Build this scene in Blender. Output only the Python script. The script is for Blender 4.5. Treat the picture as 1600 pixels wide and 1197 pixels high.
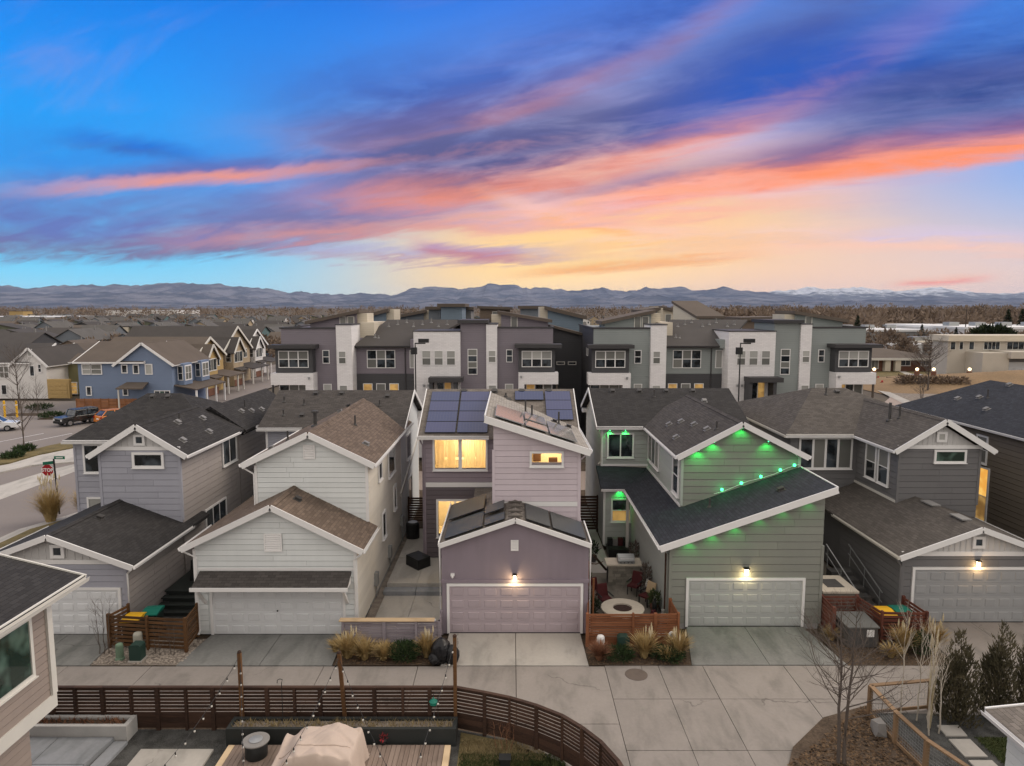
import bpy, bmesh, math, random
from mathutils import Vector, Matrix
R = math.radians
scene = bpy.context.scene
for _o in list(bpy.data.objects):
    bpy.data.objects.remove(_o)
COL = scene.collection

# ------------------------------------------------------------------ camera
CAM_H = 13.65
cd = bpy.data.cameras.new('camera'); cam = bpy.data.objects.new('camera', cd); COL.objects.link(cam)
cam.location = (0, 0, CAM_H); cam.rotation_euler = (R(90 - 6.3), 0, 0)
cd.sensor_fit = 'HORIZONTAL'; cd.sensor_width = 36.0; cd.lens = 36.0 * 1067 / 1600
cd.clip_start = 0.1; cd.clip_end = 120000
scene.camera = cam

# ------------------------------------------------------------------ exposure
scene.view_settings.view_transform = 'Standard'
scene.view_settings.look = 'None'
scene.view_settings.exposure = 0.14
scene.view_settings.gamma = 1.0
scene.view_settings.use_curve_mapping = False
scene.render.engine = 'CYCLES'
scene.cycles.use_denoising = True
scene.cycles.use_adaptive_sampling = True
scene.cycles.adaptive_threshold = 0.016
scene.cycles.max_bounces = 6
scene.cycles.diffuse_bounces = 3
scene.cycles.glossy_bounces = 3
scene.cycles.transmission_bounces = 4
scene.cycles.volume_bounces = 1
scene.cycles.transparent_max_bounces = 8
scene.cycles.sample_clamp_indirect = 6.0
scene.cycles.caustics_reflective = False
scene.cycles.caustics_refractive = False

# ------------------------------------------------------------------ sky
SUN_AZ, SUN_EL = 62.0, 36.0          # degrees right of the view direction, above the horizon

def lin(r, g, b):
    f = lambda c: (c / 255 / 12.92) if c / 255 <= 0.04045 else ((c / 255 + 0.055) / 1.055) ** 2.4
    return (f(r), f(g), f(b), 1.0)

class NT:
    """small helper that writes node expressions"""
    def __init__(s, nt): s.nt = nt
    def n(s, t, **k):
        nd = s.nt.nodes.new(t)
        for a, v in k.items(): setattr(nd, a, v)
        return nd
    def put(s, sock, v):
        if hasattr(v, 'is_output') or isinstance(v, bpy.types.NodeSocket): s.nt.links.new(v, sock)
        else: sock.default_value = v
    def m(s, op, a, b=None, c=None, clamp=False):
        nd = s.n('ShaderNodeMath', operation=op, use_clamp=clamp)
        s.put(nd.inputs[0], a)
        if b is not None: s.put(nd.inputs[1], b)
        if c is not None: s.put(nd.inputs[2], c)
        return nd.outputs[0]
    def ss(s, v, a, b, o0=0.0, o1=1.0):
        nd = s.n('ShaderNodeMapRange', interpolation_type='SMOOTHSTEP')
        s.put(nd.inputs[0], v); nd.inputs[1].default_value = a; nd.inputs[2].default_value = b
        nd.inputs[3].default_value = o0; nd.inputs[4].default_value = o1
        return nd.outputs[0]
    def mix(s, f, a, b, blend='MIX'):
        nd = s.n('ShaderNodeMix', data_type='RGBA', blend_type=blend)
        s.put(nd.inputs[0], f); s.put(nd.inputs[6], a); s.put(nd.inputs[7], b)
        return nd.outputs[2]
    def noise(s, vec, scale, detail=3.0, rough=0.5, dist=0.0):
        nd = s.n('ShaderNodeTexNoise')
        if vec is not None: s.nt.links.new(vec, nd.inputs['Vector'])
        nd.inputs['Scale'].default_value = scale; nd.inputs['Detail'].default_value = detail
        nd.inputs['Roughness'].default_value = rough; nd.inputs['Distortion'].default_value = dist
        return nd.outputs['Fac']
    def ramp(s, f, stops, interp='LINEAR'):
        nd = s.n('ShaderNodeValToRGB'); cr = nd.color_ramp; cr.interpolation = interp
        while len(cr.elements) < len(stops): cr.elements.new(0.5)
        for e, (p, c) in zip(cr.elements, stops): e.position = p; e.color = c
        s.put(nd.inputs[0], f)
        return nd.outputs[0]
    def vec(s, x, y, z):
        nd = s.n('ShaderNodeCombineXYZ')
        s.put(nd.inputs[0], x); s.put(nd.inputs[1], y); s.put(nd.inputs[2], z)
        return nd.outputs[0]

world = bpy.data.worlds.new('World'); scene.world = world; world.use_nodes = True
wn = world.node_tree; wn.nodes.clear(); W = NT(wn)
tc = W.n('ShaderNodeTexCoord'); sp = W.n('ShaderNodeSeparateXYZ'); wn.links.new(tc.outputs['Generated'], sp.inputs[0])
dx, dy, dz = sp.outputs
az = W.m('ARCTAN2', dx, dy)                                   # radians, 0 ahead, + right
el = W.m('ARCSINE', W.m('MAXIMUM', W.m('MINIMUM', dz, 1.0), -1.0))
aaz = W.m('ABSOLUTE', az)
# stretched 3-d coordinates for wispy streaks (seamless round the compass)
cdiv = W.m('ADD', W.m('MAXIMUM', dz, 0.0), 0.16)
cx = W.m('DIVIDE', dx, cdiv); cy = W.m('DIVIDE', dy, cdiv)
# streaks run from far-left towards near-right
ca, sa = math.cos(R(28)), math.sin(R(28))
su = W.m('ADD', W.m('MULTIPLY', cx, ca), W.m('MULTIPLY', cy, -sa))
sv = W.m('ADD', W.m('MULTIPLY', cx, sa), W.m('MULTIPLY', cy, ca))
n_streak = W.noise(W.vec(W.m('MULTIPLY', su, 0.55), W.m('MULTIPLY', sv, 1.9), 0.0), 1.6, 6, 0.62, 0.6)
n_fine = W.noise(W.vec(W.m('MULTIPLY', su, 1.3), W.m('MULTIPLY', sv, 3.2), 3.0), 2.4, 8, 0.64, 0.7)
n_puff = W.noise(W.vec(su, W.m('MULTIPLY', sv, 1.7), 9.0), 2.6, 6, 0.6, 0.5)
n1 = W.m('SUBTRACT', n_streak, 0.5); n2 = W.m('SUBTRACT', n_fine, 0.5); n3 = W.m('SUBTRACT', n_puff, 0.5)

# clear sky: cyan at the horizon to deep blue overhead, warm round the place where the sun went down
col = W.ramp(W.m('DIVIDE', el, R(30), clamp=True), [
    (0.0, lin(150, 230, 250)), (0.12, lin(84, 204, 250)), (0.30, lin(10, 164, 244)),
    (0.55, lin(0, 140, 238)), (0.8, lin(0, 108, 218)), (1.0, lin(0, 86, 190))])
right = W.ss(az, R(-6), R(34))
col = W.mix(W.m('MULTIPLY', right, W.ss(el, R(34), R(3), 0.0, 0.62)), col, lin(110, 168, 240))
def gauss(az0, el0, sa_, se_):
    a = W.m('DIVIDE', W.m('SUBTRACT', az, R(az0)), R(sa_)); b = W.m('DIVIDE', W.m('SUBTRACT', el, R(el0)), R(se_))
    return W.m('EXPONENT', W.m('MULTIPLY', W.m('ADD', W.m('MULTIPLY', a, a), W.m('MULTIPLY', b, b)), -1.0))
col = W.mix(W.m('MULTIPLY', gauss(11, 4.0, 19, 11.0), 1.0, clamp=True), col, lin(253, 194, 160))
col = W.mix(W.m('MULTIPLY', gauss(7.0, 3.0, 17, 8.0), 1.15, clamp=True), col, lin(255, 208, 122))
col = W.mix(W.m('MULTIPLY', gauss(6.5, 1.6, 11, 2.8), 1.1, clamp=True), col, (1.25, 0.86, 0.27, 1))

col = W.mix(W.m('MULTIPLY', gauss(28, 1.0, 26, 4.6), 0.9, clamp=True), col, lin(252, 208, 178))
def ang(x, y):
    """photo pixel -> azimuth, elevation (used only to read cloud positions off the picture)"""
    a = math.atan((x - 800) / 1067); t = (598.5 - y) / 1067
    v = Vector(((x - 800) / 1067, math.cos(R(6.3)) + t * math.sin(R(6.3)), -math.sin(R(6.3)) + t * math.cos(R(6.3))))
    return math.atan2(v.x, v.y), math.asin(v.z / v.length)
def quad(p):
    (x0, y0), (x1, y1), (x2, y2) = [ang(*q) for q in p]
    d = (x0 - x1) * (x0 - x2) * (x1 - x2)
    a = (x2 * (y1 - y0) + x1 * (y0 - y2) + x0 * (y2 - y1)) / d
    b = (x2 * x2 * (y0 - y1) + x1 * x1 * (y2 - y0) + x0 * x0 * (y1 - y2)) / d
    return a, b, y0 - a * x0 * x0 - b * x0
def band(pts, up, dn, x0, x1, fade, c_low, c_high, dens, wob=1.0, grain=1.0, split=0.35):
    """a long cloud bank: crisp lit underside along pts, soft shaded body above it"""
    global col
    a, b, c = quad(pts)
    ctr = W.m('ADD', W.m('MULTIPLY', W.m('ADD', W.m('MULTIPLY', az, a), b), az), c)
    d = W.m('SUBTRACT', el, ctr)
    d = W.m('ADD', d, W.m('MULTIPLY', n1, 0.055 * wob)); d = W.m('ADD', d, W.m('MULTIPLY', n2, 0.030 * wob))
    px = 1 / 1067
    rise = W.ss(d, -dn * px, dn * px * 0.6)
    fall = W.ss(d, up * px * 0.45, up * px * 1.2, 1.0, 0.0)
    A0, A1, Fd = ang(x0, 300)[0], ang(x1, 300)[0], fade * px
    ext = W.m('MULTIPLY', W.ss(az, A0 - Fd, A0 + Fd), W.ss(az, A1 - Fd, A1 + Fd, 1.0, 0.0))
    gr = W.m('ADD', 0.88, W.m('MULTIPLY', n2, 0.9 * grain)); gr = W.m('ADD', gr, W.m('MULTIPLY', n3, 1.8 * grain), clamp=True)
    f = W.m('MULTIPLY', W.m('MULTIPLY', rise, fall), W.m('MULTIPLY', ext, gr))
    cc = W.mix(W.ss(W.m('ADD', d, W.m('MULTIPLY', n3, 0.03)), up * px * (split - 0.2), up * px * (split + 0.25)), c_low, c_high)
    col = W.mix(W.m('MULTIPLY', f, dens, clamp=True), col, cc)

# soft diffuse veils first, crisp banks over them
band([(600, 330), (900, 330), (1400, 260)], 150, 50, 700, 1500, 260, lin(232, 184, 200), lin(120, 150, 224), 0.62, 1.0, 1.2, 0.45)
band([(0, 330), (300, 335), (700, 330)], 120, 40, -200, 760, 200, lin(104, 134, 206), lin(40, 116, 212), 0.55, 1, 1, .3)
band([(0, 400), (210, 404), (660, 346)], 100, 12, -300, 620, 170, lin(104, 100, 146), lin(86, 110, 182), 1.0, 0.8, 0.8, .2)
band([(240, 388), (520, 372), (800, 352)], 66, 14, 300, 860, 150, lin(206, 138, 134), lin(112, 108, 158), 0.9, .9, .9, .3)
band([(440, 398), (620, 408), (860, 404)], 24, 8, 440, 900, 90, lin(176, 134, 160), lin(168, 160, 200), 0.75)
band([(60, 306), (400, 278), (800, 238)], 32, 9, 90, 880, 120, lin(232, 146, 122), lin(90, 104, 176), 0.97, 0.5, .6, .4)
band([(80, 226), (170, 234), (300, 256)], 24, 9, 120, 300, 60, lin(40, 92, 180), lin(10, 96, 200), 0.75, .6)
band([(420, 216), (760, 190), (1150, 20)], 120, 26, 470, 1240, 190, lin(160, 120, 152), lin(52, 88, 176), 0.85, 1.1, 1.3, .12)
band([(540, 232), (760, 190), (960, 110)], 52, 14, 560, 900, 150, lin(214, 138, 132), lin(100, 92, 158), 0.88, .9, 1.1, .2)
band([(500, 318), (860, 294), (1290, 146)], 150, 22, 530, 1400, 150, lin(252, 146, 100), lin(84, 86, 138), 1.0, 1.0, .9, .12)
band([(1000, 232), (1300, 166), (1700, 116)], 120, 26, 1040, 1950, 150, lin(150, 128, 180), lin(24, 84, 184), 0.92, .9, .8, .1)
band([(880, 342), (1230, 290), (1640, 238)], 60, 10, 900, 1950, 130, lin(255, 140, 84), lin(150, 114, 146), 1.0, 0.5, 0.5, .45)
band([(1260, 256), (1450, 216), (1640, 196)], 110, 18, 1260, 1950, 130, lin(180, 88, 112), lin(34, 66, 138), 1.0, 0.7, .5, .02)
band([(840, 340), (960, 366), (1120, 372)], 24, 9, 800, 1120, 90, lin(255, 184, 110), lin(250, 196, 170), 0.95, 0.5)
band([(820, 434), (960, 420), (1160, 404)], 24, 7, 830, 1160, 80, lin(250, 170, 80), lin(252, 204, 130), 1.0, 0.35, .4)
band([(650, 392), (720, 402), (830, 406)], 20, 7, 652, 810, 26, lin(190, 116, 132), lin(186, 144, 172), 1.0, 0.4, .6)
band([(1080, 400), (1300, 388), (1640, 398)], 30, 14, 1050, 1700, 140, lin(252, 198, 172), lin(214, 196, 222), 0.85, 0.5)
band([(1400, 449), (1480, 443), (1560, 436)], 12, 5, 1420, 1540, 34, lin(250, 130, 104), lin(248, 180, 150), 1.0, 0.25)
band([(640, 372), (900, 352), (1250, 330)], 50, 16, 700, 1250, 160, lin(250, 178, 150), lin(244, 190, 186), 0.75, 1.3, 1.6, .4)
band([(900, 392), (1050, 388), (1300, 372)], 26, 10, 880, 1320, 110, lin(255, 196, 128), lin(250, 204, 176), 0.8, .9, 1.2, .4)
# thin cirrus everywhere
col = W.mix(W.m('MULTIPLY', W.ss(n_streak, 0.52, 0.75), W.ss(el, R(1), R(10), 0.0, 0.30)), col, lin(150, 140, 196))
# unseen pale cloud deck added overhead and behind the view for even, neutral light
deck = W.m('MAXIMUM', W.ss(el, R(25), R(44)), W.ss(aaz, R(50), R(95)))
FILL_DECK = (1.03, 0.955, 0.89, 1.0)
col = W.mix(W.ss(el, R(-1.5), R(-0.2), 1.0, 0.0), col, (0.30, 0.28, 0.27, 1))
bg = W.n('ShaderNodeBackground'); wn.links.new(col, bg.inputs[0]); bg.inputs[1].default_value = 1.0
bd = W.n('ShaderNodeBackground'); bd.inputs[0].default_value = FILL_DECK; bd.inputs[1].default_value = 1.0
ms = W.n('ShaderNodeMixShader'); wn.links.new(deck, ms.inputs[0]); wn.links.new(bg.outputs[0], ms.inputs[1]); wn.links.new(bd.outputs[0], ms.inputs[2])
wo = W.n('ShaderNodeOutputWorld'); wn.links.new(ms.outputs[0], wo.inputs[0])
world.cycles.sampling_method = 'MANUAL'; world.cycles.sample_map_resolution = 512

# ------------------------------------------------------------------ sun: the last warm glow, very soft
sd = bpy.data.lights.new('sun', 'SUN'); sun = bpy.data.objects.new('sun', sd); COL.objects.link(sun)
sd.energy = 1.65; sd.angle = R(34); sd.color = (1.0, 0.87, 0.72)
sun.rotation_euler = Vector((-math.sin(R(SUN_AZ)) * math.cos(R(SUN_EL)), -math.cos(R(SUN_AZ)) * math.cos(R(SUN_EL)), -math.sin(R(SUN_EL)))).to_track_quat('-Z', 'Y').to_euler()

# ================================================================== materials
MATS = {}
def newmat(name):
    m = bpy.data.materials.new(name); m.use_nodes = True
    nt = m.node_tree; nt.nodes.clear(); N = NT(nt)
    out = N.n('ShaderNodeOutputMaterial'); b = N.n('ShaderNodeBsdfPrincipled'); nt.links.new(b.outputs[0], out.inputs[0])
    MATS[name] = m
    return m, N, b, out
def objvec(N, uv=False):
    t = N.n('ShaderNodeTexCoord'); return t.outputs['UV' if uv else 'Object']
def posvec(N):
    return N.n('ShaderNodeNewGeometry').outputs['Position']
def bump(N, b, h, strength=0.3, dist=0.01):
    nd = N.n('ShaderNodeBump'); nd.inputs['Strength'].default_value = strength; nd.inputs['Distance'].default_value = dist
    N.nt.links.new(h, nd.inputs['Height']); N.nt.links.new(nd.outputs[0], b.inputs['Normal'])
def scl(c, k): return (c[0] * k, c[1] * k, c[2] * k, 1)
def paint(name, c, rough=0.6, var=0.10, scale=0.7, fine=18.0, rnd=0.05, streak=0.0, bmp=0.0, metal=0.0, spec=0.3):
    """painted / mineral surface: broad weathering, fine grain, small piece-to-piece difference"""
    m, N, b, out = newmat(name); p = posvec(N)
    c = (c[0], c[1], c[2], 1)
    k = N.m('MULTIPLY', N.m('SUBTRACT', N.noise(p, scale, 4), 0.5), 2 * var)
    k = N.m('ADD', k, N.m('MULTIPLY', N.m('SUBTRACT', N.noise(p, fine, 3), 0.5), var))
    if streak:
        mp = N.n('ShaderNodeMapping'); mp.inputs['Scale'].default_value = (2.2, 2.2, 0.25); N.nt.links.new(p, mp.inputs[0])
        k = N.m('ADD', k, N.m('MULTIPLY', N.m('SUBTRACT', N.noise(mp.outputs[0], 1.6, 4), 0.5), 2 * streak))
    if rnd:
        oi = N.n('ShaderNodeObjectInfo')
        k = N.m('ADD', k, N.m('MULTIPLY', N.m('SUBTRACT', oi.outputs['Random'], 0.5), 2 * rnd))
    hv = N.n('ShaderNodeHueSaturation'); hv.inputs['Color'].default_value = c
    N.nt.links.new(N.m('ADD', k, 1.0), hv.inputs['Value']); N.nt.links.new(hv.outputs[0], b.inputs['Base Color'])
    b.inputs['Roughness'].default_value = rough; b.inputs['Metallic'].default_value = metal
    b.inputs['Specular IOR Level'].default_value = spec
    if bmp: bump(N, b, N.noise(p, fine * 1.5, 4), bmp, 0.01)
    return m
def wood(name, c, c2, rough=0.75, axis=0, scale=1.0):
    m, N, b, out = newmat(name); t = N.n('ShaderNodeTexCoord')
    mp = N.n('ShaderNodeMapping'); s = [14.0 * scale] * 3; s[axis] = 1.1 * scale; mp.inputs['Scale'].default_value = s
    N.nt.links.new(t.outputs['Object'], mp.inputs[0]); oi = N.n('ShaderNodeObjectInfo')
    g = N.noise(mp.outputs[0], 1.5, 5, 0.6, 0.4)
    k = N.m('ADD', N.m('MULTIPLY', g, 0.9), N.m('MULTIPLY', oi.outputs['Random'], 0.5), clamp=True)
    cc = N.mix(N.ss(k, 0.25, 0.95), (*c, 1), (*c2, 1))
    cc = N.mix(N.ss(N.noise(posvec(N), 0.9, 3), 0.5, 0.75, 0, 0.45), cc, scl(c, 0.55))
    N.nt.links.new(cc, b.inputs['Base Color']); b.inputs['Roughness'].default_value = rough
    b.inputs['Specular IOR Level'].default_value = 0.25
    bump(N, b, g, 0.25, 0.006)
    return m
def shingle(name, c, var=0.35, w=0.30, h=0.145, dark=0.55):
    """asphalt shingles: staggered courses in roof uv (metres)"""
    m, N, b, out = newmat(name); uv = objvec(N, True)
    br = N.n('ShaderNodeTexBrick'); N.nt.links.new(uv, br.inputs['Vector'])
    br.offset = 0.5; br.squash = 1.0
    br.inputs['Scale'].default_value = 1.0; br.inputs['Brick Width'].default_value = w; br.inputs['Row Height'].default_value = h
    br.inputs['Mortar Size'].default_value = 0.008; br.inputs['Mortar Smooth'].default_value = 0.4; br.inputs['Bias'].default_value = 0.0
    br.inputs['Color1'].default_value = scl(c, 1 - var); br.inputs['Color2'].default_value = scl(c, 1 + var); br.inputs['Mortar'].default_value = scl(c, dark)
    p = posvec(N)
    k = N.m('ADD', 0.86, N.m('MULTIPLY', N.noise(p, 0.6, 4), 0.28))
    cc = N.mix(1.0, br.outputs['Color'], N.vec(k, k, k), 'MULTIPLY')
    g = N.noise(p, 60, 3); kg = N.m('ADD', 0.7, N.m('MULTIPLY', g, 0.6))
    cc = N.mix(1.0, cc, N.vec(kg, kg, kg), 'MULTIPLY')
    N.nt.links.new(cc, b.inputs['Base Color']); b.inputs['Roughness'].default_value = 0.9; b.inputs['Specular IOR Level'].default_value = 0.15
    # each course steps down towards the eave
    su = N.n('ShaderNodeSeparateXYZ'); N.nt.links.new(uv, su.inputs[0])
    fr = N.m('FRACT', N.m('DIVIDE', su.outputs[1], h))
    hgt = N.m('ADD', N.m('MULTIPLY', N.m('SUBTRACT', 1.0, fr), 0.7), N.m('MULTIPLY', br.outputs['Fac'], -0.5))
    bump(N, b, N.m('ADD', hgt, N.m('MULTIPLY', g, 0.3)), 0.55, 0.012)
    return m
def glass(name, c=(0.012, 0.015, 0.018), rough=0.04, blind=None, lo=0.0):
    m, N, b, out = newmat(name); oi = N.n('ShaderNodeObjectInfo'); p = posvec(N)
    b.inputs['Roughness'].default_value = rough; b.inputs['IOR'].default_value = 1.5; b.inputs['Specular IOR Level'].default_value = 0.6
    if blind:
        sz = N.n('ShaderNodeSeparateXYZ'); N.nt.links.new(p, sz.inputs[0])
        w = N.m('FRACT', N.m('MULTIPLY', sz.outputs[2], 16.0))
        cc = N.mix(N.ss(w, 0.1, 0.9), scl(blind, 0.72), (*blind, 1))
        cc = N.mix(N.ss(oi.outputs['Random'], 0.0, 1.0, 0.0, 0.35), cc, (*c, 1))
        N.nt.links.new(cc, b.inputs['Base Color']); b.inputs['Roughness'].default_value = 0.18; b.inputs['Specular IOR Level'].default_value = 0.4
    else:
        cc = N.mix(N.ss(N.noise(p, 1.3, 2), 0.42, 0.62), (*c, 1), (c[0] * 4 + 0.01, c[1] * 4 + 0.01, c[2] * 4 + 0.01, 1))
        N.nt.links.new(cc, b.inputs['Base Color'])
    return m
def glow(name, c, strength, c2=None, scale=3.0):
    m, N, b, out = newmat(name)
    b.inputs['Base Color'].default_value = (*[x * 0.5 for x in c], 1)
    if c2:
        cc = N.mix(N.ss(N.noise(posvec(N), scale, 3), 0.35, 0.65), (*c, 1), (*c2, 1)); N.nt.links.new(cc, b.inputs['Emission Color'])
    else: b.inputs['Emission Color'].default_value = (*c, 1)
    b.inputs['Emission Strength'].default_value = strength
    return m
def clear_glass(name):
    m, N, b, out = newmat(name)
    t = N.n('ShaderNodeBsdfTransparent'); g = N.n('ShaderNodeBsdfGlossy'); g.inputs['Roughness'].default_value = 0.03
    f = N.n('ShaderNodeFresnel'); f.inputs[0].default_value = 1.45
    mx = N.n('ShaderNodeMixShader'); N.nt.links.new(f.outputs[0], mx.inputs[0]); N.nt.links.new(t.outputs[0], mx.inputs[1]); N.nt.links.new(g.outputs[0], mx.inputs[2])
    N.nt.links.new(mx.outputs[0], out.inputs[0])
    return m
def foliage(name, c, c2, rough=0.7, scale=2.0, trans=0.0):
    m, N, b, out = newmat(name); p = posvec(N)
    k = N.m('ADD', N.m('MULTIPLY', N.noise(p, scale, 3), 0.6), N.m('MULTIPLY', N.noise(p, scale * 9, 2), 0.4))
    cc = N.mix(N.ss(k, 0.36, 0.64), (*c, 1), (*c2, 1)); N.nt.links.new(cc, b.inputs['Base Color'])
    b.inputs['Roughness'].default_value = rough; b.inputs['Specular IOR Level'].default_value = 0.2
    return m

# ================================================================== mesh helpers
ORG = {}
class MB:
    def __init__(s): s.v = []; s.f = []; s.uv = None; s.sm = False
    def add(s, vs, fs):
        o = len(s.v); s.v += [tuple(p) for p in vs]; s.f += [tuple(i + o for i in f) for f in fs]
        return s
    def box(s, x0, x1, y0, y1, z0, z1):
        if x0 > x1: x0, x1 = x1, x0
        if y0 > y1: y0, y1 = y1, y0
        if z0 > z1: z0, z1 = z1, z0
        return s.add([(x0, y0, z0), (x1, y0, z0), (x1, y1, z0), (x0, y1, z0), (x0, y0, z1), (x1, y0, z1), (x1, y1, z1), (x0, y1, z1)],
                     [(0, 3, 2, 1), (4, 5, 6, 7), (0, 1, 5, 4), (1, 2, 6, 5), (2, 3, 7, 6), (3, 0, 4, 7)])
    def prism(s, poly, vec):
        """extrude a planar polygon along vec; winding is repaired afterwards"""
        n = len(poly); v = Vector(vec); a = [Vector(p) for p in poly]; b = [p + v for p in a]
        nrm = Vector((0, 0, 0))
        for i in range(n): nrm += (a[i] - a[0]).cross(a[(i + 1) % n] - a[0])
        if nrm.dot(v) > 0: a.reverse(); b.reverse()
        fs = [tuple(range(n)), tuple(range(2 * n - 1, n - 1, -1))] + [((i + 1) % n, i, n + i, n + (i + 1) % n) for i in range(n)]
        return s.add(a + b, fs)
    def beam(s, p, q, w, h, up=(0, 0, 1)):
        """box bar from p to q, w wide (sideways), h high (along up), centred on the line"""
        p, q, up = Vector(p), Vector(q), Vector(up); d = (q - p).normalized(); sd = d.cross(up).normalized(); u = sd.cross(d).normalized()
        vs = []
        for e in (p, q):
            for a, b in ((-1, -1), (1, -1), (1, 1), (-1, 1)): vs.append(e + sd * (a * w / 2) + u * (b * h / 2))
        return s.add(vs, [(0, 1, 2, 3), (7, 6, 5, 4), (0, 4, 5, 1), (1, 5, 6, 2), (2, 6, 7, 3), (3, 7, 4, 0)])
    def tube(s, path, r, n=6, r1=None, caps=True):
        path = [Vector(p) for p in path]; k = len(path); r1 = r if r1 is None else r1; rings = []
        for i, p in enumerate(path):
            d = (path[min(i + 1, k - 1)] - path[max(i - 1, 0)]).normalized()
            a = d.cross(Vector((0, 0, 1)))
            if a.length < 1e-3: a = Vector((1, 0, 0))
            a.normalize(); b = d.cross(a).normalized(); rr = r + (r1 - r) * i / max(1, k - 1)
            rings.append([p + (a * math.cos(2 * math.pi * j / n) + b * math.sin(2 * math.pi * j / n)) * rr for j in range(n)])
        vs = [q for g in rings for q in g]; fs = []
        for i in range(k - 1):
            for j in range(n): fs.append((i * n + j, i * n + (j + 1) % n, (i + 1) * n + (j + 1) % n, (i + 1) * n + j))
        if caps: fs += [tuple(range(n - 1, -1, -1)), tuple((k - 1) * n + j for j in range(n))]
        return s.add(vs, fs)
    def lathe(s, c, prof, n=16):
        """prof: (radius, z) from bottom to top round the vertical axis at c"""
        vs = []; fs = []; k = len(prof)
        for r, z in prof:
            for j in range(n): vs.append((c[0] + r * math.cos(2 * math.pi * j / n), c[1] + r * math.sin(2 * math.pi * j / n), c[2] + z))
        for i in range(k - 1):
            for j in range(n): fs.append((i * n + j, i * n + (j + 1) % n, (i + 1) * n + (j + 1) % n, (i + 1) * n + j))
        fs += [tuple(range(n - 1, -1, -1)), tuple((k - 1) * n + j for j in range(n))]
        return s.add(vs, fs)
    def ball(s, c, r, n=8, k=5, sq=1.0):
        return s.lathe(c, [(max(0.002, r * math.sin(math.pi * i / k)), -r * sq * math.cos(math.pi * i / k)) for i in range(k + 1)], n)
    def build(s, name, mat, parent=None, smooth=False):
        o0 = ORG.get(parent.name, Vector((0, 0, 0))) if parent else Vector((0, 0, 0))
        me = bpy.data.meshes.new(name); me.from_pydata([(v[0] - o0.x, v[1] - o0.y, v[2] - o0.z) for v in s.v], [], s.f)
        if s.uv:
            l = me.uv_layers.new(name='uv'); i = 0
            for f, u in zip(s.f, s.uv):
                for q in u: l.data[i].uv = q; i += 1
        if smooth or s.sm: me.polygons.foreach_set('use_smooth', [True] * len(me.polygons))
        me.materials.append(MATS[mat] if isinstance(mat, str) else mat)
        me.update()
        ob = bpy.data.objects.new(name, me); COL.objects.link(ob)
        if parent: ob.parent = parent; ORG[ob.name] = o0
        return ob

def tag(o, label=None, cat=None, group=None, kind=None):
    if label: o['label'] = label
    if cat: o['category'] = cat
    if group: o['group'] = group
    if kind: o['kind'] = kind
    return o
def thing(name, label, cat, loc=(0, 0, 0), group=None):
    o = bpy.data.objects.new(name, None); COL.objects.link(o); o.location = loc; ORG[o.name] = Vector(loc)
    o.empty_display_size = 0.2
    return tag(o, label, cat, group)
def copy_tree(o, parent=None):
    c = o.copy(); COL.objects.link(c)
    if parent: c.parent = parent
    for ch in o.children: copy_tree(ch, c)
    return c
def linked(me, name, parent, loc=(0, 0, 0), rot=(0, 0, 0), sc=(1, 1, 1)):
    """another object on shared mesh data, at a place relative to the parent"""
    ob = bpy.data.objects.new(name, me); COL.objects.link(ob); ob.parent = parent
    ob.location = loc; ob.rotation_euler = rot; ob.scale = sc
    if parent: ORG[ob.name] = ORG.get(parent.name, Vector((0, 0, 0)))
    return ob

rng = random.Random(7)
# ------------------------------------------------------------------ wall faces
class Face:
    """a vertical wall plane; u runs along it, n is the distance out of it"""
    def __init__(s, kind, at): s.k = kind; s.at = at
    def p(s, u, z, n=0.0):
        if s.k == 'front': return (u, s.at - n, z)
        if s.k == 'back': return (u, s.at + n, z)
        if s.k == 'right': return (s.at + n, u, z)
        return (s.at - n, u, z)
    def box(s, mb, u0, u1, z0, z1, n0, n1):
        a, b = s.p(u0, z0, n0), s.p(u1, z1, n1)
        return mb.box(a[0], b[0], a[1], b[1], a[2], b[2])
    def nv(s): a, b = Vector(s.p(0, 0, 0)), Vector(s.p(0, 0, 1)); return b - a

def clip(poly, axis, val, keep_low):
    out = []
    for i in range(len(poly)):
        a, b = poly[i], poly[(i + 1) % len(poly)]
        ia = (a[axis] <= val) if keep_low else (a[axis] >= val); ib = (b[axis] <= val) if keep_low else (b[axis] >= val)
        if ia: out.append(a)
        if ia != ib:
            t = (val - a[axis]) / (b[axis] - a[axis]); out.append((a[0] + (b[0] - a[0]) * t, a[1] + (b[1] - a[1]) * t))
    return out
def area(p): return abs(sum(p[i][0] * p[(i + 1) % len(p)][1] - p[(i + 1) % len(p)][0] * p[i][1] for i in range(len(p)))) / 2 if len(p) > 2 else 0
def strips(poly, holes, step, z_from=None, gap=0.0):
    """horizontal strips of a convex wall polygon with rectangular openings left out"""
    z0 = min(p[1] for p in poly) if z_from is None else z_from; z1 = max(p[1] for p in poly); out = []; z = z0
    while z < z1 - 1e-4:
        zz = min(z + step, z1); s = clip(clip(poly, 1, z, False), 1, zz - gap, True) if len(poly) > 2 else []
        if area(s) > 2e-3:
            ps = [s]
            for (a, b, c, d) in holes:
                if min(zz, d) - max(z, c) > 0.5 * (zz - z):
                    nx = []
                    for q in ps:
                        l = clip(q, 0, a, True); r = clip(q, 0, b, False)
                        nx += [w for w in (l, r) if area(w) > 2e-3]
                    ps = nx
            out += [(z, zz, q) for q in ps]
        z = zz
    return out
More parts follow.
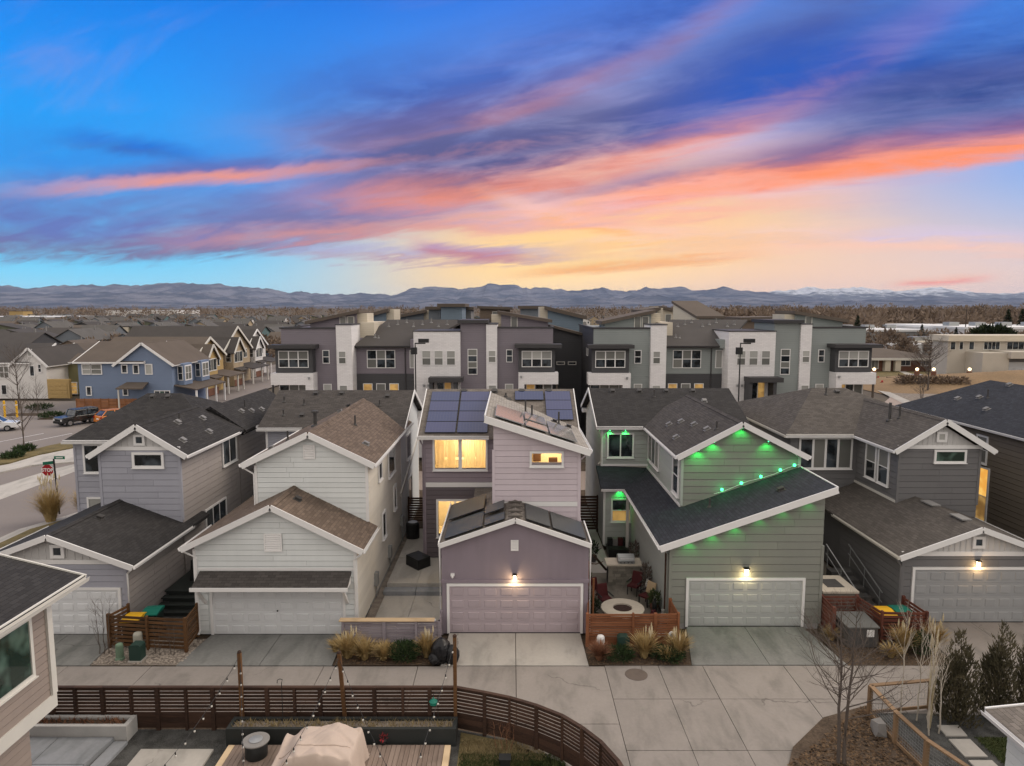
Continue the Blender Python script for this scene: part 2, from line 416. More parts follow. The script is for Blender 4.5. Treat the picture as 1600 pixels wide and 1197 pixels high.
def siding(face, poly, step, mat, parent, holes=(), t=0.042):
    """lap siding: every board its own piece, thick at its lower edge"""
    nv = face.nv(); pieces = []
    for z, zz, q in strips(poly, holes, step, gap=0.022):
        us = [p[0] for p in q]; a, b = min(us), max(us)
        if b - a > 3.4:
            c = a + (b - a) * rng.uniform(.28, .72); pieces += [(z, zz, w) for w in (clip(q, 0, c - .004, True), clip(q, 0, c + .004, False)) if area(w) > 2e-3]
        else: pieces.append((z, zz, q))
    for z, zz, q in pieces:
        bk = [Vector(face.p(u, w, 0.0)) for u, w in q]
        fr = [Vector(face.p(u, w, t - 0.016 * (w - z) / step)) for u, w in q]
        n = len(q); nr = Vector((0, 0, 0))
        for i in range(n): nr += (fr[i] - fr[0]).cross(fr[(i + 1) % n] - fr[0])
        if nr.dot(nv) < 0: fr.reverse(); bk.reverse()
        mb = MB(); mb.add(fr + bk, [tuple(range(n)), tuple(range(2 * n - 1, n - 1, -1))] + [((i + 1) % n, i, n + i, n + (i + 1) % n) for i in range(n)])
        mb.build('siding_board', mat, parent)
def panel(mb, face, poly, holes=(), th=0.12):
    """wall sheet th thick behind the face, openings left out exactly"""
    zs = sorted({min(p[1] for p in poly), max(p[1] for p in poly), *[h[2] for h in holes], *[h[3] for h in holes]})
    for a, b in zip(zs[:-1], zs[1:]):
        s = clip(clip(poly, 1, a, False), 1, b, True); ps = [s]
        for (u0, u1, c, d) in holes:
            if c <= a + 1e-6 and d >= b - 1e-6:
                ps = [w for q in ps for w in (clip(q, 0, u0, True), clip(q, 0, u1, False)) if area(w) > 1e-4]
        for q in ps:
            if area(q) > 1e-4: mb.prism([face.p(u, z, 0) for u, z in q], -face.nv() * th)
    return mb
def window(face, u0, u1, z0, z1, parent, cols=1, rows=1, frame='trim_white', pane='glass_dark', tw=0.10, depth=0.065, base=0.0, panes=None, name='window', mw=0.035, sill=True):
    """window > trim frame (own mesh) with every pane a piece of its own"""
    m = MB()
    face.box(m, u0 - tw, u1 + tw, z1, z1 + tw, base, base + depth); face.box(m, u0 - tw, u1 + tw, z0 - tw, z0, base, base + depth)
    face.box(m, u0 - tw, u0, z0, z1, base, base + depth); face.box(m, u1, u1 + tw, z0, z1, base, base + depth)
    if sill: face.box(m, u0 - tw - .03, u1 + tw + .03, z0 - tw - .03, z0 - tw, base, base + depth + .05)
    cu, cz = (u1 - u0) / cols, (z1 - z0) / rows
    for i in range(1, cols): face.box(m, u0 + cu * i - mw, u0 + cu * i + mw, z0, z1, base, base + depth * 0.75)
    for j in range(1, rows):
        for i in range(cols):
            face.box(m, u0 + cu * i + (mw if i else 0), u0 + cu * (i + 1) - (mw if i < cols - 1 else 0), z0 + cz * j - mw * 0.7, z0 + cz * j + mw * 0.7, base, base + depth * 0.7)
    w = m.build(name, frame, parent)
    for i in range(cols):
        for j in range(rows):
            g = MB(); face.box(g, u0 + cu * i, u0 + cu * (i + 1), z0 + cz * j, z0 + cz * (j + 1), base + 0.002, base + 0.03)
            pm = panes[(i * rows + j) % len(panes)] if panes else pane
            g.build('pane', pm, w)
    return w
def trim(face, rects, mat, parent, name='trim_board', n0=0.0, n1=0.05):
    for (a, b, c, d) in rects:
        m = MB(); face.box(m, a, b, c, d, n0, n1); m.build(name, mat, parent)

# ------------------------------------------------------------------ roofs
def roof_slab(polys, mat, parent, name='roof_slope', th=0.14):
    """one roof slope (or several) as slabs with uv in metres: u along the eave, v up the slope"""
    mb = MB(); mb.uv = []
    for poly in polys:
        a = [Vector(p) for p in poly]; n = Vector((0, 0, 0))
        for i in range(len(a)): n += (a[i] - a[0]).cross(a[(i + 1) % len(a)] - a[0])
        n.normalize()
        if n.z < 0: n = -n; a.reverse()
        ud = Vector((0, 0, 1)).cross(n)
        ud = ud.normalized() if ud.length > 1e-4 else Vector((1, 0, 0)); vd = n.cross(ud).normalized()
        b = [p - Vector((0, 0, th)) for p in a]; k = len(a)
        fs = [tuple(range(k)), tuple(range(2 * k - 1, k - 1, -1))] + [((i + 1) % k, i, k + i, k + (i + 1) % k) for i in range(k)]
        al = a + b; mb.add(al, fs)
        for f in fs: mb.uv.append([(al[i].dot(ud), al[i].dot(vd)) for i in f])
    return mb.build(name, mat, parent)
def fascia(pts, parent, mat='trim_white', w=0.05, h=0.2, drop=0.02, name='fascia'):
    for p, q in zip(pts[:-1], pts[1:]):
        m = MB(); m.beam(Vector(p) - Vector((0, 0, drop + h / 2 - 0.06)), Vector(q) - Vector((0, 0, drop + h / 2 - 0.06)), w, h); m.build(name, mat, parent)
def gutter(p, q, parent, mat='trim_white', out=(0, 0, 0)):
    """half-open trough with a rolled lip along an eave"""
    p, q = Vector(p), Vector(q); d = (q - p).normalized(); o = Vector(out).normalized(); prof = [(0.0, 0.0), (0.0, -0.12), (0.09, -0.12), (0.115, -0.03), (0.13, 0.0), (0.115, 0.0), (0.085, -0.105), (0.012, -0.105), (0.012, 0.0)]
    m = MB(); m.prism([p + o * a + Vector((0, 0, b)) for a, b in prof], q - p); return m.build('gutter', mat, parent)
def gable_y(x0, x1, y0, y1, ze, zr, xr, parent, mat, th=0.14, fas='trim_white', fh=0.24, back=False, zeL=None, zeR=None):
    """gable roof, ridge running away from the viewer; x0,x1,y0 include the overhang"""
    zl = ze if zeL is None else zeL; zg = ze if zeR is None else zeR
    r = roof_slab([[(x0, y0, zl), (xr, y0, zr), (xr, y1, zr), (x0, y1, zl)]], mat, parent, th=th)
    roof_slab([[(xr, y0, zr), (x1, y0, zg), (x1, y1, zg), (xr, y1, zr)]], mat, parent, th=th)
    cl, cr = (zr - zl) / (xr - x0), (zr - zg) / (x1 - xr)
    roof_slab([[(xr - .16, y0, zr + .03 - .16 * cl), (xr, y0, zr + .03), (xr, y1, zr + .03), (xr - .16, y1, zr + .03 - .16 * cl)], [(xr, y0, zr + .03), (xr + .16, y0, zr + .03 - .16 * cr), (xr + .16, y1, zr + .03 - .16 * cr), (xr, y1, zr + .03)]], mat, parent, 'ridge_cap', .03)
    fascia([(x0, y0 - .03, zl), (xr, y0 - .03, zr)], parent, fas, h=fh); fascia([(xr, y0 - .03, zr), (x1, y0 - .03, zg)], parent, fas, h=fh)
    gutter((x0 - .005, y0, zl - .02), (x0 - .005, y1, zl - .02), parent, fas, (-1, 0, 0)); gutter((x1 + .005, y0, zg - .02), (x1 + .005, y1, zg - .02), parent, fas, (1, 0, 0))
    return r
def on_roof(x, y, pl):
    """height of the plane through three points at x, y"""
    a, b, c = [Vector(q) for q in pl]; n = (b - a).cross(c - a); return a.z - (n.x * (x - a.x) + n.y * (y - a.y)) / n.z
def plane_normal(pl):
    a, b, c = [Vector(q) for q in pl]; n = (b - a).cross(c - a).normalized(); return n if n.z > 0 else -n
def slope_rot(pl):
    return Vector((0, 0, 1)).rotation_difference(plane_normal(pl)).to_euler()
VENT = {}
def roof_vent(x, y, pl, parent, mat='vent_dark'):
    """low box vent: flange, hood raised on the downhill side"""
    if 'v' not in VENT:
        m = MB(); m.box(-.18, .18, -.20, .16, 0, .010); m.prism([(-.11, -.12, .010), (-.11, .11, .010), (-.11, .11, .11), (-.11, -.12, .08)], (.22, 0, 0)); m.box(-.135, .135, -.145, .135, .10, .12)
        VENT['v'] = m
    z = on_roof(x, y, pl); m2 = MB(); m2.v = VENT['v'].v; m2.f = VENT['v'].f
    o = m2.build('roof_vent', mat, None); o.parent = parent; o0 = ORG.get(parent.name, Vector((0, 0, 0)))
    o.location = Vector((x, y, z + .004)) - o0; o.rotation_euler = slope_rot(pl); return o
def vent_pipe(x, y, pl, parent, h=0.5, r=0.045, mat='vent_dark', cap=False):
    z = on_roof(x, y, pl); m = MB(); m.lathe((x, y, z - .05), [(r * 2.6, 0), (r * 2.4, .06), (r * 1.2, .12), (r, .14), (r, h)] + ([(r * 2, h), (r * 2, h + .1), (r * .6, h + .14)] if cap else []), 10)
    return m.build('vent_pipe', mat, parent)
def downspout(x, y, z1, z0, parent, mat, kick=(0, -1), elbow=(0, 0)):
    m = MB(); m.tube([(x + elbow[0], y + elbow[1], z1), (x + elbow[0], y + elbow[1], z1 - .08), (x, y, z1 - .4), (x, y, z0 + .2), (x + kick[0] * .15, y + kick[1] * .15, z0 + .06)], .042, 6)
    return m.build('downspout', mat, parent)
def garage_door(face, u0, u1, z0, z1, parent, mat, cols=8, rows=4, frame='trim_white', fw=0.11, base=0.0, top_only=False):
    m = MB(); face.box(m, u0, u1, z0, z1, base + .004, base + .03); d = m.build('garage_door', mat, parent)
    rh = (z1 - z0) / rows; cw = (u1 - u0) / cols
    e = MB(); h = rh * 0.56; w = cw * 0.74
    a = [face.p(-w / 2, -h / 2, 0), face.p(w / 2, -h / 2, 0), face.p(w / 2, h / 2, 0), face.p(-w / 2, h / 2, 0)]
    cpt = Vector(face.p(0, 0, 0)); nv = face.nv()
    b = [(Vector(q) - cpt) * 0.90 + cpt + nv * 0.026 for q in a]
    vs = [Vector(q) - cpt for q in a] + [q - cpt for q in b]
    e.add(vs, [(0, 1, 5, 4), (1, 2, 6, 5), (2, 3, 7, 6), (3, 0, 4, 7), (4, 5, 6, 7)])
    first = None; o0 = ORG[parent.name]
    for r in range(rows):
        if r < rows - 1 or True:
            s = MB(); face.box(s, u0, u1, z0 + rh * r + .014, z0 + rh * (r + 1) - .014, base + .012, base + .042); sec = s.build('door_section', mat, d)
        for c in range(cols):
            pt = Vector(face.p(u0 + cw * (c + .5), z0 + rh * (r + .5), base + .042)) - o0
            if first is None: ob = e.build('door_panel', mat, None); ob.parent = d; first = ob.data; ob.location = pt
            else: linked(first, 'door_panel', d, pt)
    s = MB(); face.box(s, u0, u1, z0 - .005, z0 + .03, base + .043, base + .055); s.build('door_seal', 'wire_black' if 'wire_black' in MATS else 'metal_dark', d)
    if frame:
        f = MB(); face.box(f, u0 - fw, u1 + fw, z1, z1 + fw, base, base + .09); face.box(f, u0 - fw, u0, z0, z1, base, base + .09); face.box(f, u1, u1 + fw, z0, z1, base, base + .09)
        f.build('door_frame', frame, parent)
    return d
def louver(face, u0, u1, z0, z1, parent, mat='trim_white', n=7, base=0.02):
    m = MB(); t = .05
    face.box(m, u0, u1, z0, z0 + t, base, base + .05); face.box(m, u0, u1, z1 - t, z1, base, base + .05); face.box(m, u0, u0 + t, z0 + t, z1 - t, base, base + .05); face.box(m, u1 - t, u1, z0 + t, z1 - t, base, base + .05)
    g = m.build('gable_vent', mat, parent); h = (z1 - z0 - 2 * t) / n
    for i in range(n):
        s = MB(); z = z0 + t + h * i
        s.prism([face.p(u0 + t, z, base + .005), face.p(u0 + t, z, base + .045), face.p(u0 + t, z + h * .35, base + .045), face.p(u0 + t, z + h * .9, base + .005)], Vector(face.p(u1 - t, 0, 0)) - Vector(face.p(u0 + t, 0, 0)))
        s.build('slat', mat, g)
    return g
def wall_lamp(face, u, z, parent, power, color=(1.0, 0.72, 0.38), s=1.0):
    m = MB(); face.box(m, u - .06 * s, u + .06 * s, z - .02, z + .18 * s, .02, .05); face.box(m, u - .09 * s, u + .09 * s, z + .16 * s, z + .2 * s, .03, .2 * s); face.box(m, u - .012, u + .012, z - .06, z + .16 * s, .035, .06)
    l = m.build('wall_lamp', 'metal_dark', parent)
    b = MB(); face.box(b, u - .055 * s, u + .055 * s, z - .05 * s, z + .155 * s, .065, .16 * s); b.build('lamp_glass', 'lamp_glow', l)
    ld = bpy.data.lights.new('lamp_light', 'POINT'); ld.energy = power; ld.color = color; ld.shadow_soft_size = 0.06
    lo = bpy.data.objects.new('lamp_light', ld); COL.objects.link(lo); lo.parent = parent
    lo.location = Vector(face.p(u, z - .1, .26)) - ORG[parent.name]
    return l

# ------------------------------------------------------------------ the paints and surfaces of the place
paint('trim_white', (0.74, 0.73, 0.72), 0.55, 0.05, 1.2, rnd=0.03)
paint('trim_cream', (0.62, 0.60, 0.55), 0.6, 0.06, 1.2)
glass('glass_dark'); glass('glass_blind', blind=(0.50, 0.50, 0.47)); glass('glass_blind_dim', blind=(0.24, 0.24, 0.22)); glass('glass_green', (0.02, 0.035, 0.028))
clear_glass('glass_clear')
glow('lamp_glow', (1.0, 0.72, 0.36), 14.0)
glow('window_glow', (1.0, 0.62, 0.16), 0.85, (0.80, 0.36, 0.06), 1.7)
glow('window_glow_dim', (0.75, 0.45, 0.14), 0.42, (0.30, 0.16, 0.05), 1.7)
paint('metal_dark', (0.02, 0.02, 0.021), 0.45, 0.1, metal=0.0)
paint('vent_dark', (0.055, 0.052, 0.05), 0.6, 0.15); paint('vent_light', (0.20, 0.195, 0.19), 0.6, 0.2)
paint('metal_grey', (0.36, 0.37, 0.37), 0.4, 0.1, metal=0.6)

# ================================================================== ground, alley, drives, streets
def concrete(name, c, var=0.16):
    m, N, b, out = newmat(name); p = posvec(N); oi = N.n('ShaderNodeObjectInfo')
    k = N.m('ADD', N.m('MULTIPLY', N.m('SUBTRACT', N.noise(p, 0.45, 5, 0.6), 0.5), 2 * var), N.m('MULTIPLY', N.m('SUBTRACT', N.noise(p, 9, 4), 0.5), var))
    k = N.m('ADD', k, N.m('MULTIPLY', N.m('SUBTRACT', oi.outputs['Random'], 0.5), 0.10))
    k = N.m('ADD', k, 1.0)
    # old tyre and damp stains
    mp = N.n('ShaderNodeMapping'); mp.inputs['Scale'].default_value = (1.0, .35, 1.0); N.nt.links.new(p, mp.inputs[0])
    st = N.ss(N.noise(mp.outputs[0], 1.1, 5, 0.6, 0.5), 0.44, 0.70, 0.0, 0.34 + var)
    cc = N.mix(st, (*c, 1), (c[0] * .52, c[1] * .54, c[2] * .53, 1)); hv = N.n('ShaderNodeHueSaturation'); N.nt.links.new(cc, hv.inputs['Color']); N.nt.links.new(k, hv.inputs['Value'])
    vo = N.n('ShaderNodeTexVoronoi', feature='DISTANCE_TO_EDGE'); wv = N.n('ShaderNodeVectorMath', operation='ADD'); nz = N.n('ShaderNodeTexNoise'); nz.inputs['Scale'].default_value = 1.3; nz.inputs['Detail'].default_value = 5; N.nt.links.new(p, nz.inputs['Vector']); N.nt.links.new(p, wv.inputs[0]); N.nt.links.new(nz.outputs['Color'], wv.inputs[1]); N.nt.links.new(wv.outputs[0], vo.inputs['Vector']); vo.inputs['Scale'].default_value = .16
    ck = N.m('MULTIPLY', N.ss(vo.outputs['Distance'], 0.0, .006, .55, 0.0), N.ss(N.noise(p, .35, 2), .5, .6))
    c2 = N.mix(ck, hv.outputs[0], (.05, .045, .04, 1)); dr = N.ss(N.noise(p, 55, 2), .70, .78, 0, .5); c2 = N.mix(dr, c2, scl(c, .45))
    N.nt.links.new(c2, b.inputs['Base Color']); b.inputs['Roughness'].default_value = 0.85; b.inputs['Specular IOR Level'].default_value = 0.2
    bump(N, b, N.noise(p, 40, 4), 0.2, 0.006)
concrete('concrete_alley', (0.262, 0.236, 0.216), .20); concrete('concrete_pale', (0.42, 0.395, 0.36)); concrete('concrete_green', (0.205, 0.205, 0.195), .36); concrete('concrete_walk', (0.43, 0.405, 0.375)); concrete('patio_stone', (0.185, 0.168, 0.140), .3); concrete('concrete_blue', (0.26, 0.27, 0.285), .25)
def asphalt(name, c):
    m, N, b, out = newmat(name); p = posvec(N)
    k = N.m('ADD', 0.75, N.m('ADD', N.m('MULTIPLY', N.noise(p, 0.12, 5), 0.3), N.m('MULTIPLY', N.noise(p, 25, 3), 0.2)))
    hv = N.n('ShaderNodeHueSaturation'); hv.inputs['Color'].default_value = (*c, 1); N.nt.links.new(k, hv.inputs['Value']); N.nt.links.new(hv.outputs[0], b.inputs['Base Color'])
    b.inputs['Roughness'].default_value = 0.9; b.inputs['Specular IOR Level'].default_value = 0.2; bump(N, b, N.noise(p, 60, 3), .3, .006)
asphalt('asphalt_street', (0.215, 0.190, 0.178)); asphalt('asphalt_warm', (0.30, 0.245, 0.215))
def soil(name, c, c2, sc=1.0, bm=.5):
    m, N, b, out = newmat(name); p = posvec(N)
    k = N.m('ADD', N.m('MULTIPLY', N.noise(p, 0.9 * sc, 4), .5), N.m('MULTIPLY', N.noise(p, 14 * sc, 4), .5)); cc = N.mix(N.ss(k, .35, .65), (*c, 1), (*c2, 1)); N.nt.links.new(cc, b.inputs['Base Color'])
    b.inputs['Roughness'].default_value = .95; b.inputs['Specular IOR Level'].default_value = .1; bump(N, b, N.noise(p, 22 * sc, 4), bm, .04)
soil('soil_mulch', (0.060, 0.045, 0.034), (0.115, 0.085, 0.062)); soil('soil_gravel', (0.16, 0.135, 0.115), (0.30, 0.26, 0.22), 2.5); soil('soil_gravel_dark', (0.045, 0.044, 0.042), (0.11, 0.11, 0.105), 2.5)
soil('grass_dry', (0.20, 0.155, 0.075), (0.11, 0.095, 0.05), 1.2); soil('grass_green', (0.035, 0.055, 0.018), (0.075, 0.085, 0.035), 1.5); soil('dirt_tan', (0.27, 0.185, 0.11), (0.20, 0.14, 0.085), .25)
def land():
    m, N, b, out = newmat('land_far'); p = posvec(N)
    k = N.noise(p, 0.012, 6, .6); k2 = N.noise(p, 0.06, 4)
    cc = N.mix(N.ss(k, .38, .62), (0.095, 0.082, 0.070, 1), (0.150, 0.128, 0.105, 1)); cc = N.mix(N.ss(k2, .5, .7, 0, .6), cc, (0.085, 0.080, 0.058, 1)); N.nt.links.new(cc, b.inputs['Base Color'])
    b.inputs['Roughness'].default_value = 1.0; b.inputs['Specular IOR Level'].default_value = 0.05
land()
def sheet(name, pts, z, mat, kind='structure', th=0.0, parent=None, **k):
    m = MB()
    if th: m.prism([(x, y, z) for x, y in pts], (0, 0, -th))
    else:
        m.add([(x, y, z) for x, y in pts], [tuple(range(len(pts)))])
        a = sum(pts[i][0] * pts[(i + 1) % len(pts)][1] - pts[(i + 1) % len(pts)][0] * pts[i][1] for i in range(len(pts)))
        if a < 0: m.f = [tuple(reversed(f)) for f in m.f]
    o = m.build(name, mat, parent)
    if kind: o['kind'] = kind
    return o
sheet('ground', [(-60000, -300), (60000, -300), (60000, 70000), (-60000, 70000)], -0.30, 'land_far')
sheet('lots', [(-24, -5), (40, -5), (40, 60), (-24, 60)], -0.10, 'soil_mulch')
# alley: poured concrete slabs with open joints, along the garages and swinging away at the lower right
def slabs(name, quads, z, mat, pname='slab', gap=0.012, th=.18, base='soil_mulch'):
    """setting piece made of single slabs"""
    root = None
    for q in quads:
        c = (sum(p[0] for p in q) / len(q), sum(p[1] for p in q) / len(q)); s = []
        for x, y in q:
            d = Vector((c[0] - x, c[1] - y)); l = d.length; s.append((x + d.x / l * gap * 1.4, y + d.y / l * gap * 1.4))
        m = MB().prism([(x, y, z) for x, y in s], (0, 0, -th))
        if root is None:
            allx = [p for qq in quads for p in qq]; bb = MB().box(min(p[0] for p in allx) + .05, max(p[0] for p in allx) - .05, min(p[1] for p in allx) + .05, max(p[1] for p in allx) - .05, z - th - .02, z - th + .002)
            root = bb.build(name, base, None); root['kind'] = 'structure'
        m.build(pname, mat, root)
    return root
# straight run x -26 .. 3 between y 20.95 and 24.8
xs = [-27, -23.4, -20.2, -17.0, -13.8, -10.6, -7.2, -3.6, 0.15, 3.55]
q = [[(a, 21.15), (b, 21.15), (b, 24.8), (a, 24.8)] for a, b in zip(xs[:-1], xs[1:])]
# widening part in front of the sage and graphite houses
xr = [3.55, 5.6, 7.3, 10.4, 13.4, 16.6, 20, 23.5, 27, 31]
q += [[(a, 22.6), (b, 22.6), (b, 24.85), (a, 24.85)] for a, b in zip(xr[:-1], xr[1:])]
q += [[(a, 19.8), (b, 19.8), (b, 22.6), (a, 22.6)] for a, b in zip(xr[:5], xr[1:6])]
q += [[(a, 16.6), (b, 16.6), (b, 19.8), (a, 19.8)] for a, b in zip(xr[:5], xr[1:6])]
q += [[(a, 13.0), (b, 13.0), (b, 16.6), (a, 16.6)] for a, b in zip(xr[:5], xr[1:6])]
q += [[(.15, 18.0), (3.55, 18.0), (3.55, 21.15), (.15, 21.15)], [(a, 20.6), (a + 3.4, 20.6), (a + 3.4, 22.6), (a, 22.6)] if False else [(16.6, 20.9), (31, 20.9), (31, 22.6), (16.6, 22.6)]][:1]
slabs('alley', q, 0.0, 'concrete_alley')
slabs('alley_right', [[(13.4, 20.9), (18, 20.9), (18, 22.6), (13.4, 22.6)], [(18, 20.9), (24, 20.9), (24, 22.6), (18, 22.6)], [(24, 20.9), (31, 20.9), (31, 22.6), (24, 22.6)]], -.002, 'concrete_alley')
# drives, each in front of one garage
slabs('driveway_white_house', [[(-12.9, 24.83), (-9.7, 24.83), (-9.7, 27.4), (-12.6, 27.4)], [(-9.7, 24.83), (-6.9, 24.83), (-7.0, 27.4), (-9.7, 27.4)]], .012, 'concrete_green')
slabs('driveway_bluegrey_house', [[(-21.5, 24.83), (-18.6, 24.83), (-18.6, 27.4), (-21.3, 27.4)], [(-18.6, 24.83), (-16.2, 24.83), (-16.4, 27.4), (-18.6, 27.4)]], .012, 'concrete_green')
slabs('driveway_mauve_house', [[(-2.75, 24.83), (.15, 24.83), (.15, 27.5), (-2.65, 27.5)], [(.15, 24.83), (2.95, 24.83), (2.88, 27.5), (.15, 27.5)]], .012, 'concrete_pale')
slabs('driveway_sage_house', [[(6.9, 24.88), (9.9, 24.88), (10.0, 28.1), (7.5, 28.1)], [(9.9, 24.88), (12.9, 24.88), (12.5, 28.1), (10.0, 28.1)]], .012, 'concrete_green')
slabs('driveway_graphite_house', [[(17.1, 24.88), (20, 24.88), (20, 28.5), (17.4, 28.5)], [(20, 24.88), (23, 24.88), (22.4, 28.5), (20, 28.5)]], .012, 'concrete_alley')
# patio beside the mauve house, two steps up to its upper half
slabs('patio_lower', [[(-6.3, 27.2), (-4.6, 27.2), (-4.6, 31.2), (-6.3, 31.2)], [(-4.6, 27.2), (-2.98, 27.2), (-2.98, 31.2), (-4.6, 31.2)]], .03, 'concrete_pale')
slabs('patio_step', [[(-6.15, 31.2), (-4.6, 31.2), (-4.6, 31.75), (-6.15, 31.75)], [(-4.6, 31.2), (-2.98, 31.2), (-2.98, 31.75), (-4.6, 31.75)]], .22, 'concrete_blue', 'step', th=.3)
slabs('patio_upper', [[(-6.05, 31.75), (-4.6, 31.75), (-4.6, 35.2), (-6.05, 35.2)], [(-4.6, 31.75), (-2.98, 31.75), (-2.98, 35.2), (-4.6, 35.2)], [(-6.05, 35.2), (-4.62, 35.2), (-4.62, 40), (-6.05, 40)]], .40, 'concrete_pale', th=.5)
sheet('gravel_strip', [(-6.45, 27.2), (-6.05, 27.2), (-6.05, 42), (-6.45, 42)], .05, 'soil_gravel', 'structure')
sheet('sage_patio', [(3.35, 26.6), (6.7, 26.6), (6.7, 37.4), (3.35, 37.4)], .02, 'patio_stone'); sheet('side_path', [(3.3, 34), (5.2, 34), (5.2, 46), (3.3, 46)], .028, 'concrete_walk')
sheet('graphite_patio', [(13.4, 27.6), (16.85, 27.6), (16.85, 37), (13.4, 37)], .02, 'patio_stone')
sheet('gravel_bed', [(-16.3, 24.9), (-12.9, 24.9), (-12.6, 27.0), (-16.3, 27.0)], -.02, 'soil_gravel'); sheet('side_yard', [(-16.0, 27), (-13.2, 27), (-13.2, 42), (-16.0, 42)], .0, 'soil_gravel_dark')
sheet('planting_strip', [(-6.9, 24.9), (-2.78, 24.9), (-2.75, 26.7), (-6.9, 26.7)], -.02, 'soil_mulch')
sheet('planting_bed', [(2.95, 24.9), (6.95, 24.9), (7.2, 26.7), (2.95, 26.7)], -.02, 'soil_mulch'); sheet('mulch_strip', [(12.9, 24.9), (17.1, 24.9), (17.2, 27.6), (12.8, 27.6)], -.02, 'soil_mulch')
# manhole
def manhole():
    t = thing('manhole_cover', 'round rusty brown manhole cover set in the alley concrete', 'manhole cover', (4.65, 24.2, 0))
    MB().lathe((4.65, 24.2, 0), [(.42, -.05), (.42, .012), (.36, .014)], 28).build('rim', 'manhole_iron', t); m = MB(); m.lathe((4.65, 24.2, 0), [(.352, -.05), (.352, .008)], 28)
    c = m.build('lid', 'manhole_iron', t)
    for i in range(-3, 4):
        w = math.sqrt(max(.001, .33 ** 2 - (i * .09) ** 2)); r = MB().box(4.65 - w, 4.65 + w, 24.2 + i * .09 - .018, 24.2 + i * .09 + .018, .008, .013); r.build('rib', 'manhole_iron', c)
paint('manhole_iron', (0.12, 0.095, 0.08), .7, .2, 3); manhole()
# street at the left, its walks, kerbs and planted islands
sheet('street', [(-140, 30), (-24.2, 30), (-24.2, 62), (-26, 100), (-42, 100), (-40, 210), (-56, 210), (-60, 100), (-160, 100)], -.085, 'asphalt_street')
def gpx(x, y, z=0.0):
    c, s_ = math.cos(R(6.3)), math.sin(R(6.3)); b_ = (598.5 - y) / 1067; r = ((x - 800) / 1067, c + b_ * s_, -s_ + b_ * c); t_ = (z - CAM_H) / r[2]
    return r[0] * t_, r[1] * t_
sheet('gutter_pan', [gpx(*p_) for p_ in ((-90, 790), (0, 757), (85, 731), (150, 716), (150, 728), (115, 736), (0, 779), (-90, 816))], -.078, 'concrete_walk')
sheet('sidewalk', [gpx(*p_) for p_ in ((-60, 741), (16, 725), (60, 712), (115, 701), (150, 694), (150, 716), (115, 722), (50, 727), (-60, 752))], .03, 'concrete_walk', th=.13)
sheet('verge', [gpx(*p_) for p_ in ((-20, 728), (16, 723.5), (60, 710.5), (115, 699.5), (140, 694), (130, 686), (75, 697), (30, 709), (-20, 719))], .045, 'grass_dry', th=.14)
sheet('house_walk', [(-30.5, 30), (-24.4, 30), (-24.4, 48), (-28.5, 46), (-30.5, 41)], .03, 'concrete_walk', th=.13)
sheet('corner_bed', [(-29.8, 33), (-24.6, 33), (-24.6, 47), (-28, 45), (-29.8, 41)], .045, 'grass_dry', th=.1)
for i, (x, y, w) in enumerate(((-54, 84, 4.5), (-61, 87, 4), (-48, 82, 3))):
    o = sheet('planting_island', [(x - w, y - .8), (x + w, y - .5), (x + w, y + 1), (x - w, y + .8)], .03, 'soil_mulch', th=.14)
for i in range(2):
    x = -53 + i * 3.1
    sheet('parking_line', [(x, 68.5), (x + .12, 68.5), (x + 1.6, 74), (x + 1.48, 74)], -.079, 'trim_white')
sheet('far_street', [(43, 60), (62, 60), (90, 150), (80, 150), (58, 104), (44, 84)], -.085, 'asphalt_warm'); sheet('front_street', [(-24.1, 50.5), (43, 50.5), (43, 56.5), (-24.1, 56.5)], -.080, 'asphalt_warm')
sheet('front_lawn', [gpx(*p_) for p_ in ((1355, 588), (1352, 573), (1480, 573), (1470, 582), (1425, 590))], -.08, 'grass_dry'); sheet('garden_path', [gpx(*p_) for p_ in ((1396, 576), (1404, 576), (1448, 592), (1436, 594))], -.07, 'concrete_pale')
sheet('side_lot', [gpx(*p_) for p_ in ((1355, 590), (1425, 591), (1448, 595), (1475, 583), (1600, 575), (1720, 570), (1720, 640), (1450, 640), (1420, 626), (1370, 604))], -.078, 'soil_gravel')
sheet('side_walk', [gpx(*p_) for p_ in ((1358, 603), (1372, 604), (1440, 634), (1420, 634))], -.05, 'concrete_pale')

# ================================================================== mountains: ridges with real relief
from mathutils import noise as mnoise
soilm, N, b, out = newmat('rock_forest_haze'); p = posvec(N); sz = N.n('ShaderNodeSeparateXYZ'); N.nt.links.new(p, sz.inputs[0])
k = N.noise(p, .0011, 8, .65); cc = N.mix(N.ss(k, .4, .62), (0.068, 0.086, 0.130, 1), (0.165, 0.175, 0.220, 1)); N.nt.links.new(cc, b.inputs['Base Color']); b.inputs['Roughness'].default_value = 1; b.inputs['Specular IOR Level'].default_value = 0  # rock and forest tones shifted blue, distance haze mixed into the colour
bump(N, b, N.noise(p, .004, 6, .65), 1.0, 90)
soilm, N, b, out = newmat('rock_snow'); p = posvec(N); sz = N.n('ShaderNodeSeparateXYZ'); N.nt.links.new(p, sz.inputs[0])
k = N.m('ADD', N.m('MULTIPLY', N.noise(p, .0016, 8, .7), 2600), sz.outputs[2]); cc = N.mix(N.ss(k, 1950, 2500), (0.06, 0.07, 0.09, 1), (0.50, 0.52, 0.56, 1)); N.nt.links.new(cc, b.inputs['Base Color']); b.inputs['Roughness'].default_value = .9; b.inputs['Specular IOR Level'].default_value = 0
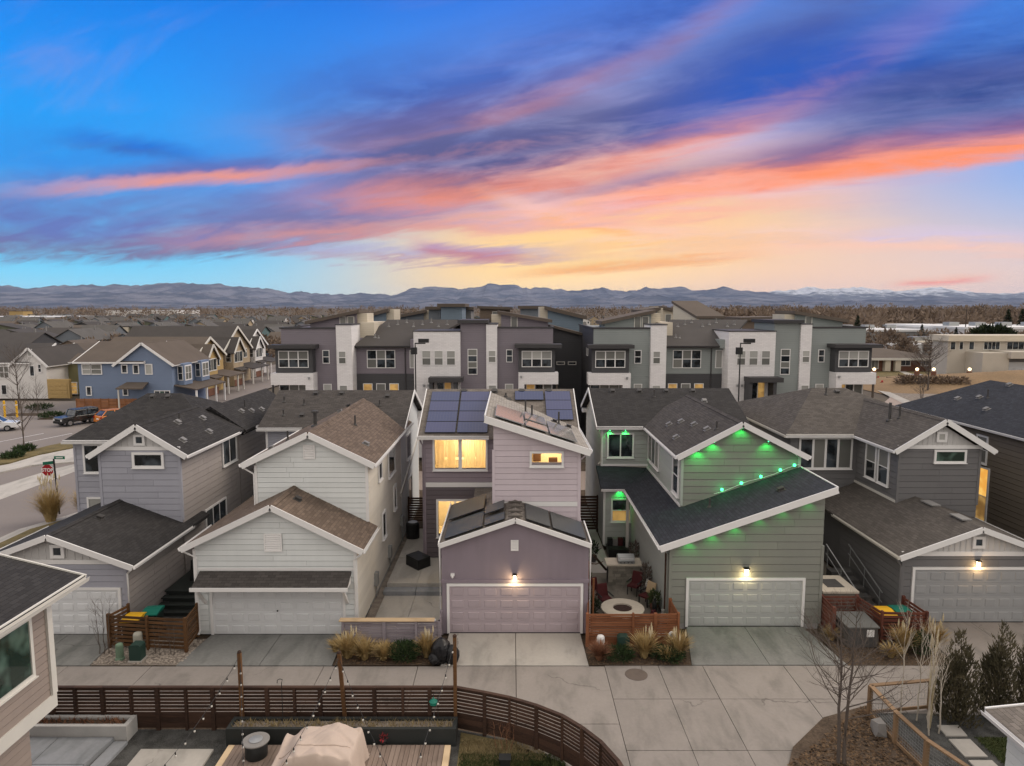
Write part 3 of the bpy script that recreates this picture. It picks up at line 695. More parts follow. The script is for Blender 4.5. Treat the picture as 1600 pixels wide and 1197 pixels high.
def interp(pts, x):
    for (a, ya), (b_, yb) in zip(pts[:-1], pts[1:]):
        if a <= x <= b_: t = (x - a) / (b_ - a); t = t * t * (3 - 2 * t); return ya + (yb - ya) * t
    return pts[0][1] if x < pts[0][0] else pts[-1][1]
def range_(name, D, depth, prof, mat, amp, seed, x0=-420, x1=2020, step=3.0, ny=18):
    m = MB(); nx = int((x1 - x0) / step) + 1; vs = []
    for j in range(ny + 1):
        t = j / ny; Y = D - depth * (1 - t)
        for i in range(nx):
            px = x0 + i * step; X = (px - 800) / 1067 * D; yc = interp(prof, px); zc = (480.7 - yc) / 1067 * D
            n = mnoise.fractal(Vector((px * .012 + seed, t * 2.2, seed)), .9, 2.1, 5); n2 = mnoise.fractal(Vector((px * .05 + seed, 0, seed * 2)), 1.0, 2.0, 4)
            rg = .75 - 1.3 * abs(mnoise.noise(Vector((px * .022 + seed * 7, 0, seed)))) - .9 * abs(mnoise.noise(Vector((px * .07 + seed * 5, 0, seed)))) - .5 * abs(mnoise.noise(Vector((px * .17 + seed * 5, 0, seed))))
            sp = abs(mnoise.noise(Vector((px * .03 + seed * 3, t * .9, 2.0))))
            z = zc * (t ** 1.25) * (1 - .35 * sp * (1 - t) * 2) + n * amp * D * t * (1 - t) * 3.2 + (n2 * 1.2 + rg * 1.25) * amp * D * 1.05 * t ** 2
            vs.append((X, Y + n * depth * .10 * (1 - t), max(-20, z)))
    fs = [(j * nx + i, j * nx + i + 1, (j + 1) * nx + i + 1, (j + 1) * nx + i) for j in range(ny) for i in range(nx - 1)]
    o = len(vs)                                                     # far flank, down to the plain again
    for i in range(nx): v = vs[ny * nx + i]; vs.append((v[0] * 1.08, v[1] + depth * .9, -20))
    fs += [(ny * nx + i, ny * nx + i + 1, o + i + 1, o + i) for i in range(nx - 1)]
    m.add(vs, fs); ob = m.build(name, mat, None, smooth=False); ob['kind'] = 'structure'; return ob
range_('foothills', 15000, 5200, [(-420, 456), (0, 456), (90, 460), (190, 456), (300, 457), (400, 463), (520, 470), (640, 468), (760, 463), (900, 466), (1000, 461), (1100, 465), (1200, 470), (1300, 470), (1440, 469), (1600, 471), (2020, 468)], 'rock_forest_haze', .0022, 3.3)
range_('mountain_range', 23000, 6500, [(-420, 446), (0, 447), (60, 450), (150, 446), (210, 447), (270, 443), (350, 446), (400, 451), (480, 457), (530, 461), (580, 459), (610, 461), (650, 452), (680, 449), (720, 451), (775, 445), (830, 450), (890, 455), (940, 451), (970, 457), (1020, 451), (1050, 449), (1090, 455), (1125, 450), (1180, 457), (1230, 463), (1330, 469), (1440, 463), (1520, 469), (1600, 467), (2020, 463)], 'rock_forest_haze', .0022, 9.1)
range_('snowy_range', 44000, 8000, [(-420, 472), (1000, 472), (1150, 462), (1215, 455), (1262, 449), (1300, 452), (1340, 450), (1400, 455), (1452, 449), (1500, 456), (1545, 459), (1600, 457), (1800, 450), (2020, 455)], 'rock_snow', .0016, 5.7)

# ================================================================== the row of houses along the alley
shingle('shingle_charcoal', (0.040, 0.038, 0.038), .18); shingle('shingle_brown', (0.140, 0.106, 0.084), .20); shingle('shingle_grey', (0.072, 0.065, 0.061), .18)
shingle('shingle_slate', (0.038, 0.041, 0.050), .16); shingle('shingle_taupe', (0.092, 0.082, 0.074), .18); shingle('shingle_light', (0.30, 0.275, 0.245), .14); shingle('shingle_pale', (0.165, 0.145, 0.128), .2)
paint('siding_bluegrey', (0.335, 0.338, 0.385), 0.6, 0.06, streak=0.05); paint('siding_warmgrey', (0.345, 0.312, 0.298), 0.65, 0.07, streak=0.05)
paint('siding_batten', (0.52, 0.51, 0.50), 0.6, 0.05); paint('siding_white', (0.66, 0.685, 0.68), 0.6, 0.05, streak=0.05); paint('siding_white_lit', (0.72, 0.68, 0.60), 0.65, 0.06, streak=0.06)  # last one is the white siding with warm side light put into its colour
paint('stucco_mauve', (0.245, 0.205, 0.238), 0.85, 0.10, scale=0.9, fine=30, streak=0.08, bmp=0.35); paint('siding_lilac', (0.56, 0.488, 0.525), 0.6, 0.05, streak=0.05)
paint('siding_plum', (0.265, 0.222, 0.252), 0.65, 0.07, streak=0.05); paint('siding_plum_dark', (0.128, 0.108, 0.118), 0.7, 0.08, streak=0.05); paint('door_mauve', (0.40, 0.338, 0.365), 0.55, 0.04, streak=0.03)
paint('siding_sage', (0.222, 0.226, 0.200), 0.65, 0.07, streak=0.05); paint('siding_sage_pale', (0.40, 0.43, 0.40), 0.6, 0.05); paint('siding_stone', (0.50, 0.48, 0.42), 0.65, 0.06, streak=0.06)
paint('siding_graphite', (0.150, 0.147, 0.150), 0.65, 0.06, streak=0.05); paint('siding_umber', (0.150, 0.128, 0.102), 0.7, 0.07, streak=0.05); paint('siding_taupe', (0.285, 0.235, 0.205), 0.65, 0.07, streak=0.05)
paint('door_white', (0.66, 0.67, 0.68), 0.45, 0.04, streak=0.04); paint('door_grey', (0.30, 0.305, 0.31), 0.5, 0.04, streak=0.03); paint('door_sage', (0.40, 0.415, 0.400), 0.5, 0.04, streak=0.03)
paint('concrete_base', (0.30, 0.295, 0.285), 0.9, 0.15, 1.2, bmp=0.2)

def solar_mat(name, ca, cb, line, rough=.16):
    m, N, b, out = newmat(name); uv = objvec(N, True); s = N.n('ShaderNodeSeparateXYZ'); N.nt.links.new(uv, s.inputs[0])
    fx = N.m('FRACT', N.m('MULTIPLY', s.outputs[0], 6.25)); fy = N.m('FRACT', N.m('MULTIPLY', s.outputs[1], 6.25))
    ex = N.m('MINIMUM', fx, N.m('SUBTRACT', 1.0, fx)); ey = N.m('MINIMUM', fy, N.m('SUBTRACT', 1.0, fy))
    e = N.ss(N.m('MINIMUM', ex, ey), 0.0, 0.05); oi = N.n('ShaderNodeObjectInfo')
    cc = N.mix(e, line, N.mix(oi.outputs['Random'], ca, cb))
    N.nt.links.new(cc, b.inputs['Base Color']); b.inputs['Roughness'].default_value = rough; b.inputs['Specular IOR Level'].default_value = 0.5
solar_mat('solar_cell', (0.030, 0.046, 0.125, 1), (0.050, 0.056, 0.140, 1), (0.075, 0.085, 0.16, 1)); solar_mat('solar_dark', (0.045, 0.050, 0.050, 1), (0.060, 0.062, 0.062, 1), (0.07, 0.072, 0.072, 1), .5); solar_mat('solar_sheen', (0.17, 0.165, 0.155, 1), (0.24, 0.23, 0.215, 1), (0.26, 0.25, 0.235, 1), .10)  # last one pales the cells to paint in reflected sky glow
def solar_panel(pl, uv0, uv1, v0, v1, parent, along, lift=0.10, frame='metal_dark', cell='solar_cell'):
    """panel lying on roof plane pl; corners from along(u, v) -> x, y"""
    c = [along(uv0, v0), along(uv1, v0), along(uv1, v1), along(uv0, v1)]; n = plane_normal(pl)
    base = [Vector((x, y, on_roof(x, y, pl))) + n * (lift - .045) for x, y in c]; ctr = sum(base, Vector()) / 4
    f = MB(); f.prism(base, n * .04); fr = f.build('solar_panel', frame, parent)
    k = 0.972; q = [(p - ctr) * k + ctr + n * .0405 for p in base]
    if (q[1] - q[0]).cross(q[2] - q[0]).dot(n) < 0: q.reverse()
    g = MB(); ud = (q[1] - q[0]).normalized(); vd = n.cross(ud); g.add(q + [p + n * .004 for p in q], [(3, 2, 1, 0), (4, 5, 6, 7), (0, 1, 5, 4), (1, 2, 6, 5), (2, 3, 7, 6), (3, 0, 4, 7)])
    al = g.v; g.uv = [[(Vector(al[i]).dot(ud), Vector(al[i]).dot(vd)) for i in ff] for ff in g.f]
    g.build('cell_sheet', cell, fr)
    return fr
def corner_boards(face_pts, parent, mat, z0, z1):
    for x, y in face_pts:
        m = MB(); m.box(x - .06, x + .06, y - .06, y + .06, z0, z1); m.build('corner_board', mat, parent)
def batten_gable(face, poly, step, mat, parent, n0=0.0):
    """board-and-batten gable infill: one panel with vertical battens"""
    p = MB(); panel(p, face, poly, th=-0.022); pn = p.build('gable_infill', mat, parent)
    u = min(q[0] for q in poly) + step / 2; u1 = max(q[0] for q in poly)
    while u < u1:
        s = clip(clip(poly, 0, u - .02, False), 0, u + .02, True)
        if area(s) > 1e-3:
            b = MB(); b.prism([face.p(a, z, .022) for a, z in s], face.nv() * .02); b.build('batten', mat, pn)
        u += step
def gable_poly(x0, x1, z0, zc0, zc1, xr, zr): return [(x0, z0), (x1, z0), (x1, zc1), (xr, zr), (x0, zc0)]

# ------------------------------------------------------------------ blue-grey house beside the street
def house_bluegrey():
    h = thing('house', 'blue-grey two-storey house with charcoal roof beside the street, stop sign at its left', 'house', (-19, 33, 0))
    # garage
    D = 27.4; gp = gable_poly(-21.92, -16.08, 0, 3.12, 3.12, -19.0, 4.24)
    w = MB().prism([(x, D, z) for x, z in gp], (0, 7, 0)).build('wall', 'siding_bluegrey', h); ft = Face('front', D)
    siding(ft, [(-21.92, .15), (-16.08, .15), (-16.08, 3.06), (-21.92, 3.06)], 0.27, 'siding_bluegrey', w, [(-21.0, -16.3, 0, 2.08)])
    trim(ft, [(-22.0, -16.0, 3.06, 3.24)], 'trim_white', h)
    batten_gable(ft, [(-21.6, 3.24), (-16.4, 3.24), (-19.0, 4.22)], 0.3, 'siding_batten', h)
    window(ft, -18.98, -18.66, 3.46, 3.78, h, tw=.13, base=.045, sill=False, name='gable_vent')
    garage_door(ft, -21.3, -16.42, 0, 1.95, h, 'door_white', 8, 4)
    wall_lamp_off(ft, -18.6, 2.35, h)
    sd = Face('right', -16.08); siding(sd, [(D, .15), (34.2, .15), (34.2, 3.1), (D, 3.1)], 0.27, 'siding_warmgrey', w)
    MB().box(-22, -16.0, D - .02, 34.3, -.2, .14).build('foundation', 'concrete_base', h)
    gable_y(-22.44, -15.56, 27.0, 32.3, 3.11, 4.41, -19.0, h, 'shingle_charcoal')
    pl = [(-19, 27, 4.41), (-15.56, 27, 3.11), (-19, 32, 4.41)]; roof_vent(-18.55, 29.9, pl, h)
    roof_slab([[(-16.2, 32.3, 3.35), (-15.56, 32.3, 3.11), (-15.56, 34.2, 3.11), (-16.2, 34.2, 3.35)]], 'shingle_charcoal', h)
    roof_slab([[(-22.44, 32.3, 3.11), (-19.84, 32.3, 4.09), (-19.84, 35.8, 4.09), (-22.44, 35.8, 3.11)]], 'shingle_charcoal', h)
    downspout(-16.0, 27.35, 3.05, 0, h, 'trim_white', (0, -1), (.35, -.2))
    corner_boards([(-16.08, D)], h, 'siding_bluegrey', 0.14, 3.1)
    # upper block under its own gable
    U = 32.27; fu = Face('front', U); up = gable_poly(-19.84, -16.0, 2.9, 6.76, 6.76, -17.82, 7.98)
    w2 = MB().prism([(x, U, z) for x, z in up], (0, 5.2, 0)).build('wall', 'siding_bluegrey', h); MB().box(-19.8, -16.0, 37.4, 46.2, 0, 6.55).build('wall', 'siding_warmgrey', h)
    MB().box(-16.1, -16.02, 33.9, 45, 0.1, 3.0).build('wall', 'siding_warmgrey', h)
    hole = (-18.13, -16.84, 6.10, 6.63)
    siding(fu, [(-19.84, 3.0), (-16.0, 3.0), (-16.0, 6.82), (-19.84, 6.82)], 0.3, 'siding_bluegrey', w2, [hole])
    trim(fu, [(-19.9, -15.94, 6.84, 7.02)], 'trim_white', h)
    batten_gable(fu, [(-19.5, 7.02), (-16.15, 7.02), (-17.82, 7.96)], 0.3, 'siding_batten', h)
    window(fu, -18.0, -17.7, 7.2, 7.5, h, tw=.12, base=.045, sill=False, name='gable_vent')
    window(fu, *hole, h, 1, 1, base=.044, tw=.12)
    sr = Face('right', -16.0); siding(sr, [(U, .2), (46, .2), (46, 6.72), (U, 6.72)], 0.3, 'siding_warmgrey', w2, [(37.0, 38.7, 5.0, 6.3)])
    window(sr, 37.0, 38.7, 5.0, 6.35, h, 2, 1, base=.044, pane='glass_dark')
    window(sr, 34.6, 37.0, 1.95, 3.1, h, 3, 1, base=.044)
    corner_boards([(-16.0, U), (-19.84, U)], h, 'siding_bluegrey', 3.4, 6.8)
    # wing set back at the left
    V = 35.8; fv = Face('front', V)
    w3 = MB().box(-23.3, -19.5, V, 46, 0, 6.6).build('wall', 'siding_bluegrey', h); holes = [(-22.75, -20.9, 4.95, 6.35), (-22.7, -22.0, 2.4, 3.45)]
    siding(fv, [(-23.3, .2), (-19.84, .2), (-19.84, 6.6), (-23.3, 6.6)], 0.3, 'siding_bluegrey', w3, holes)
    window(fv, *holes[0], h, 2, 1, base=.044); window(fv, *holes[1], h, 1, 1, base=.044, pane='glass_blind')
    corner_boards([(-23.3, V)], h, 'siding_bluegrey', 0.2, 6.6)
    # roofs: hip over the main body, front gable, rear gable
    e = 6.66; zr = 8.66; c = 'shingle_charcoal'
    A, B, C_, Dd = (-23.7, 35.4, e), (-15.5, 35.4, e), (-15.5, 44.2, e), (-23.7, 44.2, e); r0, r1 = (-21.4, 39.8, zr), (-19.4, 39.8, zr)
    rf = roof_slab([[A, B, r1, r0]], c, h); roof_slab([[B, C_, r1]], c, h); roof_slab([[C_, Dd, r0, r1]], c, h); roof_slab([[Dd, A, r0]], c, h)
    gable_y(-20.19, -15.5, 31.92, 38.3, 6.66, 8.13, -17.84, h, c, fh=.26)
    roof_slab([[(-19.7, 39.0, 6.6), (-17.4, 39.0, 7.98), (-17.4, 48, 7.98), (-19.7, 48, 6.6)]], c, h); roof_slab([[(-17.4, 39.0, 7.98), (-15.4, 39.0, 6.6), (-15.4, 48, 6.6), (-17.4, 48, 7.98)]], c, h); gutter((-15.4, 40.5, 6.58), (-15.4, 48, 6.58), h, out=(1, 0, 0)); MB().prism([(-19.5, 39.05, 6.3), (-15.6, 39.05, 6.3), (-15.6, 39.05, 6.6), (-17.4, 39.05, 7.86), (-19.5, 39.05, 6.58)], (0, 8.8, 0)).build('wall', 'shingle_charcoal', h)
    gutter((-23.7, 35.4, e - .02), (-20.2, 35.4, e - .02), h, out=(0, -1, 0)); fascia([(-23.7, 35.44, e), (-20.2, 35.44, e)], h)
    R_ = [(-17.84, 32, 8.13), (-15.5, 32, 6.66), (-17.84, 38, 8.13)]
    for x, y in ((-16.25, 33.2), (-16.15, 35.9), (-17.0, 37.1)): roof_vent(x, y, R_, h, 'vent_light')
    roof_vent(-17.25, 34.8, R_, h, 'vent_light'); vent_pipe(-17.35, 35.2, R_, h, .45)
    R2 = [(-17.4, 40, 7.98), (-15.4, 40, 6.6), (-17.4, 48, 7.98)]
    for x, y in ((-16.5, 41.2), (-16.3, 42.3), (-16.15, 43.6)): roof_vent(x, y, R2, h, 'vent_light')
    vent_pipe(-16.6, 42.0, R2, h, .6)
    RF = [A, B, r0]
    for x in (-20.9, -20.0): roof_vent(x, 39.4, RF, h)
    downspout(-15.93, 45.4, 6.5, .2, h, 'siding_warmgrey', (1, 0), (.4, 0))
    downspout(-15.93, 39.2, 6.5, 0.3, h, 'siding_warmgrey', (1, 0), (.4, 0))
    m = MB(); m.box(-15.98, -15.5, 33.2, 33.5, .9, 1.5); m.tube([(-15.8, 33.35, .0), (-15.8, 33.35, 2.2)], .03); m.build('electric_meter', 'metal_grey', h)
    return h
def wall_lamp_off(face, u, z, parent):
    m = MB(); face.box(m, u - .06, u + .06, z, z + .16, .02, .05); face.box(m, u - .09, u + .09, z + .14, z + .19, .03, .18); face.box(m, u - .05, u + .05, z - .02, z + .14, .06, .15)
    return m.build('wall_lamp', 'metal_grey', parent)

# ------------------------------------------------------------------ white house with the brown roof
def house_white():
    h = thing('house', 'white two-storey house with brown shingle roof and pent roof over garage', 'house', (-10, 33, 0))
    D = 27.4; c = 'shingle_brown'; ft = Face('front', D)
    gp = [(-13.17, 0), (-6.5, 0), (-6.5, 3.76), (-9.84, 5.42), (-13.17, 3.86)]
    w = MB().prism([(x, D, z) for x, z in gp], (0, 3, 0)).build('wall', 'siding_white', h)
    siding(ft, [(-13.17, .15), (-6.5, .15), (-6.5, 3.82), (-9.84, 5.44), (-13.17, 3.92)], 0.235, 'siding_white', w, [(-12.7, -7.0, 0, 2.5), (-10.27, -9.49, 3.59, 4.40)])
    louver(ft, -10.25, -9.51, 3.61, 4.38, h, base=.044)
    d = garage_door(ft, -12.5, -7.06, 0, 2.05, h, 'door_white', 8, 4)
    MB().tube([(-9.8, D - .06, 1.05), (-9.8, D - .09, 1.05)], .035, 8).build('door_handle', 'metal_dark', h)
    # pent roof on brackets
    roof_slab([[(-12.98, 26.5, 2.36), (-6.68, 26.5, 2.36), (-6.68, 27.38, 2.78), (-12.98, 27.38, 2.78)]], 'shingle_grey', h, name='pent_roof', th=.1)
    fascia([(-13.02, 26.47, 2.36), (-6.64, 26.47, 2.36)], h, h=.15)
    for x in (-12.95, -6.72):
        m = MB(); m.prism([(x, 26.52, 2.27), (x, 27.36, 2.27), (x, 27.36, 2.66)], (.03, 0, 0)); m.build('fascia', 'trim_white', h)
    trim(ft, [(-13.1, -6.55, 2.80, 2.90)], 'trim_white', h)
    for x in (-12.78, -6.86):
        m = MB(); m.beam((x, 26.62, 2.22), (x, 27.33, 1.4), .1, .1, (1, 0, 0)); m.beam((x, 26.55, 2.21), (x, 27.37, 2.21), .1, .1); m.build('bracket', 'trim_white', h)
    sr = Face('right', -6.5); wr = MB().box(-6.9, -6.5, 30.4, 46.5, 0, 6.6).build('wall', 'siding_white_lit', h)
    siding(sr, [(D, .15), (30.2, .15), (30.2, 3.7), (D, 3.7)], 0.235, 'siding_white_lit', wr)
    small = [(32.3, 33.0, 5.35, 6.1), (34.9, 36.7, 4.85, 6.2), (33.0, 33.75, 2.2, 3.4), (36.3, 37.0, 2.7, 3.9), (41.5, 42.8, 1.2, 3.0), (41.0, 42.4, 4.4, 5.8)]
    siding(sr, [(30.2, .15), (46.5, .15), (46.5, 6.62), (30.2, 6.62)], 0.235, 'siding_white_lit', wr, small)
    for s in small: window(sr, *s, h, 1, 1, base=.044, tw=.08, pane='glass_dark')
    m = MB(); m.beam((-6.43, 38.5, 2.9), (-6.43, 46, 4.9), .1, .22); m.build('trim_board', 'trim_cream', h)
    MB().box(-6.55, -6.44, 30, 46.5, -.1, .14).build('foundation', 'concrete_base', h)
    gable_y(-13.57, -6.11, 27.05, 30.2, 3.82, 5.65, -9.84, h, c, zeL=3.86, zeR=3.76)
    roof_slab([[(-13.57, 30.2, 3.86), (-11.5, 30.2, 4.84), (-11.5, 36.5, 4.84), (-13.57, 36.5, 3.86)]], c, h)
    MB().box(-13.1, -11.5, 30, 39, 0, 3.9).build('wall', 'siding_white', h)
    roof_vent(-9.3, 28.9, [(-9.84, 27, 5.65), (-6.11, 27, 3.76), (-9.84, 30, 5.65)], h)
    downspout(-13.1, 27.35, 3.75, 0, h, 'trim_white', (0, -1), (-.4, -.2)); downspout(-6.55, 27.32, 3.65, 0, h, 'trim_white', (0, -1), (.35, -.2))
    corner_boards([(-13.17, D), (-6.5, D)], h, 'trim_white', .15, 3.7)
    # upper block
    U = 30.16; fu = Face('front', U); up = [(-11.54, 3.6), (-6.55, 3.6), (-6.55, 6.66), (-9.04, 7.92), (-11.54, 6.75)]
    w2 = MB().prism([(x, U, z) for x, z in up], (0, 10, 0)).build('wall', 'siding_white', h)
    siding(fu, [(-11.54, 3.7), (-6.55, 3.7), (-6.55, 6.72), (-9.04, 7.98), (-11.54, 6.80)], 0.235, 'siding_white', w2, [(-9.36, -8.83, 6.9, 7.55)])
    louver(fu, -9.36, -8.83, 6.90, 7.55, h, base=.044)
    corner_boards([(-11.54, U), (-6.55, U)], h, 'trim_white', 4.0, 6.6)
    gable_y(-12.05, -6.12, 29.81, 41.2, 6.72, 8.15, -9.05, h, c, fh=.26)
    downspout(-11.62, 30.1, 6.6, 4.6, h, 'trim_white', (0, -1), (-.4, -.15))
    S = [(-9.05, 30, 8.15), (-6.12, 30, 6.72), (-9.05, 40, 8.15)]; roof_vent(-7.0, 32.2, S, h, 'vent_light'); vent_pipe(-8.05, 34.6, S, h, .55)
    SL = [(-9.05, 30, 8.15), (-12.05, 30, 6.72), (-9.05, 40, 8.15)]
    vent_pipe(-10.6, 31.8, SL, h, .5); vent_pipe(-9.8, 33.6, SL, h, .7, .09, cap=True); roof_vent(-11.1, 31.0, SL, h, 'vent_light'); roof_vent(-9.3, 36.6, SL, h, 'vent_light'); roof_vent(-9.4, 39.0, SL, h)
    # main body across the back
    V = 39.0; fv = Face('front', V); w3 = MB().prism([(-14.2, V, 0), (-14.2, V, 6.7), (-14.2, 42.6, 8.3), (-14.2, 46.2, 6.7), (-14.2, 46.2, 0)], (7.75, 0, 0)).build('wall', 'siding_white', h)
    siding(fv, [(-14.2, 3.0), (-11.5, 3.0), (-11.5, 6.7), (-14.2, 6.7)], 0.235, 'siding_bluegrey', w3)
    corner_boards([(-14.2, V)], h, 'trim_white', .2, 6.6)
    A, B = (-14.64, 38.6, 6.75), (-6.15, 38.6, 6.75); r0, r1 = (-14.64, 42.6, 8.5), (-6.15, 42.6, 8.5)
    roof_slab([[A, B, r1, r0]], 'shingle_grey', h); roof_slab([[r0, r1, (-6.15, 46.6, 6.75), (-14.64, 46.6, 6.75)]], 'shingle_grey', h)
    gutter((-14.64, 38.6, 6.73), (-12.05, 38.6, 6.73), h, out=(0, -1, 0)); fascia([(-14.64, 38.65, 6.75), (-12.05, 38.65, 6.75)], h)
    fascia([(-6.12, 38.6, 6.75), (-6.12, 42.6, 8.5)], h); fascia([(-6.12, 42.6, 8.5), (-6.12, 46.6, 6.75)], h)
    m = MB(); m.box(-6.5, -6.15, 46.1, 46.7, 6.35, 6.62); m.build('eave_return', 'trim_white', h)
    P_ = [A, B, r0]
    for x in (-12.2, -10.6): roof_vent(x, 42.2, P_, h)
    for x, y in ((-13.5, 39.9), (-12.6, 41.0), (-8.0, 40.9), (-13.9, 41.3)): vent_pipe(x, y, P_, h, .4, .05)
    roof_vent(-12.4, 39.9, P_, h); roof_vent(-7.7, 41.9, P_, h)
    # hose reels and meters on the side wall
    for y, z in ((38.6, 1.3), (34.6, .9), (31.0, .9)):
        m = MB(); m.box(-6.5, -6.3, y - .18, y + .18, z - .25, z + .35); m.tube([(-6.4, y, z - .25), (-6.4, y, .1)], .03); m.build('electric_meter', 'metal_grey', h)
    return h

# ------------------------------------------------------------------ mauve house in the middle
def room(parent, face, u0, u1, z0, z1, depth, power, wall='room_wall', col=(1.0, 0.78, 0.45)):
    """a real room behind a lit window: walls, floor, and a ceiling lamp"""
    m = MB(); a = .35
    def q(ua, ub, za, zb, na, nb): face.box(m, ua, ub, za, zb, na, nb)
    q(u0 - a, u1 + a, z0 - a, z1 + a, -depth - .05, -depth); q(u0 - a - .05, u0 - a, z0 - a, z1 + a, -depth, -.13); q(u1 + a, u1 + a + .05, z0 - a, z1 + a, -depth, -.13)
    q(u0 - a, u1 + a, z1 + a, z1 + a + .05, -depth, -.13); q(u0 - a, u1 + a, z0 - a - .05, z0 - a, -depth, -.13)
    r = m.build('room', wall, parent)
    ld = bpy.data.lights.new('room_light', 'POINT'); ld.energy = power; ld.color = col; ld.shadow_soft_size = .2
    lo = bpy.data.objects.new('room_light', ld); COL.objects.link(lo); lo.parent = parent; lo.location = Vector(face.p((u0 + u1) / 2 + .2, z1 + .1, -depth * .5)) - ORG[parent.name]
    return r
paint('room_wall', (0.80, 0.70, 0.52), 0.8, 0.12, 1.5);  paint('furniture_dark', (0.10, 0.05, 0.025), 0.5, 0.2)
_m, _N, _b, _o = newmat('curtain'); _t = _N.n('ShaderNodeBsdfTranslucent'); _t.inputs[0].default_value = (.85, .74, .55, 1); _d = _N.n('ShaderNodeBsdfDiffuse'); _d.inputs[0].default_value = (.75, .68, .55, 1); _x = _N.n('ShaderNodeMixShader'); _x.inputs[0].default_value = .35; _N.nt.links.new(_t.outputs[0], _x.inputs[1]); _N.nt.links.new(_d.outputs[0], _x.inputs[2]); _N.nt.links.new(_x.outputs[0], _o.inputs[0])
def house_mauve():
    h = thing('house', 'mauve two-storey house with solar panels and three lit yellow windows, in the middle', 'house', (0, 32, 0))
    D = 27.5; ft = Face('front', D); c = 'shingle_pale'
    gp = [(-2.94, 0), (3.2, 0), (3.2, 3.86), (.14, 4.9), (-2.94, 3.84)]
    w = MB().prism([(x, D, z) for x, z in gp], (0, 5.5, 0)).build('wall', 'stucco_mauve', h)
    trim(ft, [(-2.96, 3.22, 2.22, 2.36)], 'stucco_mauve', h, 'belt_course', 0, .07)
    m = MB(); ft.box(m, -2.9, -2.74, 0, 2.22, 0, .05); ft.box(m, 3.0, 3.17, 0, 2.22, 0, .05); m.build('door_surround', 'stucco_mauve', h)
    garage_door(ft, -2.62, 2.87, .02, 2.08, h, 'door_mauve', 8, 4)
    louver(ft, -.05, .27, 3.6, 4.05, h, base=.005, n=6)
    wall_lamp(ft, .11, 2.42, h, 14)
    m = MB(); ft.box(m, -2.56, -2.40, 2.52, 2.62, .0, .1); m.lathe(ft.p(-2.48, 2.50, .12), [(.03, -.05), (.05, 0), (.03, .05)], 8); m.build('security_camera', 'trim_white', h)
    # garage roof with its solar array, edged in white
    zl, zr, zg = 3.93, 5.02, 3.94
    rl = roof_slab([[(-3.0, 27.27, zl), (.14, 27.27, zr), (.14, 30.14, zr), (-.83, 30.14, 4.68), (-.83, 33.0, 4.68), (-3.0, 33.0, zl)]], c, h, th=.1); rr = roof_slab([[(.14, 27.27, zr), (3.24, 27.27, zg), (3.24, 30.14, zg), (.14, 30.14, zr)]], c, h, th=.1)
    fascia([(-3.03, 27.24, zl), (.14, 27.24, zr)], h, h=.2); fascia([(.14, 27.24, zr), (3.27, 27.24, zg)], h, h=.2)
    fascia([(-3.03, 27.27, zl + .06), (-3.03, 33.0, zl + .06)], h, h=.2); fascia([(3.27, 27.27, zg + .06), (3.27, 30.14, zg + .06)], h, h=.2)
    pl = [(-3.0, 27.27, zl), (.14, 27.27, zr), (.14, 30, zr)]; pr = [(.14, 27.27, zr), (3.24, 27.27, zg), (.14, 30, zr)]; xy = lambda x, y: (x, y)
    solar_panel(pl, -2.78, -1.20, 27.5, 29.7, rl, xy, cell='solar_dark'); solar_panel(pl, -2.78, -1.20, 29.76, 31.9, rl, xy, .2, cell='solar_dark')
    solar_panel(pl, -1.12, -.28, 27.5, 28.5, rl, xy, cell='solar_dark'); solar_panel(pl, -1.12, -.28, 28.7, 29.9, rl, xy, .22, cell='solar_dark')
    solar_panel(pr, .55, 1.58, 27.5, 29.8, rr, xy, cell='solar_dark'); solar_panel(pr, 1.66, 3.06, 27.5, 29.8, rr, xy, cell='solar_dark')
    for y in (27.6, 28.3, 29.0, 29.7):
        m = MB(); m.box(-.16, .44, y - .07, y + .07, 5.02, 5.06); m.build('ridge_cap', 'shingle_pale', h)
    downspout(3.28, 27.6, 3.85, 0, h, 'trim_white', (0, -1)); downspout(-3.02, 27.6, 3.85, 0, h, 'trim_white', (0, -1))
    # pale upper block with the shed roof
    U = 30.14; fu = Face('front', U); hole = (.89, 2.22, 6.63, 7.16)
    poly = [(-.83, 3.9), (3.02, 3.9), (3.02, 7.36), (-.83, 8.60)]
    w2m = MB(); panel(w2m, fu, poly, [hole]); w2 = w2m.build('wall', 'siding_lilac', h)
    m = MB(); m.box(2.9, 3.02, U + .12, 36, 0, 7.3); m.box(-.83, -.71, U + .12, 36, 0, 8.5); m.build('wall', 'siding_lilac', h)
    siding(fu, [(-.83, 4.94), (3.02, 4.94), (3.02, 7.36), (-.83, 8.60)], 0.26, 'siding_lilac', w2, [hole])
    siding(fu, [(-.83, 4.2), (3.02, 4.2), (3.02, 4.70), (-.83, 4.70)], 0.26, 'siding_lilac', w2)
    trim(fu, [(-.86, 3.05, 4.71, 4.93)], 'trim_white', h)
    window(fu, *hole, h, 1, 1, pane='glass_clear', base=.044); room(h, fu, *hole, 1.6, 48)
    m = MB(); fu.box(m, 1.0, 1.35, 6.5, 7.0, -1.5, -1.2); fu.box(m, 1.7, 2.1, 6.5, 6.75, -1.0, -.8); m.build('furniture', 'furniture_dark', h)
    corner_boards([(3.02, U), (-.83, U)], h, 'siding_lilac', 4.0, 7.3)
    sh = roof_slab([[(-1.18, 29.74, 8.85), (3.46, 29.74, 7.36), (3.46, 36.2, 7.36), (-1.18, 38.9, 8.85)]], 'shingle_light', h, th=.12)
    fascia([(-1.2, 29.71, 8.87), (3.5, 29.71, 7.36)], h, h=.30, w=.07); fascia([(-1.2, 29.75, 8.9), (-1.2, 38.5, 8.9)], h, h=.3)
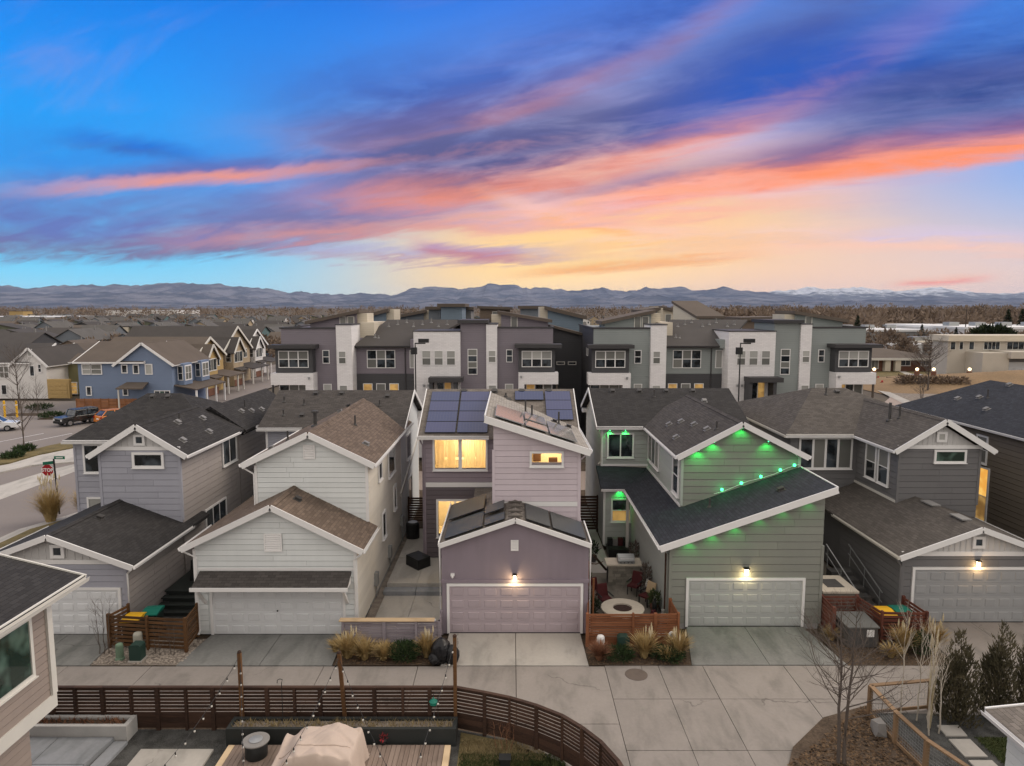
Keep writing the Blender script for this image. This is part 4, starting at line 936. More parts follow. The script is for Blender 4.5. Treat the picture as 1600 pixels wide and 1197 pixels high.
    gutter((3.46, 29.75, 7.34), (3.46, 36, 7.34), h, out=(1, 0, 0))
    ps = [(-1.18, 29.74, 8.85), (3.46, 29.74, 7.36), (-1.18, 36, 8.85)]
    for a, b, y0, y1 in ((-.8, .5, 30.3, 33.8), (.58, 1.6, 30.3, 31.7), (.58, 1.6, 32.2, 34.4), (1.68, 2.9, 30.2, 32.0), (1.68, 2.9, 32.1, 33.6)): solar_panel(ps, a, b, y0, y1, sh, xy, .14, 'metal_grey', 'solar_sheen')
    for x, y in ((.7, 35.0), (1.0, 33.9), (2.4, 34.6)): vent_pipe(x, y, ps, h, .7)
    roof_vent(2.2, 35.0, ps, h); roof_vent(2.9, 34.7, ps, h)
    downspout(3.08, 30.3, 7.2, 4.0, h, 'siding_lilac', (0, -1), (.35, 0))
    # darker body behind
    V = 35.2; fv = Face('front', V); h1 = (-4.05, -1.38, 5.24, 6.79); h2 = (-3.90, -2.1, 1.62, 3.50)
    wm = MB(); panel(wm, fv, [(-4.6, 4.5), (-.83, 4.5), (-.83, 7.0), (-4.6, 7.0)], [h1]); w3 = wm.build('wall', 'siding_plum', h)
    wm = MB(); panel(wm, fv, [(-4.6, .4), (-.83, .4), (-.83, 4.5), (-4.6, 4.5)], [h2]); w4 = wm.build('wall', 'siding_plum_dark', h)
    m = MB(); m.box(-4.6, -4.48, V + .12, 44, .3, 7.0); m.box(2.9, 3.02, 36, 44, .3, 7.2); m.box(-4.48, 2.9, 43.9, 44, .3, 7); m.build('wall', 'siding_plum', h)
    MB().prism([(-4.6, V + .2, 6.98), (-4.6, 39, 8.85), (-4.6, 43.8, 7.0)], (.1, 0, 0)).build('wall', 'siding_plum', h); MB().prism([(2.92, V + .2, 6.98), (2.92, 39, 8.85), (2.92, 43.8, 7.0)], (.1, 0, 0)).build('wall', 'siding_plum', h)
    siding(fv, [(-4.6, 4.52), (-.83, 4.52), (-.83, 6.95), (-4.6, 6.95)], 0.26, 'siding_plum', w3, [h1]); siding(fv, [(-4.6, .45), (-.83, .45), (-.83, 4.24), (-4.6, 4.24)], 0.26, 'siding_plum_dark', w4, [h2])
    siding(Face('left', -4.6), [(V, .45), (44, .45), (44, 6.95), (V, 6.95)], 0.26, 'siding_plum', w3)
    trim(fv, [(-4.64, -.83, 4.25, 4.50)], 'trim_white', h)
    window(fv, *h1, h, 2, 1, pane='glass_clear', base=.044, mw=.09); room(h, fv, *h1, 2.6, 150)
    window(fv, *h2, h, 2, 1, pane='glass_clear', base=.044, mw=.05); room(h, fv, *h2, 2.6, 105)
    for (a, b) in ((-4.0, -3.55), (-3.42, -3.0), (-2.55, -1.95), (-1.9, -1.42)):
        m = MB(); k = 13
        pts = [fv.p(a + (b - a) * i / k, 4.95, -.26 + .05 * (i % 2)) for i in range(k + 1)]
        m.add([Vector(p) for p in pts] + [Vector(p) + Vector((0, 0, 2.0)) for p in pts], [(i, i + 1, k + 2 + i, k + 1 + i) for i in range(k)]); m.build('curtain', 'curtain', h)
    m = MB(); fv.box(m, -3.9, -1.5, 4.9, 5.35, -2.3, -1.7); m.build('bed', 'room_wall', h); m = MB(); fv.box(m, -3.3, -2.6, 1.2, 2.1, -2.4, -2.0); m.build('furniture', 'furniture_dark', h)
    corner_boards([(-4.6, V)], h, 'siding_plum', .4, 6.95)
    rf = roof_slab([[(-4.87, 34.8, 7.0), (3.5, 34.8, 7.0), (3.5, 39, 9.0), (-4.87, 39, 9.0)]], c, h); roof_slab([[(-4.87, 39, 9.0), (3.5, 39, 9.0), (3.5, 44.2, 6.9), (-4.87, 44.2, 6.9)]], c, h)
    gutter((-4.87, 34.8, 6.98), (-1.2, 34.8, 6.98), h, out=(0, -1, 0)); fascia([(-4.87, 34.84, 7.0), (-1.2, 34.84, 7.0)], h, h=.18)
    fascia([(-4.9, 34.8, 7.0), (-4.9, 39, 9.0)], h); fascia([(3.53, 34.8, 7.0), (3.53, 39, 9.0)], h)
    pm = [(-4.87, 34.8, 7.0), (3.5, 34.8, 7.0), (3.5, 39, 9.0)]
    for i, (a, b) in enumerate(((-4.55, -2.94), (-2.88, -1.27))):
        for j in range(4): solar_panel(pm, a, b, 35.05 + .90 * j, 35.05 + .90 * j + .87, rf, xy)
    for j in range(3): solar_panel(pm, 1.85, 3.3, 36.1 + .86 * j, 36.1 + .86 * j + .84, rf, xy)
    solar_panel(pm, .15, 1.78, 37.85, 38.66, rf, xy)
    for x in (-2.75, -1.0, .55, 2.1): roof_vent(x, 38.75, pm, h)
    vent_pipe(-.35, 38.3, pm, h, .25); roof_vent(-.2, 37.9, pm, h)
    # little shed roof over the side door between garage and body
    roof_slab([[(-1.95, 33.3, 3.80), (-.83, 33.3, 3.80), (-.83, 35.1, 4.22), (-1.95, 35.1, 4.22)]], c, h, th=.1, name='porch_roof')
    downspout(-4.68, 35.1, 6.9, .6, h, 'siding_plum', (0, -1), (-.1, -.2))
    return h

# ------------------------------------------------------------------ sage green house strung with green lights
glow('bulb_green', (0.05, 1.0, 0.30), 5.0)
def green_light(loc, parent, power=5.0):
    """little eave spot shining straight down the wall"""
    ld = bpy.data.lights.new('bulb_light', 'SPOT'); ld.energy = power; ld.color = (0.02, 1.0, 0.12); ld.shadow_soft_size = .05; ld.spot_size = R(118); ld.spot_blend = .75
    o = bpy.data.objects.new('bulb_light', ld); COL.objects.link(o); o.parent = parent; o.location = Vector(loc) - ORG[parent.name]; o.rotation_euler = (R(16), 0, 0); return o
def house_sage():
    h = thing('house', 'sage green house with sloping garage roof and glowing green lights under its eaves', 'house', (9.5, 34, 0)); c = 'shingle_slate'
    D = 28.1; ft = Face('front', D); step = .33
    gp = [(6.76, 0), (13.2, 0), (13.2, 5.93), (6.76, 3.68)]
    w = MB().prism([(x, D, z) for x, z in gp], (0, 5, 0)).build('wall', 'siding_sage', h)
    siding(ft, [(6.76, .15), (13.2, .15), (13.2, 5.98), (6.76, 3.73)], step, 'siding_sage', w, [(7.4, 12.55, 0, 2.2)])
    garage_door(ft, 7.55, 12.41, .02, 2.08, h, 'door_sage', 8, 4)
    wall_lamp(ft, 9.97, 2.42, h, 14, (1.0, .82, .42), 1.25)
    corner_boards([(6.76, D), (13.2, D)], h, 'siding_sage', .15, 3.6)
    fl = Face('left', 6.76); siding(fl, [(D, .15), (37.4, .15), (37.4, 3.5), (D, 3.5)], step, 'siding_sage_pale', w)
    MB().box(6.76, 7.2, 33, 37.5, 0, 3.5).build('wall', 'siding_sage', h); MB().box(6.78, 13.15, D - .012, D + 1, -.2, .14).build('foundation', 'concrete_base', h)
    MB().box(8.1, 13.2, 33, 45, 0, 4.2).build('wall', 'siding_sage', h)
    # big lower roof: one slope up to the right, a pent turning the corner
    zl, zh = 3.66, 6.21
    z = lambda x: zl + (x - 6.24) * (zh - zl) / 7.3
    r = roof_slab([[(6.24, 27.75, zl), (13.54, 27.75, zh), (13.54, 31.5, zh), (8.0, 31.5, z(8.0))], [(6.24, 27.75, zl), (8.0, 31.5, z(8.0)), (8.0, 39.4, z(8.0)), (6.24, 37.0, zl)]], c, h)
    roof_slab([[(4.95, 37.0, zl), (6.24, 37.0, zl), (8.0, 39.4, z(8.0)), (8.0, 39.4, z(8.0) + .02), (4.95, 39.4, 4.42)]], c, h)
    fascia([(6.22, 27.72, zl), (13.56, 27.72, zh)], h, h=.28); fascia([(13.56, 27.75, zh), (13.56, 31.4, zh)], h, h=.2)
    gutter((6.24, 27.75, zl - .02), (6.24, 37.0, zl - .02), h, out=(-1, 0, 0)); gutter((4.95, 37.0, zl - .02), (6.2, 37.0, zl - .02), h, out=(0, -1, 0))
    pr = [(6.24, 27.75, zl), (13.54, 27.75, zh), (6.24, 37, zl)]; roof_vent(11.9, 29.5, pr, h); vent_pipe(9.0, 30.3, pr, h, .45)
    # entrance wall under the pent
    V0 = 37.5; fe = Face('front', V0); we = MB().box(5.2, 6.9, V0, 40, .2, 3.7).build('wall', 'siding_sage_pale', h)
    hl = (5.66, 6.62, 1.72, 2.9); siding(fe, [(5.2, .4), (6.8, .4), (6.8, 3.6), (5.2, 3.6)], step, 'siding_sage_pale', we, [hl]); window(fe, *hl, h, 1, 2, base=.044, panes=['window_glow_dim', 'glass_dark'])
    corner_boards([(5.2, V0)], h, 'trim_white', .3, 3.6)
    MB().box(6.3, 6.45, 36.6, 36.75, .3, 3.55).build('porch_post', 'trim_cream', h)
    # upper block
    U = 31.5; fu = Face('front', U); up = [(8.0, 4.0), (13.5, 4.0), (13.5, 6.72), (10.66, 8.14), (8.0, 6.72)]
    w2 = MB().prism([(x, U, q) for x, q in up], (0, 10, 0)).build('wall', 'siding_sage', h)
    siding(fu, [(8.0, 4.3), (13.5, 4.3), (13.5, 6.76), (10.66, 8.2), (8.0, 6.76)], step, 'siding_sage', w2)
    fl2 = Face('left', 8.0); hs = [(36.3, 39.0, 4.95, 6.55), (31.9, 32.9, 4.75, 6.45)]
    siding(fl2, [(U, 4.25), (39.4, 4.25), (39.4, 6.75), (U, 6.75)], step, 'siding_sage_pale', w2, hs); window(fl2, *hs[0], h, 3, 1, base=.044, panes=['glass_blind_dim', 'glass_dark', 'glass_blind_dim']); window(fl2, *hs[1], h, 1, 2, base=.044, tw=.12)
    m = MB(); m.beam((7.94, U, 4.33), (7.94, 39.4, 4.33), .06, .12); m.build('trim_board', 'trim_white', h); corner_boards([(8.0, U), (13.5, U)], h, 'siding_sage_pale', 4.35, 6.7)
    gable_y(7.67, 13.8, 31.15, 41.2, 6.79, 8.38, 10.68, h, 'shingle_grey', fh=.26)
    S = [(10.68, 31, 8.38), (7.67, 31, 6.79), (10.68, 40, 8.38)]
    for x, y in ((9.5, 32.8), (9.35, 34.6), (9.1, 36.3), (8.3, 34.0), (8.6, 36.9)): roof_vent(x, y, S, h, 'vent_light')
    vent_pipe(9.75, 32.1, S, h, .45)
    # main body across the back
    V = 39.4; fv = Face('front', V); w3 = MB().prism([(5.27, V, 0), (5.27, V, 6.75), (5.27, 43.5, 8.3), (5.27, 47.6, 6.75), (5.27, 47.6, 0)], (8.3, 0, 0)).build('wall', 'siding_stone', h)
    hw = (5.66, 7.04, 4.98, 6.28); siding(fv, [(5.27, 4.4), (8.0, 4.4), (8.0, 6.7), (5.27, 6.7)], .26, 'siding_sage_pale', w3, [hw]); window(fv, *hw, h, 2, 1, base=.044)
    trim(fv, [(5.2, 8.0, 4.40, 4.52)], 'trim_white', h)
    fz = Face('left', 5.27); siding(fz, [(V, .3), (47.6, .3), (47.6, 6.7), (V, 6.7)], .33, 'siding_stone', w3); corner_boards([(5.27, V)], h, 'trim_white', 4.4, 6.6)
    c2 = 'shingle_charcoal'; e = 6.77
    roof_slab([[(4.92, 39.0, e), (13.9, 39.0, e), (13.9, 43.5, 8.52), (4.92, 43.5, 8.52)]], c2, h); roof_slab([[(4.92, 43.5, 8.52), (13.9, 43.5, 8.52), (13.9, 48.0, e), (4.92, 48.0, e)]], c2, h)
    gutter((4.92, 39.0, e - .02), (7.6, 39.0, e - .02), h, out=(0, -1, 0)); fascia([(4.92, 39.05, e), (7.6, 39.05, e)], h)
    fascia([(4.9, 39.0, e), (4.9, 43.5, 8.52)], h); fascia([(4.9, 43.5, 8.52), (4.9, 48.0, e)], h); MB().box(4.95, 5.27, 47.4, 48.0, 6.35, 6.62).build('eave_return', 'trim_white', h)
    pm = [(4.92, 39, e), (13.9, 39, e), (13.9, 43.5, 8.52)]
    for x in (6.4, 8.1, 9.8, 11.5): roof_vent(x, 43.1, pm, h)
    roof_vent(11.9, 41.9, pm, h, 'vent_light'); vent_pipe(8.9, 42.4, pm, h, .5)
    downspout(6.68, 28.3, 3.55, .1, h, 'siding_sage', (0, -1), (-.35, 0)); downspout(5.2, 39.2, 6.6, 4.5, h, 'siding_stone', (-1, 0), (-.2, -.1))
    # green eave lights: small bulbs just under the fascia, washing the wall below
    def bulb(p, pw): b = MB(); b.ball(p, .022, 8, 5); b.build('eave_bulb', 'bulb_green', h); green_light((p[0], p[1], p[2] - .05), h, pw)
    for t in (.12, .27, .42, .58, .73, .90): bulb((6.76 + t * 6.4, D - .30, z(6.76 + t * 6.4) - .24), 9 if t < .5 else 5)
    for x in (8.7, 9.4, 10.68, 11.9): bulb((x, U - .30, 8.38 - abs(x - 10.68) * .528 - .26), 30)
    for x in (5.7, 6.6): bulb((x, V - .22, 6.55), 14)
    bulb((6.05, V0 - .2, 3.5), 20); bulb((5.12, 40.3, 6.95), 22); bulb((5.12, 42.2, 7.75), 22)
    cab = [Vector((13.35, U - .12, 6.75)), Vector((12.9, U - .14, 7.15)), Vector((12.2, U - .15, 7.45))]; MB().tube(cab, .012, 4).build('light_cable', 'trim_white', h)
    run = [Vector((x, U - .16, z(x) + .16 + .05 * math.sin(x * 3))) for x in (13.45, 12.9, 12.3, 11.7, 11.1, 10.5, 9.9, 9.5)]; MB().tube(run, .012, 4).build('light_cable', 'trim_white', h)
    for x in (13.2, 12.55, 11.65, 10.75, 9.85):
        p = (x, U - .2, z(x) + .24); b_ = MB(); b_.ball(p, .07, 8, 5); b_.build('eave_bulb', 'bulb_green', h)
        ld = bpy.data.lights.new('bulb_light', 'POINT'); ld.energy = 1.5; ld.color = (.02, 1, .2); ld.shadow_soft_size = .06; lo = bpy.data.objects.new('bulb_light', ld); COL.objects.link(lo); lo.parent = h; lo.location = Vector((p[0], p[1] - .1, p[2] + .05)) - ORG[h.name]
    return h

# ------------------------------------------------------------------ graphite house
def house_graphite():
    h = thing('house', 'dark grey house with white gables and a lamp over its garage, at the right', 'house', (20, 36, 0)); c = 'shingle_taupe'
    D = 28.5; ft = Face('front', D); step = .3
    w = MB().prism([(x, D, z) for x, z in gable_poly(16.9, 23.1, 0, 3.05, 3.05, 20.0, 4.2)], (0, 5.5, 0)).build('wall', 'siding_graphite', h)
    siding(ft, [(16.9, .15), (23.1, .15), (23.1, 3.0), (16.9, 3.0)], step, 'siding_graphite', w, [(17.3, 22.6, 0, 2.5)])
    trim(ft, [(16.82, 23.2, 3.0, 3.2)], 'trim_white', h); batten_gable(ft, [(17.3, 3.2), (22.7, 3.2), (20.0, 4.2)], .24, 'siding_batten', h)
    window(ft, 19.93, 20.21, 3.48, 3.76, h, tw=.13, base=.045, sill=False, name='gable_vent')
    garage_door(ft, 17.42, 22.3, .02, 2.4, h, 'door_grey', 8, 4); wall_lamp(ft, 20.1, 2.62, h, 14, (1, .6, .25))
    fl = Face('left', 16.9); siding(fl, [(D, .15), (34, .15), (34, 3.0), (D, 3.0)], step, 'siding_graphite', w); corner_boards([(16.9, D)], h, 'siding_graphite', .1, 3.0)
    MB().box(17.0, 19.2, 34.0, 37.2, 0, 3.0).build('wall', 'siding_graphite', h)
    r = roof_slab([[(16.58, 28.15, 3.08), (20.0, 28.15, 4.35), (20.0, 33.1, 4.35), (19.11, 33.1, 4.02), (16.58, 33.1, 3.08)], [(16.58, 33.1, 3.08), (19.11, 33.1, 4.02), (19.11, 37.2, 4.02), (18.6, 37.0, 3.83), (16.58, 34.4, 3.08)]], c, h)
    roof_slab([[(20.0, 28.15, 4.35), (23.42, 28.15, 3.08), (23.42, 34, 3.08), (20.0, 34, 4.35)]], c, h); roof_slab([[(16.58, 34.4, 3.08), (18.6, 37.0, 3.83), (18.6, 37.1, 3.83), (16.58, 37.1, 3.07)]], c, h)
    fascia([(16.56, 28.12, 3.08), (20.0, 28.12, 4.35)], h, h=.24); fascia([(20.0, 28.12, 4.35), (23.44, 28.12, 3.08)], h, h=.24); gutter((16.58, 28.15, 3.06), (16.58, 34.3, 3.06), h, 'trim_cream', (-1, 0, 0)); gutter((23.42, 28.15, 3.06), (23.42, 34, 3.06), h, out=(1, 0, 0))
    downspout(16.8, 28.45, 2.95, 0, h, 'siding_graphite', (0, -1), (-.25, -.15))
    pr = [(20.0, 28, 4.35), (23.42, 28, 3.08), (20, 33, 4.35)]
    for x, y in ((20.0, 29.6), (20.0, 31.8)):
        m = MB(); m.box(x - .22, x + .22, y - .45, y + .45, 4.34, 4.40); m.build('ridge_vent', 'vent_light', h)
    # upper block
    U = 33.1; fu = Face('front', U); w2 = MB().prism([(x, U, z) for x, z in gable_poly(19.11, 23.07, 3.0, 6.72, 6.72, 21.1, 7.96)], (0, 6.5, 0)).build('wall', 'siding_graphite', h)
    hole = (20.89, 22.28, 6.13, 6.60); siding(fu, [(19.11, 3.3), (23.07, 3.3), (23.07, 6.72), (19.11, 6.72)], step, 'siding_graphite', w2, [hole]); window(fu, *hole, h, base=.044, pane='glass_green')
    trim(fu, [(19.0, 23.18, 6.74, 6.92)], 'trim_white', h); batten_gable(fu, [(19.4, 6.92), (22.8, 6.92), (21.1, 7.96)], .24, 'siding_batten', h); window(fu, 20.96, 21.24, 7.2, 7.48, h, tw=.12, base=.045, sill=False, name='gable_vent', pane='glass_blind')
    fl2 = Face('left', 19.11); hs = [(33.9, 34.75, 4.7, 6.4), (35.1, 36.0, 4.7, 6.4)]
    siding(fl2, [(U, 4.0), (37.2, 4.0), (37.2, 6.7), (U, 6.7)], step, 'siding_graphite', w2, hs)
    for q in hs: window(fl2, *q, h, 1, 2, base=.044, panes=['glass_dark', 'glass_blind_dim'])
    m = MB(); m.beam((19.05, U, 4.07), (19.05, 37.2, 4.07), .05, .12); m.build('trim_board', 'trim_cream', h); corner_boards([(19.11, U), (23.07, U)], h, 'siding_graphite', 3.9, 6.7)
    gable_y(18.7, 23.6, 32.75, 40.5, 6.72, 8.24, 21.12, h, c, fh=.26)
    # main body, hipped
    V = 37.2; fv = Face('front', V); w3 = MB().box(15.4, 25.0, V, 48.2, 0, 6.7).build('wall', 'siding_graphite', h); hw = (15.96, 18.73, 4.84, 6.43)
    siding(fv, [(15.4, .3), (19.1, .3), (19.1, 6.65), (15.4, 6.65)], step, 'siding_graphite', w3, [hw, (16.75, 17.7, 1.2, 3.1)]); window(fv, *hw, h, 4, 1, base=.044, panes=['glass_dark', 'glass_blind_dim', 'glass_dark', 'glass_blind_dim'], mw=.06)
    siding(Face('left', 15.4), [(V, .3), (48.2, .3), (48.2, 6.65), (V, 6.65)], step, 'siding_graphite', w3)
    window(Face('front', V), 16.85, 17.6, 1.25, 3.1, h, 1, 2, base=.045, panes=['glass_dark', 'window_glow'])
    e = 6.72; A, B, C_, E_ = (15.0, 36.8, e), (25.4, 36.8, e), (25.4, 48.6, e), (15.0, 48.6, e); r0, r1 = (18.5, 41.8, 8.74), (20.5, 41.8, 8.74)
    roof_slab([[A, B, r1, r0]], c, h); roof_slab([[B, C_, r1]], c, h); roof_slab([[C_, E_, r0, r1]], c, h); roof_slab([[E_, A, r0]], c, h)
    gutter((15.0, 36.8, e - .02), (18.7, 36.8, e - .02), h, out=(0, -1, 0)); fascia([(15.0, 36.84, e), (18.7, 36.84, e)], h, 'trim_cream'); gutter((15.0, 36.8, e - .02), (15.0, 48.6, e - .02), h, 'trim_cream', (-1, 0, 0))
    pf = [A, B, r0]; roof_vent(19.8, 41.3, pf, h); vent_pipe(19.0, 41.0, pf, h, .5); ps = [(21.12, 33, 8.24), (18.7, 33, 6.72), (21.12, 40, 8.24)]; vent_pipe(20.2, 36.1, ps, h, 1.0, .07); vent_pipe(20.5, 35.7, ps, h, .75, .05)
    return h
def house_umber():
    h = thing('house', 'brown house with dark blue-grey roof, cut off by the right edge', 'house', (31, 40, 0)); X = 27.35; fl = Face('left', X)
    w = MB().box(X, 36, 27, 47.3, 0, 6.6).build('wall', 'siding_umber', h); hs = [(41.2, 42.2, 5.75, 6.4), (38.6, 39.4, 4.75, 6.2), (38.3, 39.6, 1.2, 4.4)]
    siding(fl, [(27, .2), (47.3, .2), (47.3, 6.6), (27, 6.6)], .3, 'siding_umber', w, hs)
    window(fl, *hs[0], h, 1, 1, base=.044); window(fl, *hs[1], h, 1, 2, base=.044, pane='glass_blind_dim'); window(fl, *hs[2], h, 1, 2, base=.044, panes=['window_glow_dim', 'window_glow'])
    c = 'shingle_slate'; e = 6.8; A, B, C_, E_ = (27.0, 26, e), (37, 26, e), (37, 47.7, e), (27.0, 47.7, e); r0, r1 = (31.2, 30, 8.95), (31.2, 44.3, 8.95)
    roof_slab([[E_, A, r0, r1]], c, h); roof_slab([[A, B, r0]], c, h); roof_slab([[B, C_, r1, r0]], c, h); roof_slab([[C_, E_, r1]], c, h); gutter((27.0, 26, e - .02), (27.0, 47.7, e - .02), h, out=(-1, 0, 0))
    pl = [E_, A, r0]
    for x, y in ((28.9, 43.9), (29.4, 42.6), (28.5, 40.6), (28.7, 36.9), (31.0, 42.3)): roof_vent(x, y, pl, h, 'vent_light')
    vent_pipe(29.5, 42.0, pl, h, .6)
    return h
def house_near_left():
    h = thing('house', 'beige house corner with charcoal roof close by at the lower left edge', 'house', (-16, 15, 0)); X = -12.84; fr = Face('right', X)
    w = MB().box(-20, X, 8, 18.0, 2.75, 6.1).build('wall', 'siding_taupe', h); hs = [(13.2, 17.2, 3.95, 5.45)]
    siding(fr, [(8, 2.95), (18, 2.95), (18, 6.0), (8, 6.0)], .21, 'siding_taupe', w, hs); window(fr, *hs[0], h, 3, 1, base=.044, pane='glass_green', frame='trim_cream', mw=.05)
    trim(fr, [(8, 18.08, 2.55, 2.95)], 'trim_cream', h, 'belt_board', 0, .08); m = MB(); m.box(-12.95, -12.74, 17.9, 18.1, 2.95, 6.0); m.build('corner_board', 'trim_cream', h)
    m = MB(); m.box(-20, X + .02, 17.98, 18.07, 2.55, 2.95); m.build('belt_board', 'trim_cream', h)
    X2 = -13.3; w2 = MB().box(-20, X2, 8, 17.6, -.1, 2.74).build('wall', 'siding_taupe', h); f2 = Face('right', X2); siding(f2, [(8, .1), (17.6, .1), (17.6, 2.55), (8, 2.55)], .21, 'siding_taupe', w2, [(14.2, 16.2, .9, 2.2)]); window(f2, 14.2, 16.2, .9, 2.2, h, 2, 1, base=.044, pane='glass_green', frame='trim_cream')
    z0, z1 = 6.15, 7.3
    roof_slab([[(-12.0, 6, z0), (-12.0, 18.5, z0), (-16.5, 18.5, z1), (-16.5, 6, z1)]], 'shingle_charcoal', h); roof_slab([[(-16.5, 6, z1), (-16.5, 18.5, z1), (-21, 18.5, z0), (-21, 6, z0)]], 'shingle_charcoal', h)
    gutter((-12.0, 6, z0 - .02), (-12.0, 18.5, z0 - .02), h, 'trim_cream', (1, 0, 0)); fascia([(-12.04, 6, z0), (-12.04, 18.5, z0)], h, 'trim_cream', h=.22); fascia([(-12.0, 18.5, z0), (-16.5, 18.5, z1)], h, 'trim_cream')
    m = MB(); m.box(-16, -12.05, 8, 18.4, z0 - .2, z0 - .17); m.build('soffit', 'trim_cream', h); MB().prism([(-20, 18.0, 6.0), (-12.84, 18.0, 6.0), (-16.5, 18.0, 7.1)], (0, -9, 0)).build('wall', 'siding_taupe', h)
    return h
def shed_near_right():
    h = thing('garage', 'white-walled garage corner with grey flat roof at the lower right corner', 'garage', (15, 14, 0))
    w = MB().box(13.35, 20, 9, 17.2, 0, 2.55).build('wall', 'siding_white', h); siding(Face('left', 13.35), [(9, .1), (17.2, .1), (17.2, 2.5), (9, 2.5)], .25, 'siding_white', w)
    roof_slab([[(12.95, 8, 2.72), (12.95, 17.6, 2.72), (16.5, 17.6, 3.1), (16.5, 8, 3.1)]], 'shingle_pale', h); roof_slab([[(16.5, 8, 3.1), (16.5, 17.6, 3.1), (20, 17.6, 2.72), (20, 8, 2.72)]], 'shingle_pale', h); gutter((12.95, 8, 2.70), (12.95, 17.6, 2.70), h, out=(-1, 0, 0)); fascia([(12.98, 17.63, 2.72), (16.5, 17.63, 3.1)], h)
    return h
house_bluegrey(); house_white(); house_mauve(); house_sage(); house_graphite(); house_umber(); house_near_left(); shed_near_right()

# ================================================================== reading places off the picture
def gnd(x, y, z=0.0):
    """where the line of sight through photo point x, y meets height z"""
    c, s = math.cos(R(6.3)), math.sin(R(6.3)); b = (598.5 - y) / 1067; r = Vector(((x - 800) / 1067, c + b * s, -s + b * c)); t = (z - CAM_H) / r.z
    return r.x * t, r.y * t
def at(x, y, D):
    c, s = math.cos(R(6.3)), math.sin(R(6.3)); b = (598.5 - y) / 1067; t = D / (c + b * s)
    return (x - 800) / 1067 * t, CAM_H + (-s + b * c) * t

# ================================================================== town houses behind the row
def brickwall(name, c, mort, w=.4, h=.13):
    m, N, b, out = newmat(name); uv = N.n('ShaderNodeTexCoord').outputs['Object']; mp = N.n('ShaderNodeMapping'); mp.inputs['Rotation'].default_value = (R(90), 0, 0); N.nt.links.new(uv, mp.inputs[0])
    br = N.n('ShaderNodeTexBrick'); N.nt.links.new(mp.outputs[0], br.inputs['Vector']); br.inputs['Scale'].default_value = 1; br.inputs['Brick Width'].default_value = w; br.inputs['Row Height'].default_value = h; br.inputs['Mortar Size'].default_value = .012
    br.inputs['Color1'].default_value = scl(c, .95); br.inputs['Color2'].default_value = scl(c, 1.05); br.inputs['Mortar'].default_value = (*mort, 1); N.nt.links.new(br.outputs[0], b.inputs['Base Color']); b.inputs['Roughness'].default_value = .8
    bump(N, b, N.m('SUBTRACT', 1.0, br.outputs['Fac']), .4, .02)
brickwall('brick_white', (0.74, 0.72, 0.72), (0.64, 0.62, 0.62))
def lapped(name, c, step=.2):
    m, N, b, out = newmat(name); p = posvec(N); sz = N.n('ShaderNodeSeparateXYZ'); N.nt.links.new(p, sz.inputs[0]); fr = N.m('FRACT', N.m('DIVIDE', sz.outputs[2], step))
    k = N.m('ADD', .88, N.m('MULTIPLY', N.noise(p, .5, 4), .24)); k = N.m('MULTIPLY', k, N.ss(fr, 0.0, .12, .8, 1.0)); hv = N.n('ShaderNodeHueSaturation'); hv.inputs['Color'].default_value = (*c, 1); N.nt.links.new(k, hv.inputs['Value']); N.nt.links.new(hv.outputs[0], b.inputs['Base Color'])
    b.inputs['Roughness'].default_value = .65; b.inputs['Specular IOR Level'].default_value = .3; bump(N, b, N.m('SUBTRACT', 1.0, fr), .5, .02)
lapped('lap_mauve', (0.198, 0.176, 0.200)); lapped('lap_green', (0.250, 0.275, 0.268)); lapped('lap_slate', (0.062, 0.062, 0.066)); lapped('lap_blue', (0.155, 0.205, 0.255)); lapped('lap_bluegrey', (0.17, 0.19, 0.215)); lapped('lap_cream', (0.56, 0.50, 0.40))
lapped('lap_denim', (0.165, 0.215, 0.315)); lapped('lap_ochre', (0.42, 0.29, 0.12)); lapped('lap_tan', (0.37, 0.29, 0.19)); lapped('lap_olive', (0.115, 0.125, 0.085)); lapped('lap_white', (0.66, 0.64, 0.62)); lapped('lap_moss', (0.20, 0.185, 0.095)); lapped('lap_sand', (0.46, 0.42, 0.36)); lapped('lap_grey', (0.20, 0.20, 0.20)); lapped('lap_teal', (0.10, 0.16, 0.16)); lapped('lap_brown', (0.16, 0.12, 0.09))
paint('roof_dark', (0.062, 0.056, 0.053), .9, .2, .5, 6); paint('roof_brown', (0.105, 0.085, 0.070), .9, .2, .5, 6); paint('roof_grey', (0.10, 0.095, 0.090), .9, .2, .5, 6); paint('roof_white', (0.66, 0.66, 0.66), .7, .1, .3)
paint('cap_dark', (0.05, 0.048, 0.05), .6, .1); paint('brick_red', (0.16, 0.075, 0.05), .85, .2, 2)
